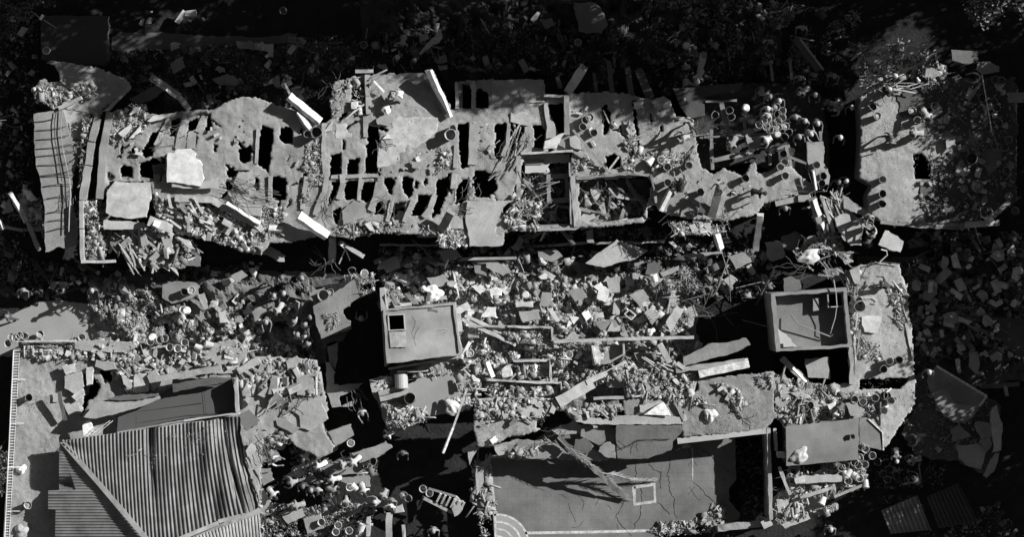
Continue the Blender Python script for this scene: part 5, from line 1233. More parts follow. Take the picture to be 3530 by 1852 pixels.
    ('a4 1330,1000 1400,990 1400,1060 1340,1090', 3.8, .4, (0, 0), 'pale rag beside the long thin pole'),
    ('a4 1600,1080 1740,1080 1740,1180 1650,1270 1590,1180', 3.5, .2, (0, 0), 'round pale heap of sand at the right of the roof'),
    ('b4 1330,330 1400,310 1440,340 1290,360', 3.5, .3, (0, 0), 'flat stone on the lower edge of the upper right roof'),
    ('b4 1650,1040 1900,1060 1900,1351 1800,1280 1700,1180', 1.0, .1, (0, 0), 'big dim slab at the right edge of the dark yard'),
    ('b4 1500,1300 1530,1270 1570,1320 1570,1351 | c4 1500,30', 1.3, .3, (0, 0), 'pale wedge at the bottom of the dark yard'),
    ('b4 1180,850 1260,825 1270,870 1210,930 1160,900', 1.0, .3, (0, 0), 'pale angular block in the right hand yard'),
    ('c4 1195,210 1260,108 1440,220 1630,330 1572,400 1530,480 1480,520 1400,510 1280,440', 2.0, 0.30, (.06, -.05), 'large cracked slab with a bright rim at the lower right'),
    ('c4 1505,20 1560,0 1580,90 1560,170 1500,110', 1.6, .36, (0, 0), 'pale pillar stump above the large cracked slab'),
    ('c4 1545,515 1660,530 1670,620 1590,640 1560,590', 1.6, .34, (0, 0), 'pale shard right of the large cracked slab'),
    ('c4 1375,560 1430,530 1520,620 1380,660', 1.4, 0.27, (0, 0), 'dim shard under the large cracked slab'),
    ('c4 1580,640 1650,625 1665,690 1620,735', 1.6, .28, (0, 0), 'small plate between two cracked slabs'),
    ('c4 1405,690 1560,670 1625,730 1590,860 1500,840 1430,780', 1.5, 0.38, (0, 0), 'stained cracked slab at the lower right'),
    ('c4 1600,905 1690,740 1720,750 1680,880 1625,920', 1.4, 0.38, (0, 0), 'narrow tail slab below the cracked slabs'),
    ('c4 1655,450 1700,390 1745,560 1735,720 1680,730', 1.8, 0.53, (0, 0), 'long pale trunk shaped slab at the lower right'),
    ('c4 1120,600 1300,580 1400,640 1380,780 1250,760', .8, 0.17, (0, 0), 'dark flat slab in the lower right shade'),
    ('c4 1230,300 1330,270 1400,380 1560,400 1500,500 1400,520 1290,430', 2.35, 0.25, (.03, 0), 'lower layer of the large cracked slab'),
    ('c4 100,1080 190,1090 180,1150 110,1180', D + .2, .45, (.05, 0), 'pale torn slab left of the lower right heap'),
    ('c4 100,1220 330,1190 345,1220 160,1290', D + .1, .4, (0, 0), 'long broken slab at the foot of the lower right heap'),
    ('c4 360,1170 540,1105 550,1150 410,1205', D - .1, .36, (0, 0), 'separate broken slab right of the foot of the heap'),
    ('c4 240,910 540,900 600,920 580,950 240,970', D + .5, .38, (0, -.1), 'long pale trim slab below the smooth grey roof'),
    ('c4 230,930 290,905 300,950 240,965', D + .6, .6, (0, 0), 'bright end piece of the long pale trim slab'),
    ('c4 600,380 680,370 740,430 700,480 640,470', D + .5, .28, (0, 0), 'dark leaning panel among the lower right buckets'),
    ('c4 470,390 520,370 550,470 520,490', D + .5, .8, (.1, 0), 'bright white cloth shaped sheet among the lower right buckets'),
    ('c4 105,735 165,735 168,780 105,775', D + .6, .45, (0, 0), 'small pale box at the left rim of the smooth grey roof'),
    ('c4 80,190 200,200 230,330 130,420 90,380', D + .2, .34, (0, 0), 'dusty rounded slab right of the court roof'),
    ('c4 240,400 400,350 430,400 300,440', D + .25, .36, (0, 0), 'flat slab with two dark round holes above the smooth grey roof'),
    ('c4 200,300 290,290 350,340 260,350', D + .3, .4, (0, 0), 'small pale slab in the rubble above the smooth grey roof'),
    ('c4 305,60 480,40 490,200 330,190', 2.6, .32, (0, 0), 'dusty torn slab below the right hand stair room'),
    ('c1 450,110 540,90 555,150 480,170', D + .5, .55, (.05, 0), 'pale box with a dark square hatch on the terrace'),
    ('c1 470,180 590,150 610,260 540,310 470,270', D + .3, .38, (0, 0), 'rounded pale slab fragment on the terrace'),
    ('c1 520,330 600,270 620,320 560,365', D + .3, .5, (.05, -.1), 'pale wedge fragment on the terrace'),
    ('c1 380,310 430,300 430,365 385,370', D + .1, .4, (0, 0), 'small square plate on the terrace'),
    ('c1 465,385 570,375 590,440 500,470', D + .08, .38, (0, 0), 'flat broken plate near the dark gap of the terrace'),
    ('c1 630,120 680,110 670,240 630,250', D + .2, .5, (.1, 0), 'white upright sliver in the dark gap of the terrace'),
    ('c1 1070,180 1130,130 1180,210 1120,290 1090,230', D + .6, .34, (.05, 0), 'standing slab piece left of the tilted wall top'),
    ('c1 980,170 1060,160 1080,290 970,300', D + .4, .5, (.1, 0), 'crumpled pale sheet on the terrace rubble'),
    ('c1 880,160 960,220 960,290 900,240', D + .5, .6, (.15, 0), 'bright curved board on the terrace rubble'),
    ('c2 305,180 380,170 430,220 430,290 340,320 305,320', D + .3, .27, (-.05, 0), 'rounded dark grey slab at the right end of the terrace'),
    ('c2 210,400 300,335 460,345 500,420 525,490 440,560 400,580 330,560 320,470', D + .1, .31, (0, 0), 'big flat cracked slab at the right end of the terrace'),
    ('c2 150,500 200,490 330,560 270,600 160,540', D + .1, .24, (0, 0), 'split grey board below the big flat cracked slab'),
    ('c2 390,610 520,590 600,700 590,720 450,785', 2.2, .27, (0, 0), 'sloping slab plate above the crowd'),
    ('c2 530,590 690,530 720,610 590,700', 2.3, .27, (0, -.02), 'rough plate right of the sloping plate above the crowd'),
    ('c2 700,745 950,660 1000,700 880,780 770,828', 2.2, .26, (0, 0), 'smooth slab tongue reaching towards the black yard'),
    ('c2 470,840 600,790 770,800 780,890 520,900', 2.0, .24, (0, 0), 'plate in the middle of the crowd yard'),
    ('c2 300,940 420,905 460,930 360,970', 2.0, .26, (0, 0), 'flat plate between the workers in the yard'),
    ('c2 570,920 830,905 835,990 700,985', 1.9, .22, (0, 0), 'lower plate right of the workers in the yard'),
    ('c2 880,1070 950,1090 990,1120 880,1140', 2.0, .28, (0, 0), 'plate beneath the lowest workers'),
    ('c2 1000,1140 1070,1115 1080,1170 1010,1180', 2.0, .4, (0, 0), 'pale slab corner beside the worker over the black yard'),
    ('c2 0,560 40,530 110,640 110,685 20,680', D - .2, .36, (0, 0), 'slab with a long pale edge right of the metal roof'),
    ('c2 110,640 170,600 240,650 200,720 130,700', 2.4, .28, (0, 0), 'grey triangular plate above the left workers'),
    ('c2 120,320 200,318 215,360 190,400 130,390', D + .3, .16, (0, 0), 'dark oval plate lying on the terrace rubble'),
    ('c3 60,420 150,395 235,420 225,470 100,480', T0 + .2, .38, (0, 0), 'pale rounded patch slab on the dusty court roof'),
    ('c2 1705,645 1740,620 1762,648 1728,676', T0 + .15, .8, (.05, 0), 'small bright white square tile on the court roof'),
    ('c2 1740,700 1830,680 1840,750 1770,760', T0 - .1, .36, (0, 0), 'curved pale rim piece at the court corner'),
    ('c2 1545,690 1620,700 1560,830', 3.0, .36, (0, 0), 'hanging triangular slab at the upper left court corner'),
    ('c2 1605,840 1660,840 1660,960 1610,1050', 2.5, .42, (.1, 0), 'pale split boards along the left court wall'),
    ('c2 1430,1150 1460,1060 1515,1095 1490,1180 1450,1205', 2.2, .42, (.1, -.1), 'bright end plate of the slatted pallet in the black yard'),
    ('b1 30,280 60,180 100,270', 1.5, .36, (0, 0), 'grey triangular fragment at the left edge'),
    ('b1 165,110 220,125 270,190 200,190', 1.7, .75, (.1, 0), 'white plate at the left edge beside the hanging slab'),
    ('b3 40,935 165,930 165,970 40,970', 1.3, .6, (.05, 0), 'two tone flat board in the left part of the rubble field'),
    ('b3 210,960 230,860 300,865 275,970', 1.5, .22, (-.1, 0), 'dark open drawer shaped box in the rubble field'),
    ('b2 1080,870 1110,870 1190,950 1150,950', 3.5, .2, (0, 0), 'dark board leaning above the left hand stair room'),
    ('b2 980,870 1000,850 1050,950 1020,950', 3.5, .22, (0, 0), 'narrow dark board above the left hand stair room'),
    ('b2 1055,940 1135,935 1140,960 1060,962', 3.6, .5, (0, 0), 'pale short board at the rim of the left hand stair room'),
    ('b4 560,250 640,270 700,330 660,400 600,360', D - .3, .3, (.1, -.1), 'tilted slab bridging the gap beside the twin hanging beams'),
    ('b4 300,470 380,440 420,520 350,590 290,540', 1.6, .28, (.1, .1), 'broken plate below the foot of the twin hanging beams'),
    ('b4 560,570 640,560 660,640 600,660', 2.6, .36, (-.1, .1), 'small tilted plate at the upper left corner of the side roof strip'),
    ('b4 430,700 560,680 610,760 520,800', 2.4, .22, (.1, .1), 'dim plate under the tangled bars above the right hand stair room'),
    ('b3 1580,600 1700,560 1760,640 1640,690', 1.4, .28, (.1, 0), 'mid grey plate in the alley right of the dim square plate'),
    ('b3 200,560 330,550 380,600 300,640 210,620', 1.2, .26, (.1, -.1), 'flat broken plate in the left part of the alley'),
    ('b2 1320,560 1460,545 1500,600 1380,640', 1.3, .24, (.1, 0), 'dim broken plate in the alley above the rubble field'),
    ('b2 900,640 1030,600 1060,680 960,720', 1.0, .2, (0, .1), 'dim broken plate in the middle of the alley'),
    ('c1 700,60 830,90 850,130 760,140 690,110', D + .3, .3, (0, .1), 'tilted slab over the dark gap of the terrace'),
    ('c1 700,220 760,200 830,240 860,320 760,330', D - .5, .2, (.1, 0), 'sunken dark slab in the gap of the terrace'),
    ('c1 610,200 660,190 650,300 620,330', D - .8, .3, (.2, 0), 'steep slab down in the gap of the terrace'),
    ('c2 40,720 150,700 190,790 100,830 40,790', 2.3, .27, (.1, -.05), 'large tilted plate right of the metal roof'),
    ('c2 20,860 110,850 130,940 60,980', 2.0, .24, (.1, .05), 'second tilted plate right of the metal roof'),
    ('c2 0,1010 60,1000 110,1100 60,1180 10,1150', 2.1, .3, (.1, 0), 'third tilted plate right of the metal roof'),
    ('c2 180,1180 330,1130 360,1200 240,1260', 1.9, .3, (.05, -.05), 'lit plate below the lit crowd'),
    ('c2 350,1220 470,1190 500,1290 380,1330', 1.9, .28, (0, .05), 'lower lit plate at the bottom of the yard'),
    ('b3 620,1080 760,1060 780,1110 660,1140', 1.3, .3, (.1, .1), 'long tilted plate near the foot of the rubble field'),
    ('b3 60,1000 200,985 220,1060 90,1080', 1.3, .3, (-.05, .1), 'broad grey plate in the left part of the rubble field'),
    ('b3 860,880 960,840 1010,900 930,950', 1.4, .32, (.1, -.1), 'broad plate in the right part of the rubble field'),
    ('b3 420,850 520,830 560,900 470,930', 1.35, .34, (.1, 0), 'broad plate left of the bright jagged white slab'),
    ('b2 1250,760 1380,740 1420,800 1300,830', 1.0, .3, (0, -.1), 'broad plate at the upper left of the rubble field'),
    ('c3 900,10 1060,20 1040,70 920,60', 2.3, .3, (.1, 0), 'flat plate among the debris right of the box room'),
    ('a4 1000,300 1150,350 1120,400 980,360', E0 + .5, .4, (.1, 0), 'pale plate on the debris pile at the upper right'),
    ('a4 740,420 880,400 900,450 780,470', E0 + .3, .36, (.1, .1), 'long pale plate at the left of the debris pile'),
    ]:
    slab('concrete_fragment', q, z, lab, 'concrete piece', tone=t, th=.14 if z > 1 else .1, g=g, jag=.03, kind='stone' if t > .42 else 'conc')

# ------------------------------------------------------------------ beams, planks, columns, poles
for s, z1, z2, w, h, t, lab, cat, nm in [
    ('a1 1100,560 1300,700', 3.6, 3.2, 50, .3, .3, 'fallen column with white patches at the upper left of the long roof', 'column', 'concrete_column'),
    ('a1 1300,700 1378,795', 3.2, 3.05, 40, .25, .34, 'broken tail of the fallen column at the upper left', 'column', 'concrete_column'),
    ('a1 1125,565 1170,600', 3.66, 3.6, 26, .05, .6, 'white patch piece on the head of the fallen column', 'plaster piece', 'plaster_piece'),
    ('a1 1210,645 1280,705', 3.45, 3.3, 20, .05, .8, 'bright plaster strip on the lower half of the fallen column', 'plaster piece', 'plaster_piece'),
    ('a1 430,790 585,712', D + .1, D + .3, 26, .2, .45, 'pale tilted plank at the top of the hanging slab', 'plank', 'wooden_plank'),
    ('a2 248,690 478,880', D + .9, D + .3, 54, .3, .62, 'white faced column leaning near the big round basin', 'column', 'concrete_column'),
    ('a2 318,812 402,935', D + .5, D + .3, 34, .2, .58, 'short white stub below the white faced column', 'beam', 'concrete_beam'),
    ('a2 215,605 255,690', D + .2, D + .6, 16, .08, .3, 'thin splintered stick at the head of the white faced column', 'stick', 'wooden_stick'),
    ('a2 1283,510 1432,850', D + 1.1, D + .3, 24, .5, .8, 'tall thin white wall slice crossing the top of the middle roof', 'wall', 'wall_slice'),
    ('a2 1265,560 1400,830', D + .45, D + .25, 46, .3, .34, 'grey base behind the thin white wall slice', 'wall', 'wall_slice'),
    ('a2 862,588 940,670', D + .6, D + .4, 14, .08, .75, 'thin white stick in the dark bay of the middle roof', 'stick', 'wooden_stick'),
    ('a2 700,830 790,760', D + .3, D + .4, 9, .04, .6, 'upper thin stick of the crossed pair on the middle roof', 'stick', 'wooden_stick'),
    ('a2 660,865 730,800', D + .3, D + .4, 9, .04, .6, 'lower thin stick of the crossed pair on the middle roof', 'stick', 'wooden_stick'),
    ('a2 850,560 960,505', D + .4, D + .5, 12, .05, .35, 'timber lath at the top of the middle roof', 'stick', 'wooden_stick'),
    ('a2 830,580 930,520', D + .4, D + .5, 10, .05, .3, 'second timber lath at the top of the middle roof', 'stick', 'wooden_stick'),
    ('a3 412,672 525,500', D + .3, D + 1.7, 62, .35, .38, 'thick grey column leaning up over the top of the middle roof', 'column', 'concrete_column'),
    ('a3 1345,655 1405,400', 1.8, 2.6, 44, .3, .5, 'pale column in the tree shade with a worker on its foot', 'column', 'concrete_column'),
    ('a3 1405,430 1412,385', 2.6, 2.7, 34, .3, .2, 'dark head of the pale column in the tree shade', 'column', 'concrete_column'),
    ('a3 455,945 705,1245', D + .9, D + .25, 15, .1, .22, 'long dark rod crossing the dusty roof to the lower hole', 'rod', 'metal_rod'),
    ('a3 710,1243 787,1143', D + .25, D + .5, 13, .08, .7, 'short bright rod standing in the lower roof hole', 'rod', 'metal_rod'),
    ('a3 675,800 718,895', D + .1, D + .1, 8, .05, .5, 'thin rod across the slim roof opening', 'rod', 'metal_rod'),
    ('a3 1178,1135 1225,1030', D + .1, D + .3, 9, .05, .5, 'thin stick right of the roof crack', 'stick', 'wooden_stick'),
    ('a3 340,560 365,640', 1.8, 1.6, 28, .2, .25, 'dim stump left of the thick grey column', 'stump', 'wooden_stump'),
    ('a4 245,285 400,505', 2.2, 1.8, 44, .2, .13, 'dark side of the leaning post in the upper right shade', 'post', 'fallen_post'),
    ('a4 275,285 440,505', 2.4, 2.0, 14, .15, .4, 'light edge strip of the leaning post in the upper right shade', 'post', 'fallen_post'),
    ('b3 1175,110 1095,275', D + .5, D + .2, 34, .15, .62, 'white plank leaning left of the worker with spread arms', 'plank', 'wooden_plank'),
    ('b3 1525,95 1455,330', D + 1.3, D - .1, 54, .3, .36, 'dusty column leaning over the lower edge of the worker area', 'column', 'concrete_column'),
    ('b3 1500,420 1540,545', D - .3, 2.0, 44, .2, .68, 'bright white wall end under the pale balcony heap', 'wall', 'wall_slice'),
    ('b3 1820,305 1783,565', D + .2, 1.6, 42, .25, .42, 'pale beam hanging from the roof edge into the alley', 'beam', 'concrete_beam'),
    ('b4 365,185 455,440', D + .6, 2.6, 62, .25, .34, 'broad pale patched beam hanging near the knot of workers', 'beam', 'concrete_beam'),
    ('b4 378,190 415,300', D + .66, D + .3, 34, .05, .68, 'white patch on the broad hanging beam', 'plaster piece', 'plaster_piece'),
    ('b4 430,350 462,425', D + .2, 2.75, 30, .05, .7, 'lower white patch on the broad hanging beam', 'plaster piece', 'plaster_piece'),
    ('b4 432,175 530,465', D + .7, 2.6, 26, .25, .4, 'narrow pale beam beside the broad hanging beam', 'beam', 'concrete_beam'),
    ('b4 370,-20 392,118', D + .6, D + .5, 16, .1, .6, 'pale pole above the twin hanging beams', 'pole', 'pole'),
    ('b4 260,180 335,175', D + .3, D + .3, 50, .3, .28, 'short block at the head of the twin hanging beams', 'block', 'concrete_block'),
    ('b4 100,215 255,180', D + .1, D + .15, 36, .3, .33, 'rounded edge beam under the worker area', 'beam', 'concrete_beam'),
    ('b4 1640,340 1790,205', E0 + .4, E0 + .6, 34, .15, .33, 'slanting plank at the right end of the upper right roof', 'plank', 'wooden_plank'),
    ('b1 85,145 200,350', 2.5, 1.6, 30, .2, .6, 'upper half of the white post at the left edge', 'post', 'fallen_post'),
    ('b1 200,350 285,560', 1.6, 1.0, 30, .2, .42, 'lower half of the post at the left edge', 'post', 'fallen_post'),
    ('b1 0,330 30,400', 1.3, 1.3, 26, .2, .85, 'bright white stub cut by the left edge', 'stub', 'concrete_beam'),
    ('b1 20,385 170,412', 1.2, 1.1, 20, .2, .4, 'thin low beam at the left edge', 'beam', 'concrete_beam'),
    ('b1 1085,340 1252,400', D + .9, D + .7, 66, .4, .42, 'thick block beam with a bright band below the big square plate', 'beam', 'concrete_beam'),
    ('b1 1125,350 1160,365', D + .93, D + .9, 62, .02, .85, 'bright band on the thick block beam', 'plaster piece', 'plaster_piece'),
    ('b1 1265,175 1545,190', D + .4, D + .45, 44, .3, .36, 'horizontal length of the long crooked parapet beam', 'beam', 'concrete_beam'),
    ('b1 1540,190 1900,395', D + .4, D + .3, 46, .35, .38, 'sloping length of the long crooked parapet beam', 'beam', 'concrete_beam'),
    ('b1 1650,208 1900,365', D + .62, D + .5, 26, .12, .7, 'bright top strip of the long crooked parapet beam', 'beam', 'concrete_beam'),
    ('b2 0,365 60,420', D + .4, D + .35, 30, .3, .45, 'end of the crooked parapet beam', 'beam', 'concrete_beam'),
    ('b2 325,300 540,450', D + 1.0, D + .5, 60, .35, .85, 'brilliant white parapet piece at the lower roof edge', 'parapet', 'parapet_piece'),
    ('b2 100,390 205,395', D + .25, D + .25, 44, .2, .6, 'short white block left of the brilliant parapet piece', 'block', 'concrete_block'),
    ('b2 560,470 558,640', 2.4, 1.2, 50, .3, .36, 'vertical column hanging into the alley below the brilliant parapet', 'column', 'concrete_column'),
    ('b2 620,500 790,600', 2.4, 1.6, 30, .2, .3, 'slanting beam in the alley right of the hanging column', 'beam', 'concrete_beam'),
    ('b2 625,500 660,530', 2.5, 2.4, 34, .1, .8, 'white scrap on the head of the slanting alley beam', 'plaster piece', 'plaster_piece'),
    ('b2 655,545 610,655', 1.8, 1.4, 9, .05, .7, 'left leg of the white trestle in the alley', 'stick', 'wooden_stick'),
    ('b2 655,545 690,630', 1.8, 1.4, 9, .05, .7, 'right leg of the white trestle in the alley', 'stick', 'wooden_stick'),
    ('b2 430,800 650,765', 1.8, 2.2, 44, .25, .14, 'dark beam end beside the folded pier slab', 'beam', 'concrete_beam'),
    ('b2 1345,420 1420,290', D + .2, D + 1.0, 60, .3, .24, 'dark twisted pier between the balcony slabs', 'pier', 'concrete_pier'),
    ('b2 1510,1060 1900,1250', 2.0, 1.4, 24, .2, .4, 'left one of the pair of slanting beams in the rubble field', 'beam', 'concrete_beam'),
    ('b2 1530,1035 1900,1205', 2.0, 1.4, 22, .2, .4, 'right one of the pair of slanting beams in the rubble field', 'beam', 'concrete_beam'),
    ('b2 1460,1010 1555,955', 2.2, 2.2, 50, .2, .5, 'bright plank touching the right side of the left hand stair room', 'plank', 'wooden_plank'),
    ('b2 1500,1345 1560,1230', 3.0, 2.8, 26, .1, .5, 'pale board at the lower right corner of the left hand stair room', 'board', 'board'),
    ('b2 1480,1010 1490,1140', 3.0, 3.0, 30, .2, .4, 'pale strip on the right side of the left hand stair room', 'strip', 'board'),
    ('b2 1500,620 1900,612', 1.5, 1.5, 20, .2, .3, 'long straight ledge at the top of the rubble field', 'ledge', 'ledge_beam'),
    ('b2 1380,690 1405,625', 1.4, 1.8, 10, .05, .6, 'short pale stick at the top of the rubble field', 'stick', 'wooden_stick'),
    ('c3 620,560 600,480', T0, T0 + .1, 30, .2, .3, 'small stub in the court roof crack', 'stub', 'concrete_beam'),
    ('c3 300,450 330,375', T0 + .3, T0 + .2, 34, .2, .4, 'short upright block at the foot of the slanting beam', 'block', 'concrete_block'),
    ('c3 1205,365 1270,500', T0 + .2, T0 + .2, 36, .3, .3, 'small brick pier at the right of the white tiled panel', 'pier', 'concrete_pier'),
    ('c3 1205,85 1265,125', 4.0, 4.0, 30, .2, .48, 'small pale block at the head of the grey beam', 'block', 'concrete_block'),
    ('c3 1080,-60 1170,100', 3.0, 3.0, 40, .2, .4, 'slanting plank right of the open white box room', 'plank', 'wooden_plank'),
    ('c4 150,60 325,235', 3.1, 2.2, 46, .25, .35, 'short column lying below the right hand stair room', 'column', 'concrete_column'),
    ('c4 220,120 320,225', 3.14, 2.5, 20, .1, .65, 'white patch on the short column', 'plaster piece', 'plaster_piece'),
    ('c4 1265,108 1632,328', 2.75, 2.6, 14, .2, .6, 'bright upper rim of the large cracked slab', 'rim', 'rim_piece'),
    ('c4 1630,330 1575,400', 2.6, 2.5, 14, .2, .55, 'bright end rim of the large cracked slab', 'rim', 'rim_piece'),
    ('c4 770,495 872,590', D + .7, D + .6, 8, .1, .6, 'pale upper broken edge of the dark wedge slab', 'rim', 'rim_piece'),
    ('c4 872,590 877,720', D + .6, D + .5, 8, .1, .6, 'pale lower broken edge of the dark wedge slab', 'rim', 'rim_piece'),
    ('c4 1420,70 1430,150', 2.0, 1.6, 28, .2, .45, 'white stake above the large cracked slab', 'stake', 'wooden_stake'),
    ('c4 1590,260 1870,240', 1.4, 1.8, 30, .2, .13, 'dim log lying at the lower right edge', 'log', 'fallen_log'),
    ('c4 1765,250 1775,325', 1.7, 1.3, 22, .15, .3, 'pale stub on the dim log', 'stub', 'wooden_stake'),
    ('c4 280,1065 530,985', D + .6, D + .7, 24, .15, .4, 'long pale plank below the trim slab', 'plank', 'wooden_plank'),
    ('c4 520,1060 755,965', D + .4, D + .5, 20, .15, .38, 'plank with bottles at the lower right heap', 'plank', 'wooden_plank'),
    ('c4 120,850 200,1050', D + .5, D + .3, 22, .1, .45, 'bundle of pale strips left of the lower right heap', 'strip', 'board'),
    ('c4 90,570 95,720', D + .3, D + .3, 22, .3, .4, 'brick edge left of the smooth grey roof', 'edge', 'ledge_beam'),
    ('c4 -10,1275 60,1240', 3.1, 3.1, 60, .3, .42, 'pale corner block at the foot of the long pit', 'block', 'concrete_block'),
    ('c2 1540,270 1440,560', D + .8, D + .5, 14, .1, .55, 'upper half of the long pale pole over the black yard', 'pole', 'pole'),
    ('c2 1440,560 1368,745', D + .5, D + .2, 18, .1, .7, 'lower half of the long pale pole over the black yard', 'pole', 'pole'),
    ('c2 825,1200 822,1351', 1.8, 1.8, 30, .2, .34, 'left dusty rib at the bottom of the yard', 'beam', 'concrete_beam'),
    ('c2 975,1180 970,1380', 1.9, 1.9, 44, .2, .38, 'middle dusty rib at the bottom of the yard', 'beam', 'concrete_beam'),
    ('c2 1075,1270 1080,1380', 1.8, 1.8, 22, .2, .34, 'right dusty rib at the bottom of the yard', 'beam', 'concrete_beam'),
    ('c2 470,160 480,250', 3.0, 2.8, 24, .15, .5, 'upper white stub at the jagged narrow slab', 'stub', 'concrete_beam'),
    ('c2 455,280 495,350', 3.0, 2.8, 28, .15, .42, 'lower pale stub at the jagged narrow slab', 'stub', 'concrete_beam'),
    ('c2 1620,50 1500,140', 3.2, 3.0, 8, .05, .6, 'thin pipe crossing under the left hand stair room', 'pipe', 'pipe'),
    ('c2 1030,150 1260,140', 3.4, 3.4, 12, .06, .6, 'white pipe running under the left hand stair room', 'pipe', 'pipe'),
    ('c2 1690,70 1730,180', 2.4, 2.3, 34, .2, .7, 'white plastic pipe standing in the trough', 'pipe', 'pipe'),
    ('c2 1500,280 1530,170', 3.0, 3.2, 20, .1, .42, 'pale upright board beside the long pale pole', 'board', 'board'),
    ('c1 430,300 470,500', D + .8, D + .5, 26, .15, .1, 'dark pipe reaching towards the roof corner on the terrace', 'pipe', 'pipe'),
    ('c1 1730,150 1890,60', D + .3, D + .4, 50, .15, .45, 'pale plank at the right end of the tilted wall top', 'plank', 'wooden_plank'),
    ('a1 225,78 305,140', 3.0, 3.2, 8, .05, .6, 'thin pole left of the bright tip at the upper left', 'pole', 'pole'),
    ('a1 292,142 312,115', 3.3, 3.5, 18, .1, .85, 'bright tip on the thin pole at the upper left', 'pole', 'pole'),
    ('a1 320,145 415,205', 3.2, 2.8, 8, .05, .35, 'thin pole right of the bright tip at the upper left', 'pole', 'pole'),
    ('a2 1565,405 1595,440', 1.2, 1.2, 34, .1, .25, 'small dim block at the top centre', 'block', 'concrete_block'),
    ]:
    k_ = 'paint' if t > .5 else ('metal' if nm == 'metal_rod' else 'conc')
    beam(nm, s, z1, z2, w, h, t, lab, cat, kind=k_, rough=.032 if w > 20 else .006)

sticks('b1 900,420 1150,430 1200,600 1100,680 950,560', 26, D - .1, .6, 1.8, .1, (.2, .3, .4), 'splintered plank in the heap at the lower left of the long building', 'splintered planks in the heap', 120)
sticks('b1 880,560 960,560 1080,700 960,700', 8, D + .1, .9, 1.8, .08, (.4, .5), 'pale plank spilling over the lower left building edge', 'planks over the building edge', 115, 1.5)
sticks('b1 1150,180 1500,220 1500,380 1250,380', 24, D + .2, .4, 1.1, .1, (.25, .4, .5), 'plank in the heap under the crooked parapet beam', 'planks under the parapet beam', 130)
sticks('a4 840,300 1320,330 1300,480 1150,460', 9, E0 + .3, .8, 1.6, .07, (.3, .45), 'stake sticking out of the debris pile at the upper right', 'stakes in the debris pile', 80, 2.5)
sticks('a4 740,540 1250,560 1250,660 760,700', 12, E0 + .2, .5, 1.6, .05, (.25, .5), 'lath lying on the upper edge of the upper right roof', 'laths on the upper right roof', 5, 2)
sticks('b4 420,120 620,200 600,300 480,300', 14, D - .1, .5, 1.3, .05, (.25, .4, .5), 'twisted lath at the head of the twin hanging beams', 'laths by the twin beams', 120)
sticks('b4 250,600 620,620 620,800 480,790', 16, 2.6, .6, 2.0, .04, (.2, .4), 'tangled bar above the right hand stair room', 'bars above the right hand stair room', 150, 3)
sticks('b4 650,880 700,900 700,1340 660,1340', 14, D + .1, .5, 1.6, .05, (.3, .5), 'lath beside the right wall of the right hand stair room', 'laths beside the stair room', 85, 1)
sticks('b3 1300,680 1850,700 1850,1150 1300,1100', 12, 1.2, .8, 2.4, .04, (.12, .3), 'thin bar in the dark right end of the rubble field', 'bars at the dark end', None)
sticks('a3 20,900 200,900 120,1140 0,1150', 7, D + .1, .8, 2.0, .06, (.3, .4), 'lath over the dark openings left of the standing wall', 'laths over the openings', 65, 1.5)
sticks('a2 1730,1050 1900,1050 1900,1250 1740,1300', 7, D + .1, .5, 1.3, .05, (.3, .45), 'lath beside the middle roof openings', 'laths by the middle openings', 45, 2)
sticks('a2 680,230 1300,260 1350,420 700,330', 14, .8, .4, 1.2, .05, (.12, .3), 'stick on the dark ground above the middle roof', 'sticks above the middle roof', None)
sticks('b3 90,60 440,60 430,260 100,240', 9, D - .4, .4, 1.3, .04, (.2, .4), 'bar tangled in the open bathroom', 'bars in the bathroom', 20, 2)
sticks('c3 960,60 1180,80 1120,150', 6, T0 + .2, .6, 1.2, .05, (.4,), 'lath beside the open white box room', 'laths by the box room', 150, 1.5)
sticks('c4 220,330 340,360 300,500 200,500', 10, D + .2, .4, .9, .05, (.4, .5), 'pale lath in the rubble above the smooth grey roof', 'laths above the grey roof', 60)
sticks('c2 50,210 280,260 260,440 80,430', 12, D + .2, .5, 1.6, .06, (.25, .4, .5), 'lath on the debris at the right end of the terrace', 'laths at the terrace end', 35, 2)
sticks('b4 1400,1020 1750,1080 1720,1200 1450,1120', 5, 1.4, 1.5, 2.6, .03, (.2, .35), 'thin rod in the right hand yard', 'rods in the right hand yard', -28, .6)
sticks('c1 1780,780 1900,800 1880,1080 1830,1000', 8, D - .1, .6, 1.5, .05, (.3, .4), 'lath along the right edge of the metal roof', 'laths by the metal roof', 100, 1.5)
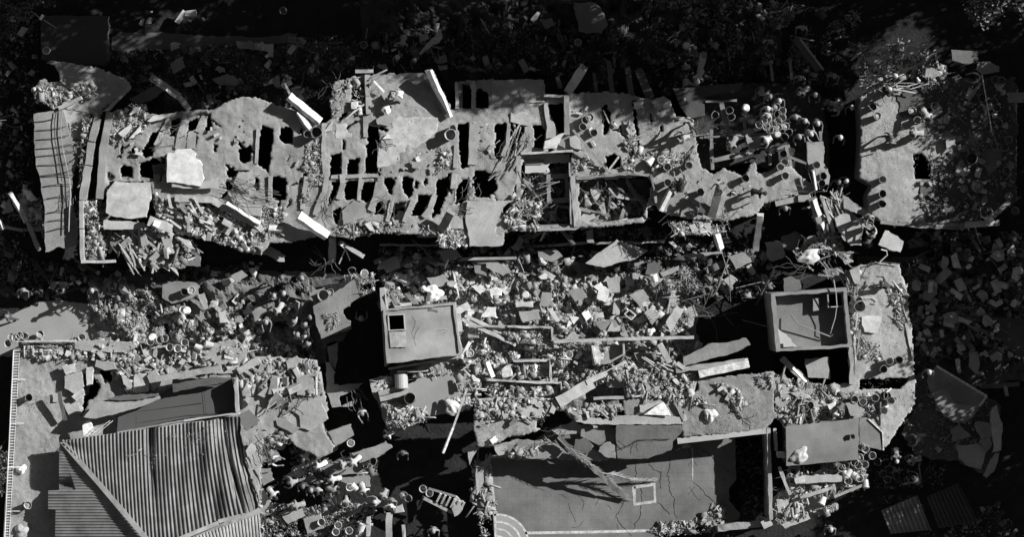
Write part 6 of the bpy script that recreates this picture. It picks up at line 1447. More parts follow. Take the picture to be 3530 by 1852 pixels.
for q, zs, r, t, lab in [('a4 1595,540 1650,860 1665,950', (E0 + 1.8, E0 + 1.0, E0 + .8), .03, .5, 'long thin pole between the buckets at the upper right'), ('a4 1665,950 1720,1100', (E0 + .8, E0 + .3), .02, .3, 'lower thin end of the pole at the upper right'),
                   ('b1 505,40 515,160 505,260 500,420', (D + .2, D + .2), .03, .42, 'thin pipe on the hanging west slab'), ('b4 780,300 740,380 700,480', (D + 1, D + .6), .03, .5, 'bent bar held beside the knot of workers'),
                   ('b4 1000,655 860,640 760,660 700,790', (D + .2, D + .2), .03, .06, 'dark cable on the head of the side roof strip'), ('a1 1345,985 1430,940 1490,905', (D + .3, D + .3), .02, .5, 'cable across the upper rib holes'),
                   ('b4 850,640 905,590 900,560 860,550', (D + .4, D + .6), .035, .6, 'curved pale hose above the side roof strip'), ('b4 745,908 800,903 830,920 825,945 800,940', (D + .1, D + .1), .025, .55, 'pale hose loop on the side roof strip'),
                   ('c2 650,720 620,740 640,780 700,790 690,740', (2.4, 2.4), .03, .06, 'dark hoop of cable in the yard'), ('b3 60,620 100,720', (1.4, .8), .02, .5, 'thin leaning rod at the left of the alley')]:
    tube('cable' if 'cable' in lab or 'hose' in lab else 'thin_pole', q, zs, r, t, lab, 'cable' if 'cable' in lab or 'hose' in lab else 'pole')
# loose cables in the big crack (several)
for i in range(9):
    x0, y0 = R.uniform(1620, 1720), R.uniform(20, 140)
    tube('cable', 'b1 %.0f,%.0f %.0f,%.0f %.0f,%.0f %.0f,%.0f' % (x0, y0, x0 + 90, y0 + 40 + R.uniform(-20, 20), x0 + 190, y0 + 75 + R.uniform(-20, 20), x0 + 330, y0 + 110), (D + .5, D + .45, D + .6, D + .4), .012, R.choice((.08, .4)), 'thin cable sagging across the left part of the long roof', 'cable', group='cables on the left part of the roof')

# ------------------------------------------------------------------ corrugated scraps, tank, pallet, frond
corr('corrugated_sheet', 'a1 1720,300 1900,310 1900,360 1730,350', (1.2, 1.0, .9, 1.1), 10, .05, 3, .4, None, 'crumpled corrugated sheet at the end of the dark path', 'metal sheet')
corr('corrugated_sheet', 'a2 0,315 130,325 130,380 0,360', (1.1, 1.0, .8, .9), 7, .05, 3, .45, None, 'bright corrugated sheet beside the wire crate', 'metal sheet')
corr('corrugated_sheet', 'c4 860,1160 1120,1050 1220,1300 930,1330', (1.2, 1.2, .8, .8), 9, .09, 5, .22, None, 'dim corrugated roof sheet in the lower right darkness', 'metal sheet')
corr('corrugated_sheet', 'c4 1190,1060 1420,960 1560,1240 1280,1290', (1.2, 1.2, .8, .8), 9, .09, 5, .06, None, 'nearly black corrugated roof sheet at the far lower right', 'metal sheet')
wc = empty('wire_crate', W(*P1('a2 300,300'), 1.0), 'wire crate lying right of the corrugated sheets in the dark', 'crate')
for i in range(9): tube('wire', 'a2 %d,265 %d,328' % (245 + i * 13, 235 + i * 13), (1.3, 1.2), .012, .3, parent=wc)
for y in (268, 298, 326): tube('rim_wire', 'a2 %d,%d %d,%d' % (240, y, 350, y + 14), (1.3, 1.3), .014, .3, parent=wc)
pl = empty('wooden_pallet', W(*P1('c2 1370,1090'), 1.8), 'slatted pallet hanging over the black yard', 'pallet')
for i in range(6): beam('slat', 'c2 %d,%d %d,%d' % (1320 + i * 34, 1100 + i * 14, 1350 + i * 34, 1040 + i * 13), 2.1, 2.3, 15, .1, .55, parent=pl, kind='wood', rough=.004)
beam('bearer', 'c2 1215,1065 1440,1180', 2.0, 2.0, 22, .15, .3, parent=pl, kind='wood', rough=.004); beam('bearer', 'c2 1260,1000 1460,1060', 1.9, 1.9, 16, .12, .2, parent=pl, kind='wood', rough=.004)
bx = empty('ribbed_shutter', W(*P1('b3 1030,1040'), 1.3), 'louvred shutter frame beside the grey louvred lid', 'shutter')
for i in range(4): beam('louvre', 'b3 %d,%d %d,%d' % (985 + i * 16, 1005 + i * 16, 1030 + i * 16, 985 + i * 16), 1.62, 1.62, 5, .05, .45, parent=bx, rough=.002)
fr = empty('open_crate', W(*P1('b3 870,1025'), 1.2), 'small open square wooden frame with a dark inside in the rubble field', 'crate')  # plain square frame of four boards, open at the bottom
for s in ('b3 830,1020 865,990', 'b3 865,990 912,1028', 'b3 912,1028 878,1062', 'b3 878,1062 830,1020'): beam('side_board', s, 1.7, 1.7, 8, .08, .6, parent=fr, rough=.002)
def frond(s0, label, leaf, nleaf, tone, seed, z):
    rr = random.Random(seed); q = pts(s0); P = [W(u, v, zz) for (u, v), zz in zip(q, z)]
    o = empty('palm_frond', P[0], label, 'palm frond')
    V, F = tubegeo(P, [.05] * (len(P) - 1) + [.015], 5); fixn(put('stem', V, F, mat('wood', tone), o))
    V = []; F = []
    for i in range(nleaf):
        t = .12 + .86 * i / nleaf; k = t * (len(P) - 1); a = int(min(k, len(P) - 2)); p = P[a].lerp(P[a + 1], k - a); d = (P[a + 1] - P[a]).normalized()
        n = Vector((-d.y, d.x, 0)) * (1 if i % 2 else -1); L_ = leaf * rr.uniform(.5, 1) * (1 - .3 * t)
        e = p + (d * .85 + n * rr.uniform(.1, .45)).normalized() * L_ + Vector((0, 0, rr.uniform(-.1, .05)))
        m = p.lerp(e, .5) + Vector((0, 0, .05)); w = n.cross(Vector((0, 0, 1))).normalized() * .04
        b = len(V); V += [p + w * .5, p - w * .5, m - w, m + w, e]; F += [(b, b + 1, b + 2, b + 3), (b + 3, b + 2, b + 4)]
    put('leaflets', V, F, mat('leaf', tone + .08), o)
frond('c3 340,630 440,730 560,820 650,880 750,970 850,1080', 'dead palm frond lying diagonally from the roof edge onto the painted court', .8, 160, .14, 3, (T0 + .2, T0 + .1, T0 - .1, C0 + .9, C0 + .5, C0 + .15))
frond('c3 640,885 760,900 900,940 1060,940', 'smaller dead palm frond spreading right over the court towards the painted square', .6, 90, .26, 4, (C0 + .95, C0 + .8, C0 + .4, C0 + .2))
frond('c3 340,690 270,660 180,690 60,720', 'dead frond draped on the left of the broken court roof', .6, 80, .25, 5, (T0 + .1, T0 + .1, T0, T0 - .1))
frond('c3 1560,280 1600,330 1650,370', 'striped dead frond on the wide court roof', .4, 40, .3, 8, (T0 + .2, T0 + .2, T0 + .1))

beam('torn_strip', 'c3 330,628 440,725 560,815', T0 + .15, T0 - .2, 56, .05, .10, 'dark torn folded strip hanging from the roof edge under the dead palm frond', 'torn sheet', kind='wood', rough=.06)
beam('torn_strip', 'c3 560,815 660,905 760,1000 850,1078', T0 - .2, C0 + .25, 34, .05, .12, 'lower torn strip reaching down onto the painted court', 'torn sheet', kind='wood', rough=.05)
# crumpled cloths and bags
def cloth(s, z, size, tone, label, nm='cloth_bundle', cat='cloth', sx=1, rot=0, hgt=.3):
    u, v = P1(s); c = W(u, v, z); n = 14; V = []; F = []
    ph = R.uniform(0, 9)
    for i in range(n + 1):
        for j in range(n + 1):
            x = i / n * 2 - 1; y = j / n * 2 - 1; r = math.sqrt(x * x + y * y); f = max(0, 1 - r * r * .9)
            wr = math.sin(x * 7 + ph + 2 * math.sin(y * 4 + ph)) * .5 + math.sin(y * 9 - ph + x * 5) * .4
            e = 1 - .16 * math.sin(3 * math.atan2(y, x) + ph) - .1 * math.sin(5 * math.atan2(y, x) + ph)
            if r > 1: x /= r; y /= r
            X = x * size * sx * .5 * e; Y = y * size * .5 * e
            V.append(c + Matrix.Rotation(rot, 3, 'Z') @ Vector((X, Y, 0)) + Vector((0, 0, hgt * size * (f * .8 + .22 * wr * (.3 + f)))))
    for i in range(n):
        for j in range(n):
            a = i * (n + 1) + j; F.append((a, a + n + 1, a + n + 2, a + 1))
    o = put(nm, V, F, mat('cloth', tone), smooth=True); fixn_up(o); return tag(o, label, cat)
for s, z, sz, t, sx, lab in [('b2 1235,840', 1.4, .5, .85, .6, 'upright white sack in the rubble above the left hand stair room'), ('b2 1300,870', 1.3, .9, .8, 1, 'crumpled white cloth bundle above the left hand stair room'), ('c3 1455,465', T0 + .1, .75, .55, .9, 'pale striped cloth bundle on the wide court roof'),
    ('a2 1045,690', D + .4, .5, .7, 1, 'white crumpled bundle on the furniture of the middle roof'), ('a2 955,795', D + .3, .5, .7, 1, 'bright small bundle at the shadow of the middle roof'), ('b4 340,600', 2.8, .8, .6, 1.4, 'crumpled pale tarpaulin above the right hand stair room'),
    ('c1 155,860', D + .1, .6, .85, .7, 'white sheet lying near the railing'), ('c1 155,1310', D + .1, .7, .4, 1, 'pale bundle at the bottom left of the terrace'), ('c4 270,760', D + 1.05, .75, .5, 1.3, 'crumpled net bundle on the smooth grey roof'),
    ('c2 1440,410', 2.9, .8, .6, 1.2, 'pale rubble sack at the lower corner of the middle roof'), ('c2 1185,470', 2.8, .6, .25, 1, 'dark bundle at the lower edge of the middle roof'), ('b3 230,640', 1.2, .5, .5, .6, 'small pale rag in the alley'), ('b3 1020,1150', 1.6, .5, .75, .7, 'white rag at the foot of the rubble field'),
    ('c2 1595,210', 3.2, .6, .5, .7, 'pale rag at the head of the long pale pole'), ('a4 900,510', E0 + .4, .5, .35, 1, 'pale rag heap on the splintered debris at the upper right'), ('a4 1130,580', E0 + .4, .3, .6, .6, 'small white rag on the roof edge at the upper right'),
    ('c3 180,120', 2.0, .45, .85, .5, 'white bag standing in the small concrete trough'), ('a4 1720,630', E0 + .2, .45, .45, 1, 'round pale bag near the right edge'), ('a4 1450,1230', E0 + .1, .8, .3, 1, 'dim crumpled bag beside the black opening'), ('c4 250,1110', D + .2, .5, .5, 1.2, 'pale crumpled sheet at the lower right heap')]:
    cloth(s, z, sz, t, lab, sx=sx, rot=R.uniform(0, 3))

# ------------------------------------------------------------------ buckets
buckets('b1 70,1230 90,1190 122,1186 155,1180 178,1178 188,1176', D + .1, 'bucket in the row at the top left corner of the terrace', 'buckets at the terrace corner', (.5, .65, .75))
buckets('b1 270,1165,L 296,1166 603,1182', .3, 'bucket standing along the road beside the terrace rail', 'buckets along the road', (.5, .6))
buckets('b1 893,785', .9, 'single dim bucket on the dark rubble above the white bar', None, (.5,)); buckets('b1 1345,857,d', .95, 'dark bucket left on the flat slab in the alley', None); buckets('b1 1397,853,w', .95, 'white rimmed bucket right on the flat slab in the alley', None)
buckets('b1 1340,994,w 1360,994,wD', 1.0, 'bright white bucket stacked above the debris slope', 'stacked bright buckets', (.85,))
buckets('b1 1110,1190,wD 1170,1210 1100,1228 1205,1200', D + .1, 'bucket in the group of four at the top of the terrace', 'group of four buckets', (.55, .7))
buckets('b1 1245,1265 1303,1275 1350,1230 1420,1255,L 1553,1250,L', D + .2, 'bucket standing in the loose row right of the group of four', 'loose row of buckets', (.5, .6, .75))
buckets('b2 700,700,d', 1.0, 'dim bucket at the end of the alley beside the bright rimmed one', None); buckets('b2 795,727,w', 1.3, 'bright rimmed bucket in the alley above the pier slab', None)
buckets('b2 500,882,B 553,860', 2.4, 'bucket on the rounded slab above the folded pier', 'buckets on the rounded slab', (.4, .5)); buckets('b2 290,765,d 335,760', .8, 'bucket in the dark crowd yard', 'buckets in the crowd yard')
buckets('c1 210,335,d', D + .05, 'overturned dark bucket on the upper terrace', None); buckets('c1 210,1112', D + .05, 'filled bucket in the roof shadow on the lower terrace', None, (.6,), full=1)
buckets('c2 1118,345,dB', 2.65, 'dark bucket on the middle roof', None); buckets('c2 693,668,w', 2.3, 'white rimmed bucket on the smooth slab above the crowd', None); buckets('c2 1562,18,w', 2.6, 'bucket at the lower right corner of the left hand stair room', None, full=1)
buckets('c2 683,985,w 740,1010,L 862,800,d', 2.2, 'bucket beside the lower plate of the yard', 'buckets beside the lower plate', (.6,))
buckets('c2 490,1240 603,1265 590,1315 685,1305 765,1312,L 42,1300 655,1115', 1.8, 'bucket in the lit group at the bottom of the yard', 'lit buckets at the bottom', (.65, .75))
buckets('c2 1225,998 1272,1035', 2.3, 'pale bucket on the slatted pallet', 'buckets on the pallet', (.6,)); buckets('c2 1080,1040,d 1115,1070', 1.0, 'dim bucket in the black yard', 'dim buckets in the yard', (.3,))
buckets('a2 455,965,Bd', D + .1, 'big dark round basin below the white faced column', None); buckets('a2 380,982', D + .1, 'small bucket left of the big dark basin', None, (.4,))
buckets('a2 1430,985,B', D + .1, 'big bucket at the head of the narrow roof slot', None, (.55,)); buckets('a2 1440,935', D + .1, 'small bucket behind the big one at the roof slot', None, (.45,))
buckets('a2 210,75', .6, 'lone pale bucket near the top edge', None, (.45,)); buckets('a2 795,330 870,330', .6, 'bucket in the dark above the middle roof', 'buckets above the middle roof', (.35,)); buckets('a1 338,368', 2.75, 'bright bucket on the shaded corner roof', None, (.7,))
buckets('a3 490,315', .7, 'pale bucket in the leaf litter near the stained slab', None, (.6,)); buckets('a3 1325,380', 1.2, 'pale bucket right above the shaded column', None, (.5,)); buckets('a3 1280,333,wD', .8, 'overturned pale bucket left of the shaded column', None)
buckets('a3 545,870 525,922 605,970 573,850', D + .05, 'bucket on the dusty roof left of the slim opening', 'buckets on the dusty roof', (.3, .36))
buckets('a3 1590,800,d 1597,855,d 1483,842,d', D - .2, 'dark rimmed bucket on the shaded ribs', 'dark buckets on the ribs', (.15,)); buckets('a3 1712,785,wD', D, 'white bucket alone on the shaded ribs', None)
buckets('a3 1858,920 1810,905 1888,952 | a4 0,890 22,912 65,908 112,888 140,813 140,860 100,830,d 158,920 112,930 60,950 105,978,D 185,970,d 155,1000,d 90,775,d', D + .1, 'bucket in the dense cluster on the ribs among the workers', 'dense bucket cluster', (.5, .6, .7))
buckets('a3 1140,1215 1090,1165,w 1040,1150,Lw 1290,1205', D + .1, 'container lying on the roof right of the lower hole', 'containers on the dusty roof', (.4, .6))
buckets('a4 145,1122,d 155,1188 125,1215 160,1275 70,1085,d | b3 1140,60', D + .1, 'bucket below the dense cluster on the dusty roof', 'buckets below the cluster', (.4, .55))
buckets('a4 385,1200 | b4 430,15,d 425,75,d', D + .1, 'bucket on the narrow roof piece beside the pale pole', 'buckets on the narrow piece', (.4,))
buckets('b3 1380,135 1705,30,d', D + .05, 'bucket casting a long shadow beside the leaning dusty column', 'buckets with long shadows', (.3,))
buckets('a4 795,785,d', E0 + .02, 'dark bucket on the left of the upper right roof', None); buckets('a4 830,855 | b4 860,45', E0 + .02, 'pale flat bucket on the left of the upper right roof', 'pale flat buckets', (.36,))
buckets('a4 1080,815 1120,872 1100,990', E0 + .02, 'pale bucket on the sunlit middle of the upper right roof', 'sunlit buckets on the roof', (.4, .5)); buckets('a4 1170,835,d', E0 + .02, 'black bucket at the edge of the tree shadow on the upper right roof', None)
buckets('a4 1240,770 1295,800,L 1680,580 1730,590 1595,710,d 1675,735 1690,790 1530,835 1715,895 1780,1015 1750,1075 1510,1150,dB 1760,1245 1330,900,L 1240,770', E0 + .08, 'dim bucket in the shaded right half of the upper right roof', 'shaded buckets on the roof', (.3, .4))
buckets('b4 1540,90,B 1780,160 1830,270 1460,110', E0 + .08, 'dim bucket at the lower right of the upper right roof', 'buckets low on the roof', (.3, .4)); buckets('b4 870,148,d 865,213,d', E0 + .05, 'dark bucket at the lower left corner of the upper right roof', 'dark corner buckets')
buckets('b4 775,382', D + .5, 'bucket full of rubble held by the knot of workers', None, (.4,), full=1); buckets('b4 690,965,B 692,925', D + .3, 'stacked container beside the right hand stair room', 'stacked containers', (.35, .45))
buckets('b3 1430,1310', 1.6, 'dark bucket among the troughs', None, (.3,)); buckets('b3 430,1310,w', 2.0, 'bucket in the rubble below the long kerb beam', None); buckets('b3 108,880,D 1055,785,wL', 1.3, 'pale tin in the rubble field', 'pale tins in the rubble')
buckets('c4 915,75 990,62,d 873,135,d', D + .1, 'bucket at the lower end of the side roof strip', 'buckets at the strip end', (.45,))
buckets('c4 870,320,d 922,360 812,340 725,372 660,350 300,410,d 341,400,d 905,328,d 870,430', D + .15, 'bucket on the lit roof patch above the dark wedge', 'buckets on the lit patch', (.4, .55))
buckets('c4 710,695 740,702 748,772,d 785,755 705,770 665,805 692,830 600,818 640,860,L 590,872,L 650,890,L 700,925 745,935,L 735,820 560,845 620,945', D + .2, 'bucket in the stacked pile below the smooth grey roof corner', 'stacked bucket pile', (.45, .6, .75))
buckets('c4 865,893 905,925 910,850,d 830,800,d 960,905,d', .6, 'dim bucket in the black lower right yard', 'dim buckets lower right', (.22,)); buckets('c4 445,1060,Lw', D + .3, 'white bottle shaped can on the plank at the lower right', None)

# ------------------------------------------------------------------ people
for s, z, pose, face, hel, sh, tr_, lab in [
    ('a3 1265,720', 1.6, 'bend', 160, .85, .05, .03, 'worker in dark clothes and white helmet bending behind the wedge slab'),
    ('a3 1312,905', D, 'walk', 70, .5, .04, .03, 'dark clothed worker with a long shadow at the right roof edge'),
    ('a3 1240,1000', D, 'crouch', 100, 0, .33, .12, 'worker in light clothes crouching at the right roof edge'),
    ('a3 1362,592', 2.2, 'bend', 160, .7, .45, .4, 'pale clothed worker sitting at the foot of the shaded column'),
    ('a3 1298,632', 1.4, 'crouch', 200, 0, .4, .3, 'pale clothed worker crouching left of the shaded column'),
    ('a3 1600,1075', D - .4, 'bend', 150, 0, .25, .1, 'worker bending between the dark ribs'),
    ('a3 1845,1030', D, 'crouch', 120, 0, .5, .2, 'worker in pale patterned shirt crouching below the bucket cluster'),
    ('a3 1872,790', D, 'stand', 180, .85, .25, .06, 'white helmeted worker at the upper left of the bucket cluster'),
    ('a3 1860,850', D, 'reach', 200, 0, .35, .1, 'bareheaded worker leaning over the bucket cluster'),
    ('a3 1890,700', 1.3, 'stand', 180, .6, .15, .05, 'helmeted worker in the dark above the bucket cluster'),
    ('a3 1830,645', 1.2, 'stand', 180, .4, .05, .04, 'dim helmeted worker in the dark left of the others above the ribs'),
    ('b3 1238,40', D, 'reach', 20, 0, .03, .02, 'black clothed worker with spread arms left of the leaning column'),
    ('b3 1352,250', D, 'crouch', 60, 0, .05, .04, 'black clothed worker crouching beside the leaning column'),
    ('b3 1850,140', D, 'bend', 260, .06, .03, .03, 'black clothed worker casting the longest shadow on the dusty roof'),
    ('b3 1512,110', D + .9, 'crouch', 120, 0, .16, .1, 'dim worker huddled on the leaning dusty column'),
    ('b3 1240,60', D, 'crouch', 0, 0, .04, .04, 'second black figure close to the worker with spread arms'),
    ('a4 60,698', 1.4, 'bend', 250, .8, .35, .1, 'pale shirted worker left of a pair above the bucket cluster'),
    ('a4 120,733', D, 'stand', 190, .8, .1, .05, 'dark shirted worker right of the pair above the bucket cluster'),
    ('a4 265,678', 1.4, 'bend', 120, .8, .3, .2, 'grey shirted worker bending with arms out above the cluster'),
    ('a4 382,688', 1.4, 'stand', 180, .8, .06, .04, 'helmeted worker alone above the right of the cluster'),
    ('a4 38,792', D, 'stand', 160, .9, .1, .05, 'worker with the brightest helmet left of the cluster'),
    ('a4 35,845', D, 'reach', 150, .6, .35, .1, 'pale shirted worker reaching into the cluster'),
    ('a4 500,780', 1.4, 'bend', 130, 0, .4, .3, 'pale clothed worker bending in the dark gap'),
    ('a4 530,795', 1.4, 'crouch', 120, .5, .42, .3, 'crouching worker beside the bending one in the dark gap'),
    ('a4 650,780', 1.4, 'stand', 180, .7, .08, .04, 'helmeted worker in the dark gap left of the upper right roof'),
    ('a4 240,850', 1.6, 'stand', 180, .5, .2, .05, 'helmeted worker right of the cluster holding a bucket'),
    ('a4 308,880', 1.6, 'stand', 150, .7, .2, .05, 'helmeted worker further right of the cluster'),
    ('a4 400,898', 1.6, 'reach', 190, .85, .1, .05, 'helmeted worker handing debris down on the right of the cluster'),
    ('a4 350,975', D, 'reach', 220, .8, .3, .05, 'helmeted worker at the head of the narrow roof piece'),
    ('a4 265,995', D, 'stand', 200, .5, .1, .05, 'helmeted worker on the rib left of the narrow roof piece'),
    ('a4 565,1000', 1.4, 'stand', 170, .9, .1, .05, 'lone white helmeted worker in the middle of the dark gap'),
    ('a4 610,1318', 1.4, 'reach', 110, .95, .1, .05, 'lone white helmeted worker at the foot of the dark gap'),
    ('a4 555,1330', 1.2, 'stand', 150, .3, .08, .05, 'dim worker left of the lone white helmet'),
    ('a4 275,565', .9, 'stand', 170, .5, .4, .1, 'dim worker in the trees right of the leaning post'),
    ('a4 522,552', .9, 'stand', 170, .5, .3, .1, 'dim worker under the trees above the dark gap'),
    ('a4 290,200', .9, 'stand', 170, .5, .45, .1, 'pale shirted figure at the top of the leaning post'),
    ('a4 965,552', E0, 'stand', 60, .9, .04, .03, 'upper one of two white helmeted workers in black on the upper right roof'),
    ('a4 922,648', E0, 'reach', 70, .9, .04, .03, 'lower one of two white helmeted workers in black on the upper right roof'),
    ('a4 915,690', E0, 'crouch', 190, 0, .06, .04, 'dark crouching worker just below the two helmets on the upper right roof'),
    ('a4 930,1000', E0, 'walk', 270, .12, .04, .03, 'black clothed worker walking across the sunlit upper right roof'),
    ('a4 1080,965', E0, 'bend', 90, 0, .3, .2, 'worker in pale clothes bending over a bucket on the sunlit upper right roof'),
    ('a4 1215,870', E0, 'bend', 210, 0, .4, .15, 'pale shirted worker bending at the edge of the roof shade'),
    ('a4 1590,800', E0, 'bend', 110, 0, .35, .1, 'pale shirted worker bending between shaded buckets'),
    ('a4 1560,560', E0, 'reach', 90, 0, .5, .1, 'pale shirted worker at the bundled sheet'),
    ('b4 1470,240', E0, 'crouch', 120, 0, .04, .04, 'dark crouching worker near the lower edge of the upper right roof'),
    ('b4 1300,270', E0, 'bend', 100, 0, .05, .04, 'dark bending worker left of the crouching one'),
    ('b4 1640,290', E0, 'crouch', 30, 0, .5, .3, 'pale shirted worker crouching at the slanting plank'),
    ('b4 775,312', D + .2, 'stand', 180, .3, .3, .06, 'helmeted worker at the centre of the knot holding the full bucket'),
    ('b4 735,345', D + .2, 'reach', 260, 0, .25, .05, 'worker with striped shirt left of the full bucket'),
    ('b4 800,430', 2.4, 'reach', 20, 0, .4, .05, 'pale shirted worker below the full bucket'),
    ('b4 760,470', 2.4, 'crouch', 30, 0, .1, .05, 'dark clothed worker at the bottom of the knot'),
    ('b4 165,250', 1.8, 'stand', 180, .45, .1, .05, 'lone pale helmeted worker under the roof edge left of the twin beams'),
    ('b4 30,250', 1.4, 'bend', 200, 0, .3, .2, 'worker bending in the alley by the hanging pale beam'),
    ('b4 860,790', D, 'crouch', 60, 0, .05, .04, 'dark worker crouching with a tool on the side roof strip'),
    ('a2 1035,415', .7, 'walk', 190, .85, .15, .3, 'white helmeted worker walking in the dark above the middle roof'),
    ('a2 1160,437', .7, 'walk', 200, .5, .1, .1, 'grey helmeted worker right of the walking one above the middle roof'),
    ('a2 1065,345', .7, 'bend', 170, 0, .35, .2, 'bareheaded worker bending above the walking helmeted one'),
    ('a2 1000,700', D, 'crouch', 60, .5, .2, .1, 'worker crouching among furniture on the middle roof'),
    ('b1 45,1038', .05, 'walk', 80, .3, .07, .05, 'worker in dark clothes walking out of the frame on the road'),
    ('b1 668,850', .6, 'stand', 180, .7, .1, .05, 'helmeted worker in the dark above the road'),
    ('b1 425,830', .4, 'crouch', 120, 0, .35, .1, 'dim worker crouching in the left darkness'),
    ('b1 155,855', .4, 'stand', 180, 0, .25, .1, 'dim worker standing in the far left darkness'),
    ('b2 193,755', .6, 'stand', 180, .3, .1, .05, 'dim helmeted worker at the top of the dark crowd yard'),
    ('b2 337,758', .6, 'reach', 200, .5, .1, .05, 'helmeted worker with a bucket at the top right of the dark crowd yard'),
    ('b2 205,870', .6, 'stand', 160, .7, .1, .05, 'right one of two helmeted workers in the upper crowd yard'),
    ('b2 135,888', .6, 'stand', 170, .6, .1, .05, 'left one of two helmeted workers in the upper crowd yard'),
    ('b2 150,1022', .6, 'bend', 150, 0, .5, .1, 'pale shirted worker bending at the left of the crowd yard'),
    ('b2 270,990', .6, 'crouch', 150, 0, .45, .2, 'pale shirted worker crouching in the middle of the crowd yard'),
    ('b2 280,1078', .6, 'stand', 60, .4, .35, .1, 'broad grey shirted worker in the middle of the crowd yard'),
    ('b2 360,1098', .6, 'reach', 310, .5, .25, .05, 'worker reaching right in the crowd yard'),
    ('b2 398,1045', .6, 'stand', 200, .4, .1, .05, 'small helmeted worker near the folded pier slab'),
    ('b2 305,1172', .6, 'reach', 330, .5, .2, .05, 'helmeted worker in the lower crowd yard'),
    ('b2 343,1185', .6, 'stand', 20, 0, .4, .1, 'bareheaded worker close to the lower helmeted one'),
    ('b2 380,1238', .6, 'stand', 30, .4, .3, .05, 'lowest helmeted worker of the crowd yard'),
    ('b2 78,1080', .6, 'reach', 180, .6, .2, .05, 'helmeted worker at the left rim of the crowd yard'),
    ('b2 770,1052', .6, 'stand', 0, .5, .15, .05, 'single helmeted worker alone in the black court left of the stair room'),
    ('c2 775,452', 1.0, 'reach', 200, .4, .45, .1, 'worker in patterned shirt beside the jagged narrow slab'),
    ('c2 940,620', 1.0, 'bend', 120, 0, .7, .1, 'worker in a bright white shirt at the tip of the smooth tongue'),
    ('c2 345,800', 1.5, 'bend', 150, 0, .75, .1, 'white shirted worker topmost of the lit crowd'),
    ('c2 435,855', 1.5, 'bend', 120, 0, .6, .1, 'white shirted worker second from the top of the lit crowd'),
    ('c2 530,940', 1.5, 'bend', 100, 0, .5, .1, 'pale shirted worker in the centre of the lit crowd'),
    ('c2 135,800', 1.5, 'reach', 260, 0, .6, .1, 'white sleeved worker at the left of the lit crowd'),
    ('c2 90,740', 1.6, 'crouch', 90, 0, .2, .1, 'grey shirted worker at the upper left of the lit crowd'),
    ('c2 240,960', 1.5, 'crouch', 100, 0, .3, .05, 'dark skinned bare headed worker left of the middle of the lit crowd'),
    ('c2 345,985', 1.4, 'stand', 180, .25, .06, .04, 'worker in black with a grey cap in the lit crowd'),
    ('c2 405,1012', 1.4, 'stand', 180, .6, .05, .04, 'worker in black with a pale cap in the lit crowd'),
    ('c2 455,1035', 1.4, 'crouch', 180, 0, .4, .1, 'worker in patterned shirt in the lower lit crowd'),
    ('c2 600,1030', 1.4, 'bend', 250, 0, .3, .1, 'grey shirted worker right of the patterned shirt'),
    ('c2 552,1050', 1.4, 'crouch', 200, .35, .3, .1, 'worker with grey cap next to the grey shirted worker'),
    ('c2 800,1045', 1.4, 'bend', 200, 0, .55, .1, 'pale shirted worker above the plate beneath the lowest workers'),
    ('c2 868,1100', 1.4, 'reach', 80, .85, .35, .1, 'white capped worker in the lower right of the lit crowd'),
    ('c2 920,1070', 1.4, 'crouch', 150, 0, .3, .1, 'grey clothed worker right of the white capped one'),
    ('c2 150,1070', 1.4, 'bend', 220, 0, .55, .1, 'pale shirted worker at the lower left of the lit crowd'),
    ('c2 660,1120', 1.4, 'crouch', 180, 0, .4, .1, 'worker in flowered shirt in the bottom of the lit crowd'),
    ('c2 975,1140', 1.9, 'stand', 180, 0, .75, .4, 'pale clothed worker standing on the middle rib'),
    ('c2 985,1098', 1.4, 'stand', 180, 0, .2, .1, 'dim worker behind the pale clothed one'),
    ('c2 320,690', 1.6, 'crouch', 180, 0, .06, .04, 'worker in black below the split grey board'),
    ('c2 620,832', 1.9, 'reach', 100, 0, .3, .1, 'left worker of the pair with the cable hoop'),
    ('c2 692,828', 1.9, 'bend', 130, 0, .5, .1, 'right worker of the pair with the cable hoop'),
    ('c2 265,1130', 1.4, 'bend', 100, 0, .3, .1, 'bareheaded worker at the bottom left of the lit crowd'),
    ('c2 1295,1310', .6, 'stand', 180, .6, .3, .1, 'single worker at the bottom of the black yard'),
    ('c2 1070,750', .8, 'stand', 180, 0, .12, .05, 'dim figure at the top of the black yard'),
    ('c4 1212,152', 2.2, 'stand', 180, .9, .08, .05, 'white helmeted worker at the corner of the large cracked slab'),
    ('c4 975,800', .8, 'bend', 180, .8, .3, .1, 'white helmeted worker in the lower right darkness'),
    ('c4 1065,800', .8, 'bend', 100, .4, .2, .1, 'dim helmeted worker right of the white helmet in the lower right'),
    ('c4 1100,925', .8, 'crouch', 50, .4, .2, .1, 'dim helmeted worker further down in the lower right'),
    ('c4 1100,650', .8, 'crouch', 100, 0, .4, .1, 'pale figure above the helmets in the lower right darkness'),
    ('c4 495,1300', .8, 'stand', 180, .85, .2, .1, 'white helmeted worker near the bottom edge at the right'),
    ('c4 555,440', D + .1, 'crouch', 150, 0, .1, .05, 'dark worker crouching beside the bright cloth shaped sheet'),
    ('c4 520,830', D + .1, 'crouch', 100, 0, .06, .05, 'black clothed worker crouching below the smooth grey roof'),
    ]:
    person(s, z, pose, face, lab, hel, sh, tr_)

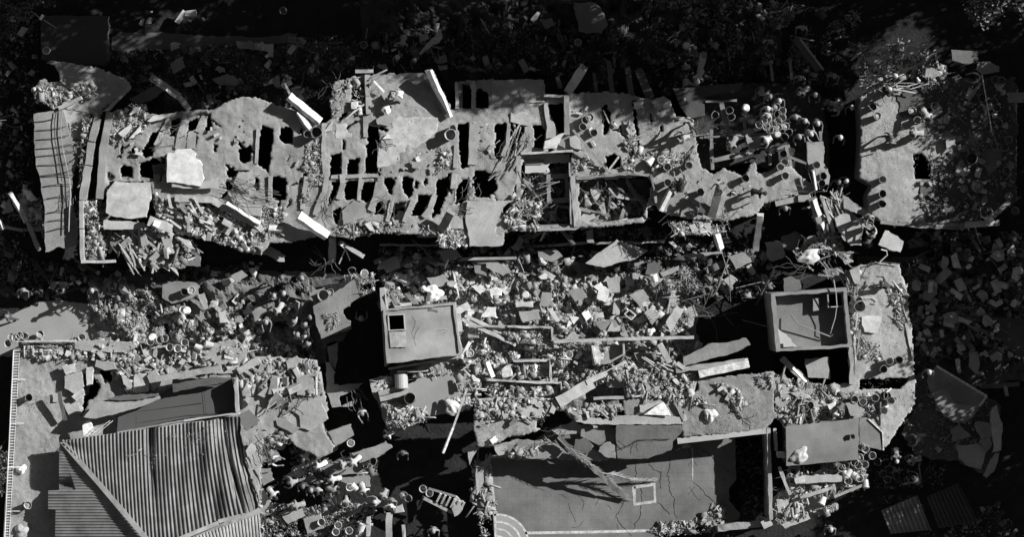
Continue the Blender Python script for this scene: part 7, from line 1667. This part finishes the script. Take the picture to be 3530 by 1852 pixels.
# ------------------------------------------------------------------ bent reinforcing bars, cracks, fragments
def tangle(s0, z, n, ln, label, ang=None, tone=.12):
    u, v = P1(s0); c = W(u, v, z); V = []; F = []
    for i in range(n):
        a = R.uniform(0, 6.28) if ang is None else math.radians(ang + R.gauss(0, 22))
        p = c + Vector((R.uniform(-.35, .35), R.uniform(-.35, .35), R.uniform(0, .1))); L_ = [p]; dz = R.uniform(-.02, .12)
        for k in range(6):
            a += R.gauss(0, .35); p = p + Vector((math.cos(a), math.sin(a), dz)) * ln / 6 * R.uniform(.6, 1.2); dz += R.uniform(-.12, .06); L_.append(p.copy())
        tubegeo(L_, .014, 4, V, F)
    tag(fixn(put('rebar_tangle', V, F, mat('metal', tone))), label, 'rebar')
for s0, z, n, ln, lab, an in [('a1 1110,1120', D + .1, 6, 1.2, 'bent bars above the brightest wall piece', 30), ('a1 1320,900', D + .1, 5, 1, 'bent bars between the first rib holes', 200), ('a1 640,1000', D + .1, 5, 1.0, 'bent bars at the gap beside the hanging slab', 250), ('a2 560,620', D + .1, 8, 1.0, 'bent bars at the top left of the middle roof', None),
    ('a2 850,620', D + .1, 8, 1.2, 'bent bars in the dark bay of the middle roof', None), ('a2 870,1000', D + .1, 5, 1, 'bent bars over the long slot by the screed patch', 300), ('b2 520,160', D + .2, 7, 1.3, 'bent bars over the left lower rib holes', 240), ('b2 1000,180', D + .2, 6, 1, 'bent bars over the middle lower rib holes', 250),
    ('b2 1470,230', D + .2, 7, 1, 'bent bars left of the balcony slab', 10), ('b2 520,620', 1.4, 12, .9, 'bent bars at the foot of the hanging column', None), ('b2 1600,70', D, 6, 1, 'bent bars at the wide dark opening', 280), ('a3 60,1080', D + .2, 8, 1.2, 'bent bars at the upper left bathroom corner', 60),
    ('a3 500,490', D + 1.6, 4, .5, 'bars sticking out of the head of the thick grey column', 80), ('a3 700,820', D, 4, .8, 'bent bars in the slim roof opening', 270), ('a3 1360,960', D, 6, 1, 'bent bars on the right roof edge', 0), ('b3 150,120', D, 8, 1.2, 'bent bars in the bathroom ruin', None),
    ('b3 620,120', D - .2, 8, 1.1, 'bent bars in the debris filled room', None), ('b3 1180,330', D + .1, 7, .9, 'bent bars at the left end of the balcony heap', 250), ('b3 1560,340', D + .1, 9, .8, 'bent bars at the right end of the balcony heap', None), ('b4 390,100', D + .2, 10, 1.5, 'bent bars at the head of the twin beams', None),
    ('b4 500,520', 2.4, 14, 1.3, 'bent bars below the twin beams', 250), ('b4 330,690', 2.8, 10, 2, 'long bent bars above the right hand stair room', 170), ('b4 560,250', D, 8, 1.2, 'bent bars in the hollow right of the twin beams', None), ('b4 680,1100', D + .1, 6, 1.3, 'bent bars along the wall of the right hand stair room', 260),
    ('b4 1090,640', 1.2, 9, 1.3, 'bent bars outside the head of the side roof strip', 300), ('c4 150,950', D, 9, 1.2, 'bent bars left of the lower right heap', 260), ('c4 280,470', D + .3, 8, .8, 'bent bars above the smooth grey roof', None), ('c4 1250,40', 1.2, 9, 1, 'bent bars at the lower right corner of the strip', None),
    ('c3 360,560', T0, 7, 1, 'bent bars at the torn edge of the court roof', 240), ('c3 1690,440', T0 + .1, 9, .8, 'bent bars in the crack of the wide court roof', None), ('c3 1000,110', T0, 6, 1, 'bent bars beside the dark pits', 340), ('c2 230,420', D + .1, 12, 1.6, 'bent bars at the right end of the terrace', 40),
    ('c2 380,650', 2.4, 14, 1.2, 'bent bars left of the sloping plate', 280), ('c2 700,300', 2.3, 8, 1, 'bent bars on the jagged narrow slab', 320), ('c2 560,1010', 2.0, 8, 1, 'bent bars beneath the crowd', None), ('c1 1880,650', D, 10, 1.3, 'bent bars at the right edge of the metal roof', 300),
    ('b1 1700,130', D + .5, 10, 1.6, 'bent bars along the crack of cables', 330), ('b1 520,150', D, 6, 1.1, 'bent bars at the hanging slab edge', 270), ('b1 1020,560', D - .3, 8, 1.2, 'bent bars in the lower left heap', None), ('a4 700,420', E0, 8, 1.2, 'bent bars in the debris pile at the upper right', 340),
    ('a2 1780,1150', D + .1, 9, 1.2, 'bent bars beside the middle openings', 50), ('b2 800,820', 2.2, 5, .9, 'bent bars above the left hand stair room', None), ('b3 1400,1000', 1.0, 9, 2, 'long bars in the dark right end of the rubble field', None), ('b4 1550,1120', 1.2, 5, 2.2, 'long bars in the right hand yard', 330)]:
    tangle(s0, z, n, ln, lab, an)
def hair(par, area, z, n, w=4):
    U, V_ = sample([area], n)
    for u, v in zip(U, V_):
        a = R.uniform(0, 6.28); q = [(u, v)]
        for k in range(R.randint(2, 5)):
            a += R.gauss(0, .6); l = R.uniform(8, 22); q.append((q[-1][0] + l * math.cos(a), q[-1][1] + l * math.sin(a)))
        ribbon('crack', 's ' + ' '.join('%.1f,%.1f' % p for p in q), z, w, .03, par, kind='smooth', wob=1.2)
hair(sw, 'c1 200,250 420,420 400,560 250,600 160,400', D + .12, 4, 3)
hair(cb, 'c3 100,1000 700,1080 900,1290 120,1290', C0 + .007, 7, 3); hair(cb, 'c3 1180,760 1600,700 1600,1050 1300,1200', C0 + .007, 7, 3)
hair(h1, 'b2 1130,1000 1420,970 1460,1250 1150,1290', 4.515, 4, 2)
FR = 'angular fragment of broken slab lying on the long dusty roof'
chunks(['a1 830,1040 1050,960 1000,1180 820,1200', 'a1 1500,880 1880,850 1880,1050 1560,1050', 'a2 300,980 400,1000 400,1250 280,1240', 'a2 1000,1180 1300,1060 1310,1340 980,1300', 'a2 1590,880 1720,880 1720,1220 1590,1220', 'a3 450,740 660,740 640,1080 560,1060', 'a3 740,800 860,760 860,1080 750,1080', 'a3 960,800 1300,870 1330,1080 980,1100', 'b3 1150,10 1800,0 1750,250 1250,270'], 70, .12, .34, D + .06, (.34, .4, .5), FR, 'fragments on the long roof', power=2.5)
chunks(['b1 1150,150 1900,420 1850,560 1400,440', 'b2 600,380 1130,370 1300,420 900,430', 'b1 800,420 1250,410 1400,600 1000,640'], 50, .18, .6, D + .1, (.3, .38, .46), 'broken block in the heaps along the lower edge of the long roof', 'blocks along the lower roof edge', power=2)
chunks(['b3 560,80 1000,180 980,300 640,360 540,330', 'b3 0,200 240,220 400,360 20,390'], 34, .25, .9, 2.0, (.15, .22, .3), 'block in the roofless rooms of the long building', 'blocks in the roofless rooms')
debris('rubble', 'debris filling the roofless rooms of the long building', 'rubble', ['b3 530,110 1010,100 980,320 640,370 520,330', 'a3 110,1270 430,1200 | b3 430,380 10,400 0,180'], 2200, .05, .6, 1.95, (.06, .12, .2, .3), longp=.45)
chunks(['c3 0,350 290,360 230,470 20,540', 'c3 840,140 1330,180 1330,330 1000,330', 'c3 1480,230 1640,260 1720,400 1640,430 1560,330', 'c3 340,410 820,420 800,470 450,470', 'c2 1600,380 1900,360 1900,480 1620,560'], 60, .15, .5, T0 + .08, (.28, .36, .44), 'broken block lying on the court roof slabs', 'blocks on the court roof', power=2)
chunks(['b1 180,1260 700,1240 1300,1290 1800,1290 | c1 1700,50 1200,90 800,60 200,60', 'c1 860,130 1140,200 1130,290 900,290'], 60, .16, .6, D + .12, (.3, .38, .48), 'broken block in the masonry along the top of the terrace', 'blocks along the terrace top', power=1.8)
chunks(['c4 100,200 500,260 560,320 1000,330 840,470 180,530', 'c4 190,850 560,810 730,860 700,960 300,1060'], 36, .15, .5, D + .12, (.3, .4, .5), 'broken block on the lower right roofs', 'blocks on the lower right roofs', power=2)
chunks(['a4 1200,700 1800,650 1820,1300 1400,1340 1240,1000', 'b4 1150,60 1780,60 1650,280 1200,320'], 44, .18, .7, E0 + .05, (.25, .35, .5), 'dim block on the shaded part of the upper right roof', 'blocks on the shaded upper right roof', power=1.8)
chunks(['b4 1110,640 1900,440 1900,1340 1110,1340', 'b4 1110,700 1500,700 1500,1340 1110,1340'], 90, .3, .95, lambda u, v: mh(u, v) + .15, (.5, .62, .75), 'pale broken block in the shaded right hand yard', 'pale blocks in the right hand yard')
chunks(['a1 1200,400 1900,300 | a2 700,250 1300,200 1300,500 700,500 500,750 | a1 1700,700 1300,620', 'a3 0,250 400,260 400,600 0,560', 'a1 300,100 1500,80 1500,200 300,220'], 50, .2, .8, .45, (.4, .55, .7), 'pale block in the shade above the long building', 'pale blocks in the shade above')
chunks(['b1 350,650 1100,700 1500,700 1900,620 1900,820 1500,800 1100,760 300,820', 'a1 20,100 250,120 250,500 100,1300 20,1200'], 34, .2, .7, .3, (.35, .5, .6), 'pale block in the dark left alley', 'pale blocks in the left alley')

# ------------------------------------------------------------------ labels of repeats: say where each stands within its group
from collections import defaultdict
def merge_small_chunks(keep=296):
    L_ = [o for o in COL.objects if o.name.startswith('concrete_chunk')]
    L_.sort(key=lambda o: -(o.scale.x * o.scale.y * (1.25 if abs(o.location.x) < 18 and abs(o.location.y) < 10 else 1)))
    rest = L_[keep:]; V = []; F = []; mi = []; ms = []
    for o in rest:
        m = o.material_slots[0].material
        if m not in ms: ms.append(m)
        M = Matrix.LocRotScale(o.location, o.rotation_euler, o.scale); b = len(V)
        V += [M @ v.co for v in o.data.vertices]
        for p in o.data.polygons: F.append(tuple(b + i for i in p.vertices)); mi.append(ms.index(m))
        bpy.data.objects.remove(o)
    tag(put('rubble', V, F, ms, mi=mi), 'smaller broken blocks lying everywhere among the rubble and on the roofs', 'rubble', None, 'stuff')
merge_small_chunks()
def relabel():
    by = defaultdict(list)
    for o in COL.objects:
        if o.parent is None and 'label' in o and o.get('kind') is None: by[o['label']].append(o)
    for lab, L_ in by.items():
        if len(L_) < 2: continue
        P = [(o.location.x, o.location.y) for o in L_]
        w = max(p[0] for p in P) - min(p[0] for p in P); h = max(p[1] for p in P) - min(p[1] for p in P)
        n = len(L_)
        if n <= 9:
            o_ = sorted(L_, key=(lambda o: o.location.x) if w >= h else (lambda o: -o.location.y))
            A, B = ('leftmost', 'rightmost') if w >= h else ('topmost', 'lowest')
            s1 = 'left' if w >= h else 'top'; s2 = 'right' if w >= h else 'bottom'
            nm = ['', 'second', 'third', 'fourth', 'fifth', 'sixth']
            for i, o in enumerate(o_):
                if i == 0: q = A
                elif i == n - 1: q = B
                elif n == 3: q = 'middle'
                elif i < (n + 1) // 2: q = '%s from %s' % (nm[i], s1)
                else: q = '%s from %s' % (nm[n - 1 - i], s2)
                o['label'] = trim(lab, q)
        else:
            x0 = min(p[0] for p in P); y0 = min(p[1] for p in P)
            for o in L_:
                a = min(6, int((o.location.x - x0) / max(w, .01) * 7)); b = min(4, int((o.location.y - y0) / max(h, .01) * 5))
                q = ['far left', 'left', 'inner left', 'centre', 'inner right', 'right', 'far right'][a] + ' ' + ['bottom', 'lower', 'mid', 'upper', 'top'][b]
                sz = ''
                if o.name.startswith('concrete_chunk'):
                    sz = ('large ' if o.scale.x > .6 else 'medium ' if o.scale.x > .42 else 'small ')
                    t = int(o.material_slots[0].material.name.split('_')[1]); sz += 'white ' if t > 600 else 'pale ' if t > 400 else 'grey '
                o['label'] = trim(sz + lab, q)
def trim(lab, q):
    w = lab.split(); k = q.split()
    return ' '.join(w[:16 - len(k)]) + (',' if True else '') + ' ' + q

relabel()
